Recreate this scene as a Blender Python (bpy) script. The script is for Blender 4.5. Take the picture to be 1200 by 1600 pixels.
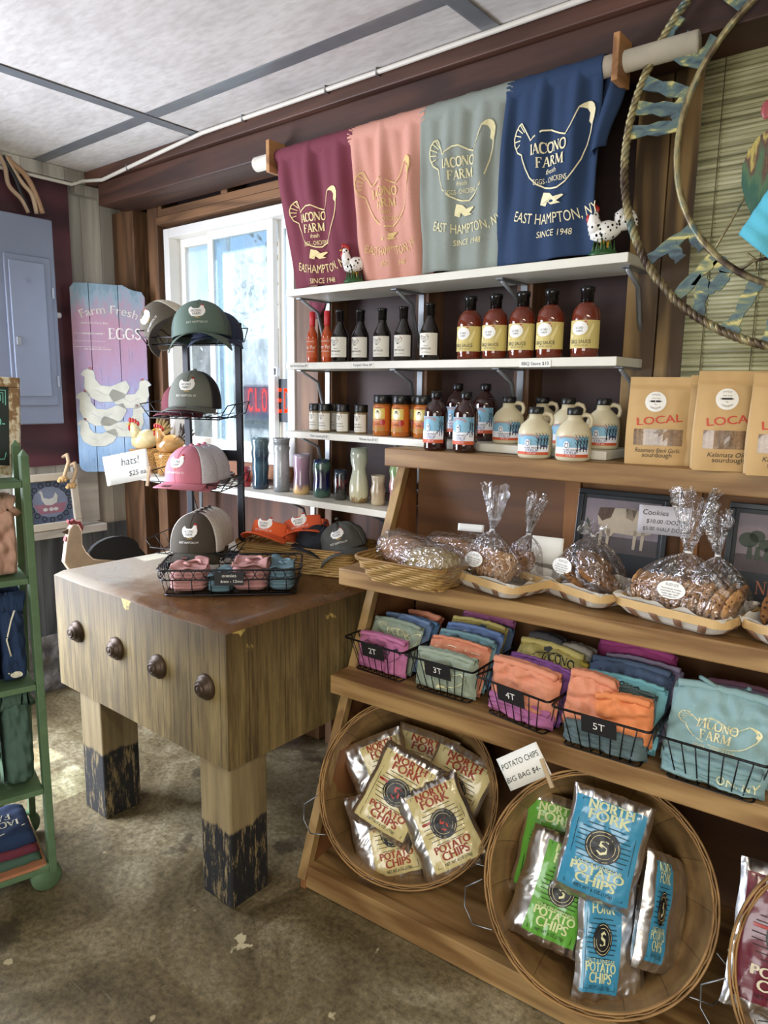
import bpy, bmesh, math, random
from math import sin, cos, pi, radians, sqrt, atan2, exp
from mathutils import Vector, Matrix, Euler, noise

S = bpy.context.scene
COL = S.collection
for _o in list(bpy.data.objects):
    bpy.data.objects.remove(_o)

# ------------------------------------------------------------------ camera
cam_data = bpy.data.cameras.new('camera')
cam = bpy.data.objects.new('camera', cam_data)
COL.objects.link(cam)
cam_data.sensor_fit = 'VERTICAL'
cam_data.sensor_height = 36.0
cam_data.lens = 36.0 * 1116.36 / 1600.0
cam_data.clip_start = 0.02
_r = Vector((0.7755, 0.6312, 0.0137)); _u = Vector((-0.1159, 0.1209, 0.9859)); _f = Vector((-0.6207, 0.7661, -0.1669))
_m = Matrix((_r, _u, -_f)).transposed().to_4x4()
_m.translation = Vector((0, 0, 1.6))
cam.matrix_world = _m
S.camera = cam

# ------------------------------------------------------------------ colour management
S.view_settings.view_transform = 'Standard'
S.view_settings.look = 'None'
S.view_settings.exposure = 0.12
S.view_settings.gamma = 1.0
S.view_settings.use_curve_mapping = False

# ------------------------------------------------------------------ world, sun, large lights
W = bpy.data.worlds.new('sky'); S.world = W; W.use_nodes = True
_nt = W.node_tree
_sky = _nt.nodes.new('ShaderNodeTexSky'); _sky.sky_type = 'NISHITA'; _sky.sun_disc = False
_sky.sun_elevation = radians(58); _sky.sun_rotation = radians(10)
_bg = _nt.nodes['Background']; _bg.inputs[1].default_value = 0.19
_nt.links.new(_sky.outputs[0], _bg.inputs[0])

def lamp(name, kind, loc, energy, color, target=None, size=None, size_y=None, angle=None):
    d = bpy.data.lights.new(name, kind); d.energy = energy; d.color = color
    if size:
        d.shape = 'RECTANGLE'; d.size = size; d.size_y = size_y or size
    if angle is not None: d.angle = angle
    o = bpy.data.objects.new(name, d); COL.objects.link(o); o.location = loc
    if target is not None:
        o.rotation_euler = (Vector(target) - Vector(loc)).to_track_quat('-Z', 'Y').to_euler()
    return o

lamp('sun', 'SUN', (-3.2, 4.5, 6), 13.0, (1.0, 0.94, 0.85), target=(-3.2 + .05, 4.5 - .97, 6 - 1.80), angle=radians(0.6))
# added fill lamps, out of view, standing in for daylight from assumed doors
lamp('daylight_left_door', 'AREA', (-3.55, 0.35, 1.25), 150, (0.80, 0.86, 1.0), target=(-1.6, 1.3, 0.3), size=1.1, size_y=2.1)
lamp('daylight_front_door', 'AREA', (0.6, -3.3, 1.5), 100, (1.0, 0.97, 0.92), target=(-1.0, 1.5, 1.2), size=2.6, size_y=2.2)
lamp('overhead_fill', 'AREA', (0.7, 0.1, 2.56), 26, (1.0, 0.86, 0.66), target=(0.7, 0.1, 0), size=1.2, size_y=0.3)  # added warm fill above and out of view, no fixture modelled

# ------------------------------------------------------------------ node materials
def srgb(c):
    if isinstance(c, str):
        c = c.lstrip('#'); c = [int(c[i:i+2], 16) / 255 for i in (0, 2, 4)]
    return tuple(((x / 12.92) if x <= 0.04045 else ((x + 0.055) / 1.055) ** 2.4) for x in c[:3]) + (1.0,)

_mc = {}
def new_mat(name):
    m = bpy.data.materials.new(name); m.use_nodes = True
    return m, m.node_tree, m.node_tree.nodes['Principled BSDF']

def N(nt, t, **kw):
    n = nt.nodes.new(t)
    for k, v in kw.items():
        if k in n.inputs: n.inputs[k].default_value = v
        else: setattr(n, k, v)
    return n

def coords(nt, scale=(1, 1, 1), rot=(0, 0, 0), loc=(0, 0, 0)):
    tc = N(nt, 'ShaderNodeTexCoord'); mp = N(nt, 'ShaderNodeMapping')
    mp.inputs['Scale'].default_value = scale; mp.inputs['Rotation'].default_value = rot; mp.inputs['Location'].default_value = loc
    nt.links.new(tc.outputs['Object'], mp.inputs[0])
    return mp.outputs[0]

def ramp(nt, fac, stops):
    r = N(nt, 'ShaderNodeValToRGB'); e = r.color_ramp.elements
    while len(e) < len(stops): e.new(0.5)
    for i, (p, c) in enumerate(stops):
        e[i].position = p; e[i].color = srgb(c) if not isinstance(c, float) else (c, c, c, 1)
    nt.links.new(fac, r.inputs[0])
    return r.outputs[0]

def mixc(nt, fac, a, b, mode='MIX'):
    m = N(nt, 'ShaderNodeMix'); m.data_type = 'RGBA'; m.blend_type = mode
    for i, v in ((0, fac), (6, a), (7, b)):
        if hasattr(v, 'links') or hasattr(v, 'is_linked'): nt.links.new(v, m.inputs[i])
        else: m.inputs[i].default_value = v if i == 0 else (srgb(v) if len(v) != 4 or isinstance(v, str) else v)
    return m.outputs[2]

def bump(nt, b, h, strength=0.3, dist=0.01):
    n = N(nt, 'ShaderNodeBump'); n.inputs['Strength'].default_value = strength; n.inputs['Distance'].default_value = dist
    nt.links.new(h, n.inputs['Height']); nt.links.new(n.outputs[0], b.inputs['Normal'])

def plain(c, rough=0.5, metal=0.0, var=0.08, scale=30, bmp=0.0, coat=0.0, trans=0.0, spec=None):
    key = ('p', c, rough, metal, var, scale, bmp, coat, trans, spec)
    if key in _mc: return _mc[key]
    m, nt, b = new_mat('paint'); base = srgb(c)
    if var > 0:
        nz = N(nt, 'ShaderNodeTexNoise'); nz.inputs['Scale'].default_value = scale; nz.inputs['Detail'].default_value = 4
        nt.links.new(coords(nt), nz.inputs['Vector'])
        lo = tuple(x * (1 - var * 2.2) for x in base[:3]) + (1,); hi = tuple(min(1, x * (1 + var)) for x in base[:3]) + (1,)
        mx = mixc(nt, nz.outputs[0], lo, hi); nt.links.new(mx, b.inputs['Base Color'])
        if bmp: bump(nt, b, nz.outputs[0], bmp, 0.004)
    else:
        b.inputs['Base Color'].default_value = base
    b.inputs['Roughness'].default_value = rough; b.inputs['Metallic'].default_value = metal
    b.inputs['Coat Weight'].default_value = coat; b.inputs['Transmission Weight'].default_value = trans
    if spec is not None: b.inputs['Specular IOR Level'].default_value = spec
    _mc[key] = m
    return m

def wood(c1, c2, axis='x', scale=1.0, rough=0.55, ring=1.0, planks=None, bmp=0.25):
    """grain runs along `axis` (object space); c1 light, c2 dark"""
    key = ('w', c1, c2, axis, scale, rough, ring, planks, bmp)
    if key in _mc: return _mc[key]
    m, nt, b = new_mat('wood')
    sc = {'x': (1.2, 16, 16), 'y': (16, 1.2, 16), 'z': (16, 16, 1.2)}[axis]
    v = coords(nt, tuple(s * scale for s in sc))
    nz = N(nt, 'ShaderNodeTexNoise'); nz.inputs['Scale'].default_value = 1.0; nz.inputs['Detail'].default_value = 6; nz.inputs['Roughness'].default_value = 0.65
    nt.links.new(v, nz.inputs['Vector'])
    sc2 = {'x': (0.7, 5, 5), 'y': (5, 0.7, 5), 'z': (5, 5, 0.7)}[axis]
    v2 = coords(nt, tuple(s * scale for s in sc2), loc=(3.1, 1.7, 0.4))
    n2 = N(nt, 'ShaderNodeTexNoise'); n2.inputs['Scale'].default_value = 1.0; n2.inputs['Detail'].default_value = 2; n2.inputs['Distortion'].default_value = 0.6
    nt.links.new(v2, n2.inputs['Vector'])
    mult = N(nt, 'ShaderNodeMath', operation='MULTIPLY'); nt.links.new(n2.outputs[0], mult.inputs[0]); mult.inputs[1].default_value = 22.0
    sn = N(nt, 'ShaderNodeMath', operation='SINE'); nt.links.new(mult.outputs[0], sn.inputs[0])
    mr = N(nt, 'ShaderNodeMapRange'); nt.links.new(sn.outputs[0], mr.inputs[0]); mr.inputs[1].default_value = -1; mr.inputs[2].default_value = 1
    fac = N(nt, 'ShaderNodeMix'); fac.data_type = 'FLOAT'; fac.inputs[0].default_value = 0.32 * ring
    nt.links.new(nz.outputs[0], fac.inputs[2]); nt.links.new(mr.outputs[0], fac.inputs[3])
    col = ramp(nt, fac.outputs[0], [(0.3, c2), (0.68, c1)])
    if planks:      # (axis letter, width, seam colour)
        ax, wd, sc_ = planks
        sx = N(nt, 'ShaderNodeSeparateXYZ'); tc = N(nt, 'ShaderNodeTexCoord'); nt.links.new(tc.outputs['Object'], sx.inputs[0])
        dv = N(nt, 'ShaderNodeMath', operation='DIVIDE'); nt.links.new(sx.outputs['xyz'.index(ax)], dv.inputs[0]); dv.inputs[1].default_value = wd
        fr = N(nt, 'ShaderNodeMath', operation='FRACT'); nt.links.new(dv.outputs[0], fr.inputs[0])
        fl = N(nt, 'ShaderNodeMath', operation='FLOOR'); nt.links.new(dv.outputs[0], fl.inputs[0])
        wn = N(nt, 'ShaderNodeTexWhiteNoise'); wn.noise_dimensions = '1D'; nt.links.new(fl.outputs[0], wn.inputs['W'])
        hue = ramp(nt, wn.outputs[0], [(0.0, 0.72), (1.0, 1.0)])
        col = mixc(nt, 1.0, col, hue, 'MULTIPLY')
        sm = ramp(nt, fr.outputs[0], [(0.0, 1.0), (0.018 / max(wd, .02) * .1 + .012, 0.0)])
        col = mixc(nt, sm, col, srgb(sc_))
    nt.links.new(col, b.inputs['Base Color']); b.inputs['Roughness'].default_value = rough
    bump(nt, b, nz.outputs[0], bmp, 0.004)
    _mc[key] = m
    return m

def metal(c, rough=0.3): return plain(c, rough, 1.0, 0.05)

def glassy(tint=(1, 1, 1), amount=0.82, rough=0.05, name='clear'):
    key = ('g', tint, amount, rough)
    if key in _mc: return _mc[key]
    m, nt, b = new_mat(name)
    tr = N(nt, 'ShaderNodeBsdfTransparent'); tr.inputs[0].default_value = (*tint, 1)
    gl = N(nt, 'ShaderNodeBsdfGlossy'); gl.inputs['Roughness'].default_value = rough
    lw = N(nt, 'ShaderNodeLayerWeight'); lw.inputs[0].default_value = 0.35
    nz = N(nt, 'ShaderNodeTexNoise'); nz.inputs['Scale'].default_value = 26; nz.inputs['Detail'].default_value = 3; nz.inputs['Distortion'].default_value = 1.5; nt.links.new(coords(nt), nz.inputs[0])
    bp_ = N(nt, 'ShaderNodeBump'); bp_.inputs['Strength'].default_value = .9; bp_.inputs['Distance'].default_value = .02; nt.links.new(nz.outputs[0], bp_.inputs['Height'])
    nt.links.new(bp_.outputs[0], gl.inputs['Normal']); nt.links.new(bp_.outputs[0], lw.inputs['Normal'])
    mr = N(nt, 'ShaderNodeMapRange'); nt.links.new(lw.outputs['Facing'], mr.inputs[0]); mr.inputs[3].default_value = 1 - amount; mr.inputs[4].default_value = min(1, (1 - amount) * 3.2 + .05)
    mx = N(nt, 'ShaderNodeMixShader'); nt.links.new(mr.outputs[0], mx.inputs[0]); nt.links.new(tr.outputs[0], mx.inputs[1]); nt.links.new(gl.outputs[0], mx.inputs[2])
    nt.links.new(mx.outputs[0], nt.nodes['Material Output'].inputs[0])
    _mc[key] = m
    return m

def N_math(nt, op, a, b_=None):
    n = N(nt, 'ShaderNodeMath', operation=op)
    for i, v in ((0, a), (1, b_)):
        if v is None: continue
        if isinstance(v, (int, float)): n.inputs[i].default_value = v
        else: nt.links.new(v, n.inputs[i])
    return n.outputs[0]

# ------------------------------------------------------------------ mesh helpers
def Rm(x=0, y=0, z=0): return Euler((x, y, z)).to_matrix().to_4x4()
def T(x=0, y=0, z=0): return Matrix.Translation((x, y, z))

class MB:
    def __init__(s): s.v = []; s.f = []; s.mi = []; s.sm = []
    def add(s, V, F, mi=0, sm=False, M=None):
        o = len(s.v)
        if M is not None: V = [M @ Vector(v) for v in V]
        s.v.extend([tuple(v) for v in V])
        for i, f in enumerate(F):
            s.f.append(tuple(k + o for k in f)); s.mi.append(mi[i] if isinstance(mi, list) else mi); s.sm.append(sm)
        return s
    def box(s, x0, x1, y0, y1, z0, z1, mi=0, M=None):
        V = [(x, y, z) for x in (x0, x1) for y in (y0, y1) for z in (z0, z1)]
        F = [(0, 1, 3, 2), (4, 6, 7, 5), (0, 4, 5, 1), (2, 3, 7, 6), (0, 2, 6, 4), (1, 5, 7, 3)]
        return s.add(V, F, mi, False, M)
    def tube(s, pts, r, n=6, closed=False, mi=0, M=None, flat=None, cap=True):
        pts = [Vector(p) for p in pts]; k = len(pts); V = []; F = []
        rs = r if isinstance(r, (list, tuple)) else [r] * k
        prev = None
        for i in range(k):
            if closed: t = pts[(i + 1) % k] - pts[i - 1]
            else: t = pts[min(i + 1, k - 1)] - pts[max(i - 1, 0)]
            if t.length < 1e-9: t = Vector((0, 0, 1))
            t.normalize()
            if prev is None:
                a = Vector((0, 0, 1)) if abs(t.z) < 0.9 else Vector((1, 0, 0))
                nrm = (a - t * a.dot(t)).normalized()
            else:
                nrm = prev - t * prev.dot(t)
                nrm = nrm.normalized() if nrm.length > 1e-6 else t.orthogonal().normalized()
            prev = nrm; bn = t.cross(nrm)
            for j in range(n):
                a = 2 * pi * j / n
                V.append(pts[i] + (nrm * cos(a) * (flat or 1) + bn * sin(a)) * rs[i])
        m = k if closed else k - 1
        for i in range(m):
            for j in range(n):
                F.append((i * n + j, i * n + (j + 1) % n, ((i + 1) % k) * n + (j + 1) % n, ((i + 1) % k) * n + j))
        if not closed and cap:
            F.append(tuple(range(n))[::-1]); F.append(tuple((k - 1) * n + j for j in range(n)))
        return s.add(V, F, mi, True, M)
    def lathe(s, prof, n=28, mi=0, M=None, sx=1, sy=1, sq=2.0, sm=True):
        V = []; F = []; mis = []
        for r, z in prof:
            for j in range(n):
                a = 2 * pi * j / n; c, d = cos(a), sin(a)
                if sq != 2.0:
                    q = (abs(c) ** sq + abs(d) ** sq) ** (-1 / sq); c *= q; d *= q
                V.append((r * c * sx, r * d * sy, z))
        for i in range(len(prof) - 1):
            for j in range(n):
                F.append((i * n + j, i * n + (j + 1) % n, (i + 1) * n + (j + 1) % n, (i + 1) * n + j))
                mis.append(mi[i] if isinstance(mi, list) else mi)
        if prof[0][0] > 1e-5: F.append(tuple(range(n))[::-1]); mis.append(mis[0])
        if prof[-1][0] > 1e-5: F.append(tuple((len(prof) - 1) * n + j for j in range(n))); mis.append(mis[-1 if len(mis) == 0 else len(mis) - 2])
        return s.add(V, F, mis, sm, M)
    def grid(s, fn, nu, nv, mi=0, M=None, cu=False, cv=False, sm=True, mif=None):
        V = []; F = []; mis = []
        for i in range(nu + (0 if cu else 1)):
            for j in range(nv + (0 if cv else 1)):
                V.append(fn(i / nu, j / nv))
        R_ = nv + (0 if cv else 1); Q_ = nu + (0 if cu else 1)
        for i in range(nu):
            for j in range(nv):
                F.append((i * R_ + j, ((i + 1) % Q_) * R_ + j, ((i + 1) % Q_) * R_ + (j + 1) % R_, i * R_ + (j + 1) % R_))
                mis.append(mif((i + .5) / nu, (j + .5) / nv) if mif else mi)
        return s.add(V, F, mis, sm, M)
    def prism(s, poly, z0, z1, mi=0, M=None):
        n = len(poly)
        V = [(x, y, z0) for x, y in poly] + [(x, y, z1) for x, y in poly]
        F = [tuple(range(n))[::-1], tuple(range(n, 2 * n))] + [(i, (i + 1) % n, n + (i + 1) % n, n + i) for i in range(n)]
        return s.add(V, F, mi, False, M)
    def sphere(s, c, rx, ry=None, rz=None, n=16, k=10, mi=0, M=None):
        ry = ry or rx; rz = rz or rx
        return s.grid(lambda u, v: (c[0] + rx * cos(2 * pi * u) * sin(pi * v), c[1] + ry * sin(2 * pi * u) * sin(pi * v), c[2] - rz * cos(pi * v)), n, k, mi, M, cu=True)

def obj(name, mb, mats, parent=None, loc=None, rot=None, bevel=0, subd=0, solid=0):
    me = bpy.data.meshes.new(name)
    me.from_pydata(mb.v, [], mb.f)
    for m in (mats if isinstance(mats, (list, tuple)) else [mats]): me.materials.append(m)
    me.polygons.foreach_set('material_index', mb.mi); me.polygons.foreach_set('use_smooth', mb.sm)
    me.update()
    o = bpy.data.objects.new(name, me); COL.objects.link(o)
    if parent: o.parent = parent
    if loc: o.location = loc
    if rot: o.rotation_euler = rot
    if solid:
        d = o.modifiers.new('solid', 'SOLIDIFY'); d.thickness = solid; d.offset = 0
    if bevel:
        d = o.modifiers.new('bevel', 'BEVEL'); d.width = bevel; d.segments = 2; d.limit_method = 'ANGLE'; d.angle_limit = radians(50)
    if subd:
        d = o.modifiers.new('sub', 'SUBSURF'); d.levels = subd; d.render_levels = subd
    return o

def tag(o, label, cat, group=None, kind=None):
    o['label'] = label; o['category'] = cat
    if group: o['group'] = group
    if kind: o['kind'] = kind
    return o

def thing(name, label, cat, loc=(0, 0, 0), rot=(0, 0, 0), group=None):
    o = bpy.data.objects.new(name, None); COL.objects.link(o); o.empty_display_size = 0.05
    o.location = loc; o.rotation_euler = rot if isinstance(rot, (tuple, list, Euler)) else (0, 0, rot)
    return tag(o, label, cat, group)

def struct(name, mb, mats, bevel=0):
    o = obj(name, mb, mats, bevel=bevel); o['kind'] = 'structure'; return o

def dup(root, label, loc, rot=None, group=None):
    r = root.copy(); COL.objects.link(r); r.location = loc
    if rot is not None: r.rotation_euler = rot if isinstance(rot, (tuple, list, Euler)) else (0, 0, rot)
    r['label'] = label
    if group: r['group'] = group
    def rec(a, b):
        for ch in list(a.children):
            c = ch.copy(); COL.objects.link(c); c.parent = b; rec(ch, c)
    rec(root, r)
    return r

# ------------------------------------------------------------------ lettering and printed marks
_tc = {}
def text2d(t):
    """text as flat triangles, capital height 1, starting at x = 0"""
    if t in _tc: return _tc[t]
    cu = bpy.data.curves.new('tmp', 'FONT'); cu.body = t; cu.size = 1.0; cu.resolution_u = 3
    o = bpy.data.objects.new('tmp', cu); COL.objects.link(o)
    bpy.context.view_layer.update()
    dg = bpy.context.evaluated_depsgraph_get()
    me = bpy.data.meshes.new_from_object(o.evaluated_get(dg))
    k = 1 / 0.69
    V = [(v.co.x * k, v.co.y * k) for v in me.vertices]; F = [tuple(p.vertices) for p in me.polygons]
    bpy.data.objects.remove(o); bpy.data.curves.remove(cu); bpy.data.meshes.remove(me)
    w = max((v[0] for v in V), default=0)
    _tc[t] = (V, F, w)
    return _tc[t]

GL = {  # roman capitals as pen strokes: (points, w0, w1); serifs: (x, y, half width)
    'I': (.34, [([(.17, 0), (.17, 1)], .15)], [(.17, 0, .16), (.17, 1, .16)]),
    'A': (.80, [([(.10, 0), (.40, 1)], .06), ([(.40, 1), (.69, 0)], .15), ([(.18, .34), (.60, .34)], .06)], [(.10, 0, .11), (.69, 0, .14)]),
    'C': (.74, [([(.66, .78), (.60, .9), (.48, .99), (.40, 1)], .06), ([(.40, 1), (.22, .95), (.11, .78), (.08, .5), (.11, .22), (.22, .05), (.40, 0)], .14), ([(.40, 0), (.55, .03), (.68, .18)], .06), ([(.66, .70), (.66, 1)], .05)], []),
    'O': (.84, [([(.42, 1), (.2, .93), (.08, .72), (.06, .5), (.08, .28), (.2, .07), (.42, 0)], .13), ([(.42, 0), (.64, .07), (.76, .28), (.78, .5), (.76, .72), (.64, .93), (.42, 1)], .13)], []),
    'N': (.86, [([(.14, 0), (.14, 1)], .06), ([(.14, 1), (.70, 0)], .15), ([(.70, 0), (.70, 1)], .06)], [(.14, 0, .12), (.10, 1, .12), (.70, 1, .12)]),
    'F': (.64, [([(.16, 0), (.16, 1)], .15), ([(.16, .97), (.56, .97)], .06), ([(.56, 1), (.56, .76)], .06), ([(.16, .52), (.42, .52)], .06), ([(.42, .62), (.42, .42)], .05)], [(.16, 0, .15), (.16, 1, .14)]),
    'R': (.76, [([(.16, 0), (.16, 1)], .15), ([(.16, .97), (.42, .95), (.55, .82), (.55, .68), (.42, .52), (.2, .5)], .1), ([(.34, .5), (.66, 0)], .14)], [(.16, 0, .15), (.14, 1, .13), (.68, 0, .1)]),
    'M': (1.0, [([(.14, 0), (.16, 1)], .06), ([(.18, 1), (.48, .05)], .15), ([(.48, .05), (.80, 1)], .06), ([(.82, 1), (.82, 0)], .15)], [(.14, 0, .12), (.82, 0, .15), (.13, 1, .1), (.86, 1, .1)]),
    'L': (.64, [([(.16, 0), (.16, 1)], .15), ([(.16, .03), (.58, .03)], .06), ([(.58, 0), (.58, .24)], .06)], [(.16, 0, .15), (.16, 1, .15)]),
    'E': (.68, [([(.16, 0), (.16, 1)], .15), ([(.16, .97), (.56, .97)], .06), ([(.56, 1), (.56, .78)], .06), ([(.16, .03), (.6, .03)], .06), ([(.6, 0), (.6, .24)], .06), ([(.16, .52), (.42, .52)], .06)], [(.16, 0, .14), (.16, 1, .14)]),
    'G': (.84, [([(.70, .78), (.60, .94), (.42, 1)], .06), ([(.42, 1), (.22, .95), (.11, .78), (.08, .5), (.11, .22), (.22, .05), (.42, 0)], .14), ([(.42, 0), (.60, .04), (.70, .12)], .06), ([(.70, .42), (.70, .06)], .13)], [(.68, .42, .14)]),
    'S': (.60, [([(.50, .76), (.46, .92), (.32, 1), (.18, .96), (.09, .8), (.14, .64), (.44, .42), (.52, .25), (.44, .06), (.30, 0), (.14, .05), (.08, .22)], .12)], []),
}

class D2:
    """flat marks in (x, y), later laid on a surface; each face has a material index"""
    def __init__(s): s.V = []; s.F = []; s.mi = []; s.vo = []; s.k = 0
    def _a(s, V, F, mi):
        o = len(s.V); s.vo += [s.k] * len(V); s.k += 1; s.V += V; s.F += [tuple(i + o for i in f) for f in F]; s.mi += [mi] * len(F)
    def text(s, t, x, y, h, mi=0, al='c', sx=1.0, arc=None, rot=0, shear=0.0, maxw=None):
        V, F, w = text2d(t)
        if maxw and w * h * sx > maxw: sx = maxw / (w * h)
        off = {'c': -w / 2, 'l': 0, 'r': -w}[al]
        P_ = []
        for a, b in V:
            px = (a + off + shear * b) * h * sx; py = b * h
            if arc:     # positive radius: arch centred below
                th = px / abs(arc); rr = abs(arc) + (py if arc > 0 else -py)
                px = rr * sin(th); py = (rr * cos(th) - abs(arc)) * (1 if arc > 0 else -1)
            if rot: px, py = px * cos(rot) - py * sin(rot), px * sin(rot) + py * cos(rot)
            P_.append((x + px, y + py))
        s._a(P_, F, mi); return s
    def stroke(s, pts, w, mi=0, closed=False, n=0):
        if closed: pts = list(pts) + [pts[0]]
        V = []; F = []; k = len(pts)
        for i in range(k):
            a = pts[max(i - 1, 0)]; b = pts[min(i + 1, k - 1)]
            if closed and i in (0, k - 1): a = pts[k - 2]; b = pts[1]
            dx, dy = b[0] - a[0], b[1] - a[1]; l = sqrt(dx * dx + dy * dy) or 1
            ww = w[i] if isinstance(w, (list, tuple)) else w
            nx, ny = -dy / l * ww / 2, dx / l * ww / 2
            V += [(pts[i][0] + nx, pts[i][1] + ny), (pts[i][0] - nx, pts[i][1] - ny)]
        for i in range(k - 1): F.append((2 * i, 2 * i + 1, 2 * i + 3, 2 * i + 2))
        s._a(V, F, mi); return s
    def roman(s, t, x, y, h, mi=0, al='c', sx=1.0, bold=1.0, arc=None):
        w = sum(GL[c][0] if c in GL else .35 for c in t) * h * sx
        d = D2(); cx = -{'c': w / 2, 'l': 0, 'r': w}[al]
        for c in t:
            if c not in GL: cx += .35 * h * sx; continue
            adv, st, sf = GL[c]
            for pts, wd in st:
                pp = []
                for i in range(len(pts) - 1):
                    for q in range(3): pp.append(tuple(pts[i][k] + (pts[i + 1][k] - pts[i][k]) * q / 3 for k in (0, 1)))
                pp.append(pts[-1])
                d.stroke([(cx + px * h * sx, py * h) for px, py in pp], wd * h * bold, mi)
            for px, py, hw in sf: d.rect(cx + (px - hw) * h * sx, cx + (px + hw) * h * sx, (py - .025) * h, (py + .025) * h, mi)
            cx += adv * h * sx
        P_ = []
        for px, py in d.V:
            if arc:
                th = px / abs(arc); rr = abs(arc) + (py if arc > 0 else -py)
                px = rr * sin(th); py = (rr * cos(th) - abs(arc)) * (1 if arc > 0 else -1)
            P_.append((x + px, y + py))
        s._a(P_, d.F, mi); return s
    def rect(s, x0, x1, y0, y1, mi=0, nx=1, ny=1):
        V = [(x0 + (x1 - x0) * i / nx, y0 + (y1 - y0) * j / ny) for i in range(nx + 1) for j in range(ny + 1)]
        F = [(i * (ny + 1) + j, (i + 1) * (ny + 1) + j, (i + 1) * (ny + 1) + j + 1, i * (ny + 1) + j + 1) for i in range(nx) for j in range(ny)]
        s._a(V, F, mi); return s
    def poly(s, pts, mi=0): s._a(list(pts), [tuple(range(len(pts)))], mi); return s
    def disc(s, x, y, rx, ry=None, mi=0, n=20):
        ry = ry or rx
        return s.star([(x + rx * cos(2 * pi * i / n), y + ry * sin(2 * pi * i / n)) for i in range(n)], x, y, mi, 3 if rx > .006 else 1)
    def star(s, pts, cx, cy, mi=0, k=5):
        """filled outline in rings round (cx, cy), so that it follows a curved surface"""
        if k > 1:
            q = []
            for i in range(len(pts)):
                p, p2 = pts[i], pts[(i + 1) % len(pts)]; q += [p, ((p[0] + p2[0]) / 2, (p[1] + p2[1]) / 2)]
            pts = q
        n = len(pts); V = [(cx, cy)] + [(cx + (px - cx) * r / k, cy + (py - cy) * r / k) for r in range(1, k + 1) for px, py in pts]
        F = [(0, 1 + i, 1 + (i + 1) % n) for i in range(n)]
        for r in range(k - 1):
            o = 1 + r * n; F += [(o + i, o + n + i, o + n + (i + 1) % n, o + (i + 1) % n) for i in range(n)]
        s._a(V, F, mi); return s
    def ring(s, x, y, r, w, mi=0, n=28, ry=None):
        return s.stroke([(x + r * cos(2 * pi * i / n), y + (ry or r) * sin(2 * pi * i / n)) for i in range(n)], w, mi, closed=True)
    def merge(s, d, fx=lambda x, y: (x, y), mo=0):
        o = len(s.V); s.vo += [s.k + q for q in d.vo]; s.k += d.k; s.V += [fx(*v) for v in d.V]; s.F += [tuple(i + o for i in f) for f in d.F]; s.mi += [m + mo for m in d.mi]; return s
    def bake(s, fn, mb=None):
        mb = mb or MB(); o = len(mb.v)
        if fn.__code__.co_argcount == 3: mb.v += [tuple(fn(x, y, q)) for (x, y), q in zip(s.V, s.vo)]   # later marks lie on earlier ones
        else: mb.v += [tuple(fn(x, y)) for x, y in s.V]
        for f, m in zip(s.F, s.mi): mb.f.append(tuple(i + o for i in f)); mb.mi.append(m); mb.sm.append(False)
        return mb

HEN = [(-.37, .30), (-.35, .27), (-.25, .13), (-.20, .15), (-.10, .19), (0, .19), (.12, .14), (.20, .10), (.27, .13), (.33, .20), (.36, .24)]
CHEST = [(.50, .12), (.495, .06), (.47, -.02), (.43, -.10), (.37, -.19), (.30, -.26), (.20, -.31), (.10, -.335), (0, -.33), (-.08, -.31)]
BACKB = [(-.08, -.31), (-.18, -.27), (-.27, -.20), (-.33, -.11), (-.37, -.02), (-.38, .02), (-.46, .06), (-.50, .13), (-.50, .19), (-.47, .25), (-.42, .29), (-.37, .30)]
HEAD = [(.33, .20), (.36, .24), (.40, .225), (.44, .20), (.47, .15), (.455, .09), (.49, .04), (.52, .09), (.535, .15), (.52, .20), (.49, .235), (.45, .255), (.40, .26), (.36, .25)]
SIL = [(-.50, .16), (-.46, .28), (-.37, .34), (-.30, .23), (-.1, .20), (.1, .20), (.22, .26), (.27, .40), (.36, .46), (.46, .38), (.45, .28), (.51, .1), (.46, -.1), (.3, -.28), (0, -.34), (-.28, -.28), (-.44, -.05)]
def hen(d, x, y, w, h, mi=0, lw=.014, foot=True):
    """line drawing of a hen, w wide and h tall"""
    f = lambda p: (x + p[0] * w, y + p[1] * h)
    L = lw * w
    d.stroke([f(p) for p in HEN], L, mi); d.stroke([f(p) for p in CHEST], L, mi); d.stroke([f(p) for p in BACKB], L, mi)
    for p, q in (((-.48, .10), (-.41, .12)), ((-.50, .16), (-.40, .155)), ((-.485, .22), (-.385, .185)), ((-.445, .27), (-.36, .21)), ((-.40, .295), (-.335, .215))):
        d.stroke([f(p), f(q)], L * .7, mi)
    d.poly([f(p) for p in HEAD], mi)
    if foot: 
        d.poly([f(p) for p in [(-.13, -.42), (-.10, -.35), (0, -.37), (.05, -.41), (.16, -.40), (.18, -.42), (.09, -.45), (.14, -.47), (.02, -.48), (-.04, -.44), (-.07, -.48), (-.14, -.46)]], mi)
    return d

def wfn(w):   # print waves
    return lambda x, y: (x, y + w * sin(x * 40))

# ------------------------------------------------------------------ shared materials
M_wht = plain('#dcd8cc', .45, var=.05)
M_white = plain('#efeee8', .5, var=.02)
M_black = plain('#0d0d0e', .35, var=.0)
M_wire = plain('#101011', .35, .4, var=0)
M_ink = plain('#1a1a1c', .6, var=0)
M_cream = plain('#efe0a8', .6, var=0)
M_paper = plain('#e9e8e0', .7, var=.03)
M_pine = wood('#ad8b5a', '#785630', 'x', 1.5, .5)
M_pineZ = wood('#a98956', '#806038', 'z', 1.6, .55)
M_steel = metal('#b9bcc0', .35)

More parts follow.
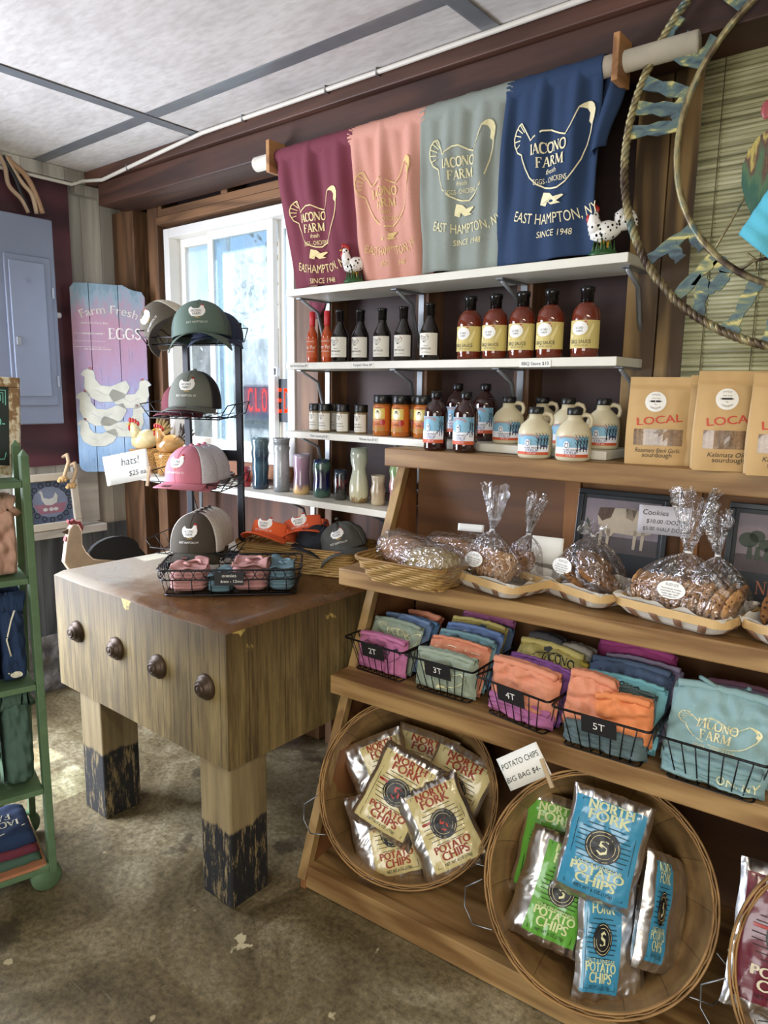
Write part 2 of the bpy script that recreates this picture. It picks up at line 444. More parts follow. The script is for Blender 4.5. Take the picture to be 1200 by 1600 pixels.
# ================================================================== STRUCTURE
X0, X1, Y0, Y1, ZC = -3.636, 2.6, -3.4, 2.34, 2.66
def concrete():
    m, nt, b = new_mat('concrete')
    v = coords(nt, (1, 1, 1))
    a = N(nt, 'ShaderNodeTexNoise'); a.inputs['Scale'].default_value = 2.2; a.inputs['Detail'].default_value = 8; a.inputs['Roughness'].default_value = .7; a.inputs['Distortion'].default_value = .8
    nt.links.new(v, a.inputs[0])
    c = ramp(nt, a.outputs[0], [(.34, '#5a4d33'), (.50, '#8d7f5e'), (.64, '#bcb08f')])
    g = N(nt, 'ShaderNodeTexNoise'); g.inputs['Scale'].default_value = 55; g.inputs['Detail'].default_value = 6; g.inputs['Roughness'].default_value = .75; nt.links.new(v, g.inputs[0])
    gr = ramp(nt, g.outputs[0], [(.32, '#77736a'), (.68, '#ffffff')])
    c = mixc(nt, .85, c, gr, 'MULTIPLY')
    # pale scratches
    for (sc, rz, th) in (((2, 22, 1), .5, .60), ((18, 3, 1), .2, .63)):
        s_ = N(nt, 'ShaderNodeTexNoise'); s_.inputs['Scale'].default_value = 2.2; s_.inputs['Detail'].default_value = 7; s_.inputs['Roughness'].default_value = .8; s_.inputs['Distortion'].default_value = 1.5
        nt.links.new(coords(nt, sc, (0, 0, rz)), s_.inputs[0])
        c = mixc(nt, ramp(nt, s_.outputs[0], [(th, 0.0), (th + .12, .55)]), c, srgb('#b5ab90'))
    # pale chips of old paint
    ch = N(nt, 'ShaderNodeTexNoise'); ch.inputs['Scale'].default_value = 9; ch.inputs['Detail'].default_value = 5; nt.links.new(coords(nt, (1, 1, 1), loc=(5.3, 2.2, 0)), ch.inputs[0])
    c = mixc(nt, ramp(nt, ch.outputs[0], [(.69, 0.0), (.71, 1.0)]), c, srgb('#c9bd98'))
    # dark damp stains
    st = N(nt, 'ShaderNodeTexNoise'); st.inputs['Scale'].default_value = 3.1; st.inputs['Detail'].default_value = 5; nt.links.new(coords(nt, (1, 1, 1), loc=(1.3, 7.2, 0)), st.inputs[0])
    c = mixc(nt, ramp(nt, st.outputs[0], [(.64, 0.0), (.67, .7)]), c, srgb('#3a3226'))
    nt.links.new(c, b.inputs['Base Color'])
    nt.links.new(ramp(nt, a.outputs[0], [(.3, .38), (.7, .6)]), b.inputs['Roughness'])
    bump(nt, b, g.outputs[0], .25, .004)
    return m
struct('floor', MB().box(X0, X1, Y0, Y1 + .1, -.05, 0), concrete())

def ceil_mat():
    m, nt, b = new_mat('ceiling_board')
    a = N(nt, 'ShaderNodeTexNoise'); a.inputs['Scale'].default_value = 3; a.inputs['Detail'].default_value = 8; a.inputs['Roughness'].default_value = .7
    nt.links.new(coords(nt, (1, 1.8, 1)), a.inputs[0])
    c = ramp(nt, a.outputs[0], [(.3, '#c6c0bc'), (.7, '#e3dfdb')])
    g = N(nt, 'ShaderNodeTexNoise'); g.inputs['Scale'].default_value = 60; g.inputs['Detail'].default_value = 5; nt.links.new(coords(nt, (.3, 1, 1)), g.inputs[0])
    c = mixc(nt, .5, c, ramp(nt, g.outputs[0], [(.35, '#dedbd8'), (.6, '#ffffff')]), 'MULTIPLY')
    vo = N(nt, 'ShaderNodeTexVoronoi'); vo.inputs['Scale'].default_value = 3.2; nt.links.new(coords(nt, (1, 1, .01)), vo.inputs[0])
    c = mixc(nt, ramp(nt, vo.outputs['Distance'], [(.012, 1.0), (.02, 0.0)]), c, srgb('#4a4540'))
    nt.links.new(c, b.inputs['Base Color']); b.inputs['Roughness'].default_value = .75
    return m
struct('ceiling', MB().box(X0, X1, Y0, Y1, ZC, ZC + .05), ceil_mat())
M_tape = plain('#85898d', .38, .35, var=.12, scale=14)
def tape_strip(x0, x1, y0, y1, ax):
    rnd = random.Random(int(x0 * 100)); mb = MB(); k = 60
    def fn(u, v):
        w = .0016 * abs(sin(v * 9)) + .0012 * noise.noise(Vector((u * 30, v * 3, 1)))
        return (x0 + (x1 - x0) * u, y0 + (y1 - y0) * v, ZC - .0015 - w) if ax == 'x' else (x0 + (x1 - x0) * v, y0 + (y1 - y0) * u, ZC - .0015 - w)
    mb.grid(fn, k, 6); return mb
t_ = tape_strip(-3.62, X1 - .02, 1.738, 1.798, 'x'); t_.grid(lambda u, v: (-2.705 + .06 * v, -3.3 + 5.3 * u, ZC - .004 - .002 * abs(sin(v * 9))), 60, 6)
t_.grid(lambda u, v: (-1.255 + .06 * v, -3.3 + 5.3 * u, ZC - .004 - .002 * abs(sin(v * 9))), 60, 6)
struct('trim_1', t_, M_tape)

# left wall: painted boards with a doorway opening nearer the photographer
M_lboard = wood('#cfcabd', '#9d978c', 'z', .8, .7, planks=('y', .105, '#3b3632'))
M_dado = wood('#6f747a', '#43474d', 'z', .9, .75, planks=('y', .14, '#1d1e20'))
lw = MB()
lw.box(X0 - .1, X0, .95, Y1, .85, ZC); lw.box(X0 - .1, X0, Y0, -.25, .85, ZC); lw.box(X0 - .1, X0, -.25, .95, 2.15, ZC)
struct('wall_left', lw, M_lboard)
struct('baseboard_left', MB().box(X0 - .08, X0 + .005, .95, Y1, .3, .86).box(X0 - .08, X0 + .005, Y0, -.25, .3, .86), M_dado)
def stone_mat():
    m, nt, b = new_mat('rubble_stone')
    vo = N(nt, 'ShaderNodeTexVoronoi'); vo.inputs['Scale'].default_value = 5; nt.links.new(coords(nt, (1, 1, 1.6)), vo.inputs[0])
    a = N(nt, 'ShaderNodeTexNoise'); a.inputs['Scale'].default_value = 12; a.inputs['Detail'].default_value = 8; nt.links.new(coords(nt), a.inputs[0])
    c = ramp(nt, a.outputs[0], [(.3, '#4c4a4c'), (.7, '#8b8888')]); nt.links.new(c, b.inputs['Base Color']); b.inputs['Roughness'].default_value = .9
    bump(nt, b, a.outputs[0], .8, .03); return m
st = MB(); st.grid(lambda u, v: (X0 + .012 + .03 * noise.noise(Vector((u * 22, v * 4, 0))) * (1 if 0 < v < 1 else 0), .95 + (Y1 - .95) * u, .31 * v), 60, 10)
st.box(X0 - .1, X0 - .02, Y0, -.25, 0, .31)
struct('trim_2', st, stone_mat())

# back wall
M_sheath = wood('#46302a', '#30211f', 'x', .8, .6, ring=.4)
M_stud = wood('#7a573a', '#513722', 'z', 1.5, .6)
M_studX = wood('#86603f', '#5a3e27', 'x', 1.5, .6)
M_post = wood('#94774a', '#4a361d', 'z', 1.3, .6, ring=1.7)
M_beam = wood('#4d3024', '#33201a', 'x', 1.4, .55)
WX0, WX1, WZ0, WZ1 = -3.305, -2.33, 1.255, 2.41     # window opening
bw = MB()
bw.box(X0, WX0, 2.32, Y1, 0, ZC); bw.box(WX1, -.62, 2.32, Y1, 0, ZC); bw.box(WX0, WX1, 2.32, Y1, 0, WZ0); bw.box(WX0, WX1, 2.32, Y1, WZ1, ZC)
bw.box(-.62, X1, 2.32, Y1, 0, 1.15); bw.box(-.62, X1, 2.32, Y1, 2.6, ZC); bw.box(1.1, X1, 2.32, Y1, 1.15, 2.6)
struct('wall_back', bw, M_sheath)
def stud(n, x0, x1, z0=0, z1=2.6, y0=2.22, m=M_stud, y1=2.32): return struct('trim_%d' % n, MB().box(x0, x1, y0, y1, z0, z1), m, bevel=.003)
k = 3
for (a, b_) in ((-3.636, -3.50), (-3.388, -3.305), (-2.30, -2.17), (-2.13, -2.09), (-1.66, -1.60), (-1.235, -1.175)):
    stud(k, a, b_); k += 1
struct('trim_%d' % k, MB().box(-3.636, -3.44, 2.17, 2.235, 0, 2.5).box(-3.636, -3.44, 2.235, 2.32, 0, 2.5), M_stud, bevel=.003); k += 1
stud(k, -.85, -.755, 0, 2.6, 2.2, M_post); k += 1
stud(k, -.75, -.672, 0, 2.6, 2.195, M_post); k += 1
# window header, sill framing and blocking
struct('trim_%d' % k, MB().box(WX0, -2.13, 2.215, 2.32, WZ1, 2.447).box(WX0, -2.13, 2.225, 2.32, 2.451, 2.485), M_studX, bevel=.003); k += 1
struct('trim_%d' % k, MB().box(-3.305, -3.27, 2.225, 2.32, 2.485, 2.6).box(-2.80, -2.75, 2.225, 2.32, 2.485, 2.6), M_stud, bevel=.003); k += 1
struct('trim_%d' % k, MB().box(WX0, WX1, 2.215, 2.32, 1.19, 1.255), wood('#a5714a', '#77492a', 'x', 1.0, .6), bevel=.003); k += 1
# beam and the board above it
struct('trim_%d' % k, MB().box(-3.50, X1, 2.02, 2.21, 2.492, 2.60), M_beam, bevel=.006); k += 1
struct('trim_%d' % k, MB().box(X0, X1, 2.0, 2.31, 2.602, ZC - .001), wood('#634030', '#43291e', 'x', 1.2, .55), bevel=.004); k += 1
struct('trim_%d' % k, MB().box(X0, X0 + .06, .95, 2.0, 2.60, ZC - .001).box(X0, X0 + .05, 1.95, 2.16, 2.55, 2.60), M_lboard, bevel=.004); k += 1
# lower wall planks under the window
struct('trim_%d' % k, MB().box(X0 + .01, -1.7, 2.295, 2.319, .0, 1.18), wood('#7b4e33', '#4d2f20', 'z', .8, .6, planks=('x', .13, '#1c120d')), bevel=0); k += 1
# dark red plywood behind the electrical panel
struct('trim_%d' % k, MB().box(X0 + .001, X0 + .018, 1.1, 1.925, 1.2, 2.60), wood('#5b3037', '#3a1d24', 'y', .5, .6), bevel=0); k += 1
# ledge rail on the left wall
struct('trim_%d' % k, MB().box(X0 + .006, X0 + .125, 1.0, 1.985, .845, .885).box(X0 + .003, X0 + .03, 1.86, 2.0, .885, 1.20), wood('#d8d3c8', '#aaa398', 'y', .8, .7), bevel=.004); k += 1
# walls behind the photographer
struct('wall_right', MB().box(X1, X1 + .1, Y0, Y1, 0, ZC), M_lboard)
struct('wall_front', MB().box(X0, -.9, Y0 - .1, Y0, 0, ZC).box(2.0, X1, Y0 - .1, Y0, 0, ZC).box(-.9, 2.0, Y0 - .1, Y0, 2.5, ZC), M_lboard)

# window 1 (left, over the sill)
M_vinyl = plain('#e6e4df', .4, var=.05, scale=8)
def dirty_glass(nm, dirt, tint, edge=0.0):
    m, nt, b = new_mat(nm)
    tr = N(nt, 'ShaderNodeBsdfTransparent'); tr.inputs[0].default_value = (*tint, 1)
    tl = N(nt, 'ShaderNodeBsdfTranslucent'); tl.inputs[0].default_value = (.85, .92, 1, 1)
    gl = N(nt, 'ShaderNodeBsdfGlossy'); gl.inputs['Roughness'].default_value = .08
    nz = N(nt, 'ShaderNodeTexNoise'); nz.inputs['Scale'].default_value = 9; nz.inputs['Detail'].default_value = 9; nz.inputs['Roughness'].default_value = .7; nt.links.new(coords(nt, (1.5, 1, .6)), nz.inputs[0])
    mr = N(nt, 'ShaderNodeMapRange'); nt.links.new(nz.outputs[0], mr.inputs[0]); mr.inputs[1].default_value = .35; mr.inputs[2].default_value = .7; mr.inputs[3].default_value = dirt * .4; mr.inputs[4].default_value = min(1, dirt * 1.6)
    m1 = N(nt, 'ShaderNodeMixShader'); nt.links.new(mr.outputs[0], m1.inputs[0]); nt.links.new(tr.outputs[0], m1.inputs[1]); nt.links.new(tl.outputs[0], m1.inputs[2])
    m2 = N(nt, 'ShaderNodeMixShader'); m2.inputs[0].default_value = .06; nt.links.new(m1.outputs[0], m2.inputs[1]); nt.links.new(gl.outputs[0], m2.inputs[2])
    nt.links.new(m2.outputs[0], nt.nodes['Material Output'].inputs[0]); return m
win = bpy.data.objects.new('window_1', None); COL.objects.link(win); win['kind'] = 'structure'
wf = MB(); x0, x1, z0, z1 = WX0 + .03, WX1, WZ0, WZ1 - .02
for a in (wf,):
    a.box(x0, x0 + .045, 2.235, 2.335, z0, z1); a.box(x1 - .045, x1, 2.235, 2.335, z0, z1); a.box(x0 + .045, x1 - .045, 2.235, 2.335, z1 - .045, z1); a.box(x0 + .045, x1 - .045, 2.235, 2.335, z0, z0 + .05)
obj('window_frame', wf, M_vinyl, win, bevel=.003)
def sash(xa, xb, y, nm, gm):
    s_ = MB(); za, zb = z0 + .05, z1 - .045
    s_.box(xa, xa + .04, y, y + .028, za, zb); s_.box(xb - .04, xb, y, y + .028, za, zb); s_.box(xa + .04, xb - .04, y, y + .028, zb - .04, zb); s_.box(xa + .04, xb - .04, y, y + .028, za, za + .045)
    obj('sash', s_, M_vinyl, win, bevel=.002); obj('pane', MB().box(xa + .04, xb - .04, y + .011, y + .016, za + .045, zb - .04), gm, win)
G1 = dirty_glass('dusty_glass', .08, (.93, .97, 1)); G2 = dirty_glass('hazy_glass', .24, (.78, .91, 1))
sash(x0 + .045, -2.86, 2.30, 'a', G1)
sash(-2.955, -2.49, 2.262, 'b', G2)
sash(-2.50, x1 - .045, 2.30, 'c', G2)
obj('latch', MB().box(-2.478, -2.455, 2.245, 2.262, 1.66, 1.70).box(-2.475, -2.465, 2.235, 2.262, 1.665, 1.695), M_steel, win)
# window 2 (right, behind the blind)
w2 = bpy.data.objects.new('window_2', None); COL.objects.link(w2); w2['kind'] = 'structure'
f2 = MB(); f2.box(-.62, -.57, 2.27, 2.335, 1.15, 2.6).box(1.05, 1.1, 2.27, 2.335, 1.15, 2.6).box(-.57, 1.05, 2.27, 2.335, 2.55, 2.6).box(-.57, 1.05, 2.27, 2.335, 1.15, 1.2).box(.2, .25, 2.28, 2.33, 1.2, 2.55)
obj('window_frame', f2, M_vinyl, w2); obj('pane', MB().box(-.57, 1.05, 2.30, 2.305, 1.2, 2.55), G1, w2)

# outside ground, a sunlit wall of hedge and a pale building
M_leaf = plain('#7d9186', .7, var=.45, scale=8)
g_ = MB().box(-9, 6, Y1 + .1, 14, -.1, -.02); struct('ground', g_, plain('#b7b2a2', .9, var=.1, scale=3))
rnd = random.Random(4)
hd = MB()
for i in range(6500):
    x = rnd.uniform(-9.5, 1.5); z = rnd.uniform(0, 3.6) ** 1.0; y = 5.6 + rnd.uniform(-.5, .5) + z * .1
    if z > 2.6 + .7 * sin(x * 1.7): continue
    s_ = rnd.uniform(.02, .055); mt = T(x, y, z) @ Rm(rnd.uniform(0, 3), rnd.uniform(0, 3), rnd.uniform(0, 3))
    hd.add([(-s_, 0, 0), (0, -s_ * .6, 0), (s_, 0, 0), (0, s_ * .6, 0)], [(0, 1, 2, 3)], 0, False, mt)
hd.box(-9.5, 1.5, 5.9, 6.3, 0, 2.2)
tag(obj('hedge', hd, M_leaf), 'sunlit leafy hedge seen hazily through the dusty window', 'hedge', kind='stuff')

# ================================================================== BUTCHER BLOCK
BX0, BX1, BY0, BY1, BZ0, BZ1 = -2.60, -1.59, 1.245, 2.10, .475, .919
def block_mat(top):
    m, nt, b = new_mat('maple_block')
    ax = (14, 14, 1.1) if not top else (9, 9, 9)
    a = N(nt, 'ShaderNodeTexNoise'); a.inputs['Scale'].default_value = 1; a.inputs['Detail'].default_value = 8; a.inputs['Roughness'].default_value = .75; nt.links.new(coords(nt, ax), a.inputs[0])
    c = ramp(nt, a.outputs[0], [(.32, '#4f4026'), (.48, '#806c42'), (.68, '#a38f5f')])
    sx = N(nt, 'ShaderNodeSeparateXYZ'); tc = N(nt, 'ShaderNodeTexCoord'); nt.links.new(tc.outputs['Object'], sx.inputs[0])
    g = N(nt, 'ShaderNodeTexNoise'); g.inputs['Scale'].default_value = 3; g.inputs['Detail'].default_value = 6; g.inputs['Roughness'].default_value = .7; nt.links.new(coords(nt, (1.6, 1.6, .6)), g.inputs[0])
    if top:
        c = ramp(nt, a.outputs[0], [(.3, '#4a3018'), (.6, '#6f4d2a')])
        # worn pale patch left by scrubbing at the back left
        ad = N(nt, 'ShaderNodeMath', operation='MULTIPLY_ADD'); nt.links.new(g.outputs[0], ad.inputs[0]); ad.inputs[1].default_value = .9; nt.links.new(sx.outputs[0], ad.inputs[2])
        c = mixc(nt, ramp(nt, N_math(nt, 'ADD', ad.outputs[0], 2.15), [(.25, 1.0), (.62, 0.0)]), c, srgb('#a59a8a'))
        nt.links.new(ramp(nt, g.outputs[0], [(.3, .2), (.7, .38)]), b.inputs['Roughness'])
    else:
        # greasy brown staining that runs down from the top edge
        ad = N(nt, 'ShaderNodeMath', operation='MULTIPLY_ADD'); nt.links.new(a.outputs[0], ad.inputs[0]); ad.inputs[1].default_value = .35
        nt.links.new(sx.outputs[2], ad.inputs[2])
        c = mixc(nt, ramp(nt, N_math(nt, 'SUBTRACT', ad.outputs[0], .5), [(.42, 0.0), (.60, .85)]), c, srgb('#4d3a1c'))
        c = mixc(nt, ramp(nt, g.outputs[0], [(.46, 0.0), (.68, .7)]), c, srgb('#5a4c30'))
        ch = N(nt, 'ShaderNodeTexNoise'); ch.inputs['Scale'].default_value = 9; ch.inputs['Detail'].default_value = 4; nt.links.new(coords(nt, (1, 1, .8), loc=(2, 0, 1)), ch.inputs[0])
        hi = N_math(nt, 'MULTIPLY', ramp(nt, ch.outputs[0], [(.655, 0.0), (.67, 1.0)]), ramp(nt, sx.outputs[2], [(.80, 0.0), (.86, 1.0)]))
        c = mixc(nt, hi, c, srgb('#c8ae62'))
        fg = N(nt, 'ShaderNodeTexNoise'); fg.inputs['Scale'].default_value = 1; fg.inputs['Detail'].default_value = 4; nt.links.new(coords(nt, (110, 110, 5)), fg.inputs[0])
        c = mixc(nt, 1.0, c, ramp(nt, fg.outputs[0], [(.36, .62), (.56, 1.0)]), 'MULTIPLY')
        for axn in (0, 1):
            fr = N_math(nt, 'FRACT', N_math(nt, 'DIVIDE', sx.outputs[axn], .1475)); 
            c = mixc(nt, ramp(nt, fr, [(.0, .85), (.022, .6), (.03, 0.0)]), c, srgb('#3a2e1c'))
        b.inputs['Roughness'].default_value = .62
    nt.links.new(c, b.inputs['Base Color']); bump(nt, b, a.outputs[0], .25, .004)
    return m
blk = thing('butcher_block', 'heavy old maple butcher block table on thick legs with black painted feet', 'table', (0, 0, 0))


def rounded_block():
    mb = MB(); nx, ny = 40, 34
    def top(u, v):
        x = BX0 + (BX1 - BX0) * u; y = BY0 + (BY1 - BY0) * v
        dip = .010 * (1 - (2 * u - 1) ** 2) * (1 - (2 * v - 1) ** 2) + .004 * noise.noise(Vector((x * 4, y * 4, 0)))
        e = min(u * (BX1 - BX0), (1 - u) * (BX1 - BX0), v * (BY1 - BY0), (1 - v) * (BY1 - BY0))
        return (x, y, BZ1 - dip - .018 * max(0, 1 - e / .03) ** 2)
    mb.grid(top, nx, ny, 1)
    zt = lambda x, y: BZ1 - .018
    for (a, b_) in (((BX0, BY0), (BX1, BY0)), ((BX1, BY0), (BX1, BY1)), ((BX1, BY1), (BX0, BY1)), ((BX0, BY1), (BX0, BY0))):
        n = nx if a[1] == b_[1] else ny
        def side(u, v, a=a, b_=b_):
            x = a[0] + (b_[0] - a[0]) * u; y = a[1] + (b_[1] - a[1]) * u
            return (x, y, BZ0 + (BZ1 - .018 + .004 * noise.noise(Vector((x * 4, y * 4, 0))) * -1 - BZ0) * v)
        mb.grid(side, n, 10, 0, sm=False)
    mb.add([(BX0, BY0, BZ0), (BX1, BY0, BZ0), (BX1, BY1, BZ0), (BX0, BY1, BZ0)], [(0, 3, 2, 1)], 0)
    return mb
obj('block_body', rounded_block(), [block_mat(False), block_mat(True)], blk)
def leg_mat():
    m, nt, b = new_mat('painted_leg')
    a = N(nt, 'ShaderNodeTexNoise'); a.inputs['Scale'].default_value = 1; a.inputs['Detail'].default_value = 7; a.inputs['Roughness'].default_value = .7; nt.links.new(coords(nt, (16, 16, 1.3)), a.inputs[0])
    c = ramp(nt, a.outputs[0], [(.3, '#66573a'), (.7, '#a08d66')])
    sx = N(nt, 'ShaderNodeSeparateXYZ'); tc = N(nt, 'ShaderNodeTexCoord'); nt.links.new(tc.outputs['Object'], sx.inputs[0])
    g = N(nt, 'ShaderNodeTexNoise'); g.inputs['Scale'].default_value = 2.0; g.inputs['Detail'].default_value = 9; g.inputs['Roughness'].default_value = .8; nt.links.new(coords(nt, (26, 26, 5)), g.inputs[0])
    edge = ramp(nt, N_math(nt, 'ADD', sx.outputs[2], N_math(nt, 'MULTIPLY', a.outputs[0], .06)), [(.285, 1.0), (.295, 0.0)])
    worn = ramp(nt, g.outputs[0], [(.525, 1.0), (.58, 0.0)])
    c = mixc(nt, N_math(nt, 'MULTIPLY', edge, worn), c, srgb('#1f2022'))
    nt.links.new(c, b.inputs['Base Color']); b.inputs['Roughness'].default_value = .6; bump(nt, b, a.outputs[0], .3, .003)
    return m
M_leg = leg_mat()
for (lx, ly) in ((BX1 - .16, BY0 + .012), (BX0 + .115, BY0 + .012), (BX1 - .16, BY1 - .16), (BX0 + .115, BY1 - .16)):
    obj('leg', MB().box(lx, lx + .148, ly, ly + .148, 0, BZ0), M_leg, blk, bevel=.006)
M_bolt = plain('#4b3a2a', .45, .5, var=.15, scale=60)
for kx in (-2.443, -2.178, -1.931, -1.685):
    M_ = T(kx, BY0, .717) @ Rm(pi / 2)
    obj('bolt', MB().lathe([(.001, .034), (.008, .034), (.010, .030), (.013, .034), (.017, .033), (.019, .026), (.022, .027), (.027, .025), (.029, .016), (.034, .015), (.040, .009), (.041, .002), (.041, -.004)], 24, M=M_), M_bolt, blk)

# ================================================================== DISPLAY RACK
A = 0.0733
RK = thing('display_rack', 'sloping pine stepped display rack holding baskets cookies and sourdough bags', 'display rack', (-1.509, 1.498, 0), A)
def rw(u, v, z=0):     # rack coordinates to world
    return (-1.509 + u * cos(A) - v * sin(A), 1.498 + u * sin(A) + v * cos(A), z)
RL = 1.95
side = [(-.03, 0), (.60, 0), (.60, 1.349), (.526, 1.349), (.07, .30), (-.03, .04)]
def side_mb(u0, u1):
    mb = MB(); n = len(side)
    V = [(u0, y, z) for y, z in side] + [(u1, y, z) for y, z in side]
    mb.add(V, [tuple(range(n))[::-1], tuple(range(n, 2 * n))] + [(i, (i + 1) % n, n + (i + 1) % n, n + i) for i in range(n)]); return mb
M_rackin = wood('#6d4a2c', '#48301c', 'x', .5, .6, ring=.7)
obj('side_panel', side_mb(-.012, .008), wood('#936238', '#6d4526', 'z', .6, .6, ring=.6), RK, bevel=.002)
obj('side_panel', side_mb(RL - .022, RL), M_rackin, RK, bevel=.002)
# pale front edge strips on the sloping side
es = MB()
for (a, b_) in (((-.03, .04), (.07, .30)), ((.07, .30), (.526, 1.349))):
    V = []
    for u in (-.016, .016):
        for (y, z) in (a, b_):
            for dy in (-.012, .022): V.append((u, y + dy, z))
    es.add(V, [(0, 1, 3, 2), (4, 6, 7, 5), (0, 4, 5, 1), (2, 3, 7, 6), (0, 2, 6, 4), (1, 5, 7, 3)])
obj('edge_strip', es, M_pineZ, RK, bevel=.002)
obj('back_panel', MB().box(.022, RL - .022, .588, .60, .06, 1.365), wood('#7d5632', '#543620', 'x', .5, .65, ring=.9), RK)
for _a in (.585, .94, 1.5): obj('batten', MB().box(_a, _a + .048, .562, .588, 1.04, 1.343), wood('#a5743f', '#7c5029', 'z', 1, .6), RK)
obj('shelf', MB().box(.010, RL, .385, .60, 1.349, 1.4095), M_pine, RK, bevel=.004)
obj('shelf', MB().box(.0, RL, .15, .587, .982, 1.037), M_pine, RK, bevel=.004)
obj('shelf', MB().box(-.012, RL, .122, .587, .618, .68), M_pine, RK, bevel=.004)
obj('base_board', MB().box(.0, RL, .0, .587, .055, .075).box(-.004, RL, -.025, .012, .004, .082), M_pine, RK, bevel=.003)

# ================================================================== WALL SHELVES
M_shelf = plain('#dedbcd', .45, var=.06, scale=12)
def tagcard(d, txt, x, w, z, h, y):
    mb = D2().rect(x - w / 2, x + w / 2, z - h / 2, z + h / 2, 0).bake(lambda a, b: (a, y, b))
    D2().text(txt, x, z - h * .22, h * .5, 1, maxw=w * .92).bake(lambda a, b: (a, y - .0006, b), mb)
    obj('price_label', mb, [M_paper, M_ink], d)
def bracket_mb(x, z, l=.17, h=.19, y=2.218):
    mb = MB(); M_ = None
    mb.box(x - .012, x + .012, y - .004, y, z - h, z); mb.box(x - .012, x + .012, y - l, y, z - .004, z)
    mb.tube([(x, y - .005, z - h + .012), (x, y - .03, z - h + .05), (x, y - .06, z - .045), (x, y - l + .02, z - .006)], .0075, 6, flat=.8)
    mb.lathe([(.001, .002), (.013, 0), (.013, -.003)], 12, M=T(x, y - .005, z - h) @ Rm(pi / 2)); return mb
M_brk = plain('#8d9093', .4, .6, var=.1, scale=20)
SH = []
for (nm, x0, x1, z, lab, br) in (
    ('top', -2.128, -.775, 1.984, 'topmost white wall shelf, with the two speckled rooster figurines on it', (-2.11, -1.63, -1.205, -.80)),
    ('sauce', -2.132, -.788, 1.705, 'white wall shelf carrying the dark glaze and BBQ sauce bottles', (-2.11, -1.63, -1.205, -.80)),
    ('spice', -2.135, -.80, 1.437, 'white wall shelf carrying the spice jars and small syrup jugs', (-2.11, -1.63, -1.205)),
    ('sill', -3.42, -1.60, 1.165, 'long low white shelf under the window, holding glazed pottery and ceramic hens', (-3.0, -2.20, -1.75))):
    t = thing('wall_shelf', lab, 'shelf')
    yb = 2.219 if nm != 'sill' else 2.214
    obj('shelf_board', MB().box(x0, x1, 2.0 if nm != 'sill' else 2.01, yb, z - .026, z), M_shelf, t, bevel=.002)
    for bx in br: obj('bracket', bracket_mb(bx, z - .027), M_brk, t)
    SH.append(t)
tagcard(SH[1], 'Hot Pot Hot Sauce $9', -2.06, .10, 1.692, .018, 1.9985)
tagcard(SH[1], 'Teriyaki Glaze $9', -1.73, .10, 1.692, .018, 1.9985)
tagcard(SH[1], 'BBQ Sauce $10', -1.04, .105, 1.688, .02, 1.9985)
tagcard(SH[2], 'Poultry Seasoning $9.50', -1.95, .10, 1.424, .018, 1.9985)
tagcard(SH[2], 'Mohawk Rub $9.50', -1.70, .09, 1.424, .018, 1.9985)

# ================================================================== PLACING HELPERS
EYE = Vector((0, 0, 1.6))
def ray(px, py): return _f + _r * ((px - 600) / 1116.36) - _u * ((py - 800) / 1116.36)
def at_z(px, py, z): d = ray(px, py); return EYE + d * ((z - 1.6) / d.z)
def at_y(px, py, y): d = ray(px, py); return EYE + d * (y / d.y)
def at_x(px, py, x): d = ray(px, py); return EYE + d * (x / d.x)
def at_plane(px, py, p, n): d = ray(px, py); return EYE + d * ((Vector(p) - EYE).dot(n) / d.dot(n))
def uv(p): x, y = p[0] + 1.509, p[1] - 1.498; return (x * cos(A) + y * sin(A), -x * sin(A) + y * cos(A))

def fabric(c, var=.06): return plain(c, .88, 0, var, 260, .25)
def basis(xd, yd, zd, loc):
    m = Matrix((xd, yd, zd)).transposed().to_4x4(); m.translation = Vector(loc); return m

# ================================================================== SHIRTS ON THE ROD
rod = thing('hanging_rod', 'white painted wooden rod with plywood end blocks, carrying the four hanging shirts', 'rod')
rb_ = MB(); rb_.tube([(-2.27, 1.985, 2.463), (-.628, 1.985, 2.463)], .027, 20)
obj('pole', rb_, plain('#d9d2c2', .5, var=.12, scale=18), rod)
for bx in (-2.162, -.828):
    obj('end_block', MB().box(bx, bx + .018, 1.935, 2.02, 2.405, 2.52), wood('#b08050', '#7e5430', 'y', 2, .6), rod, bevel=.002)

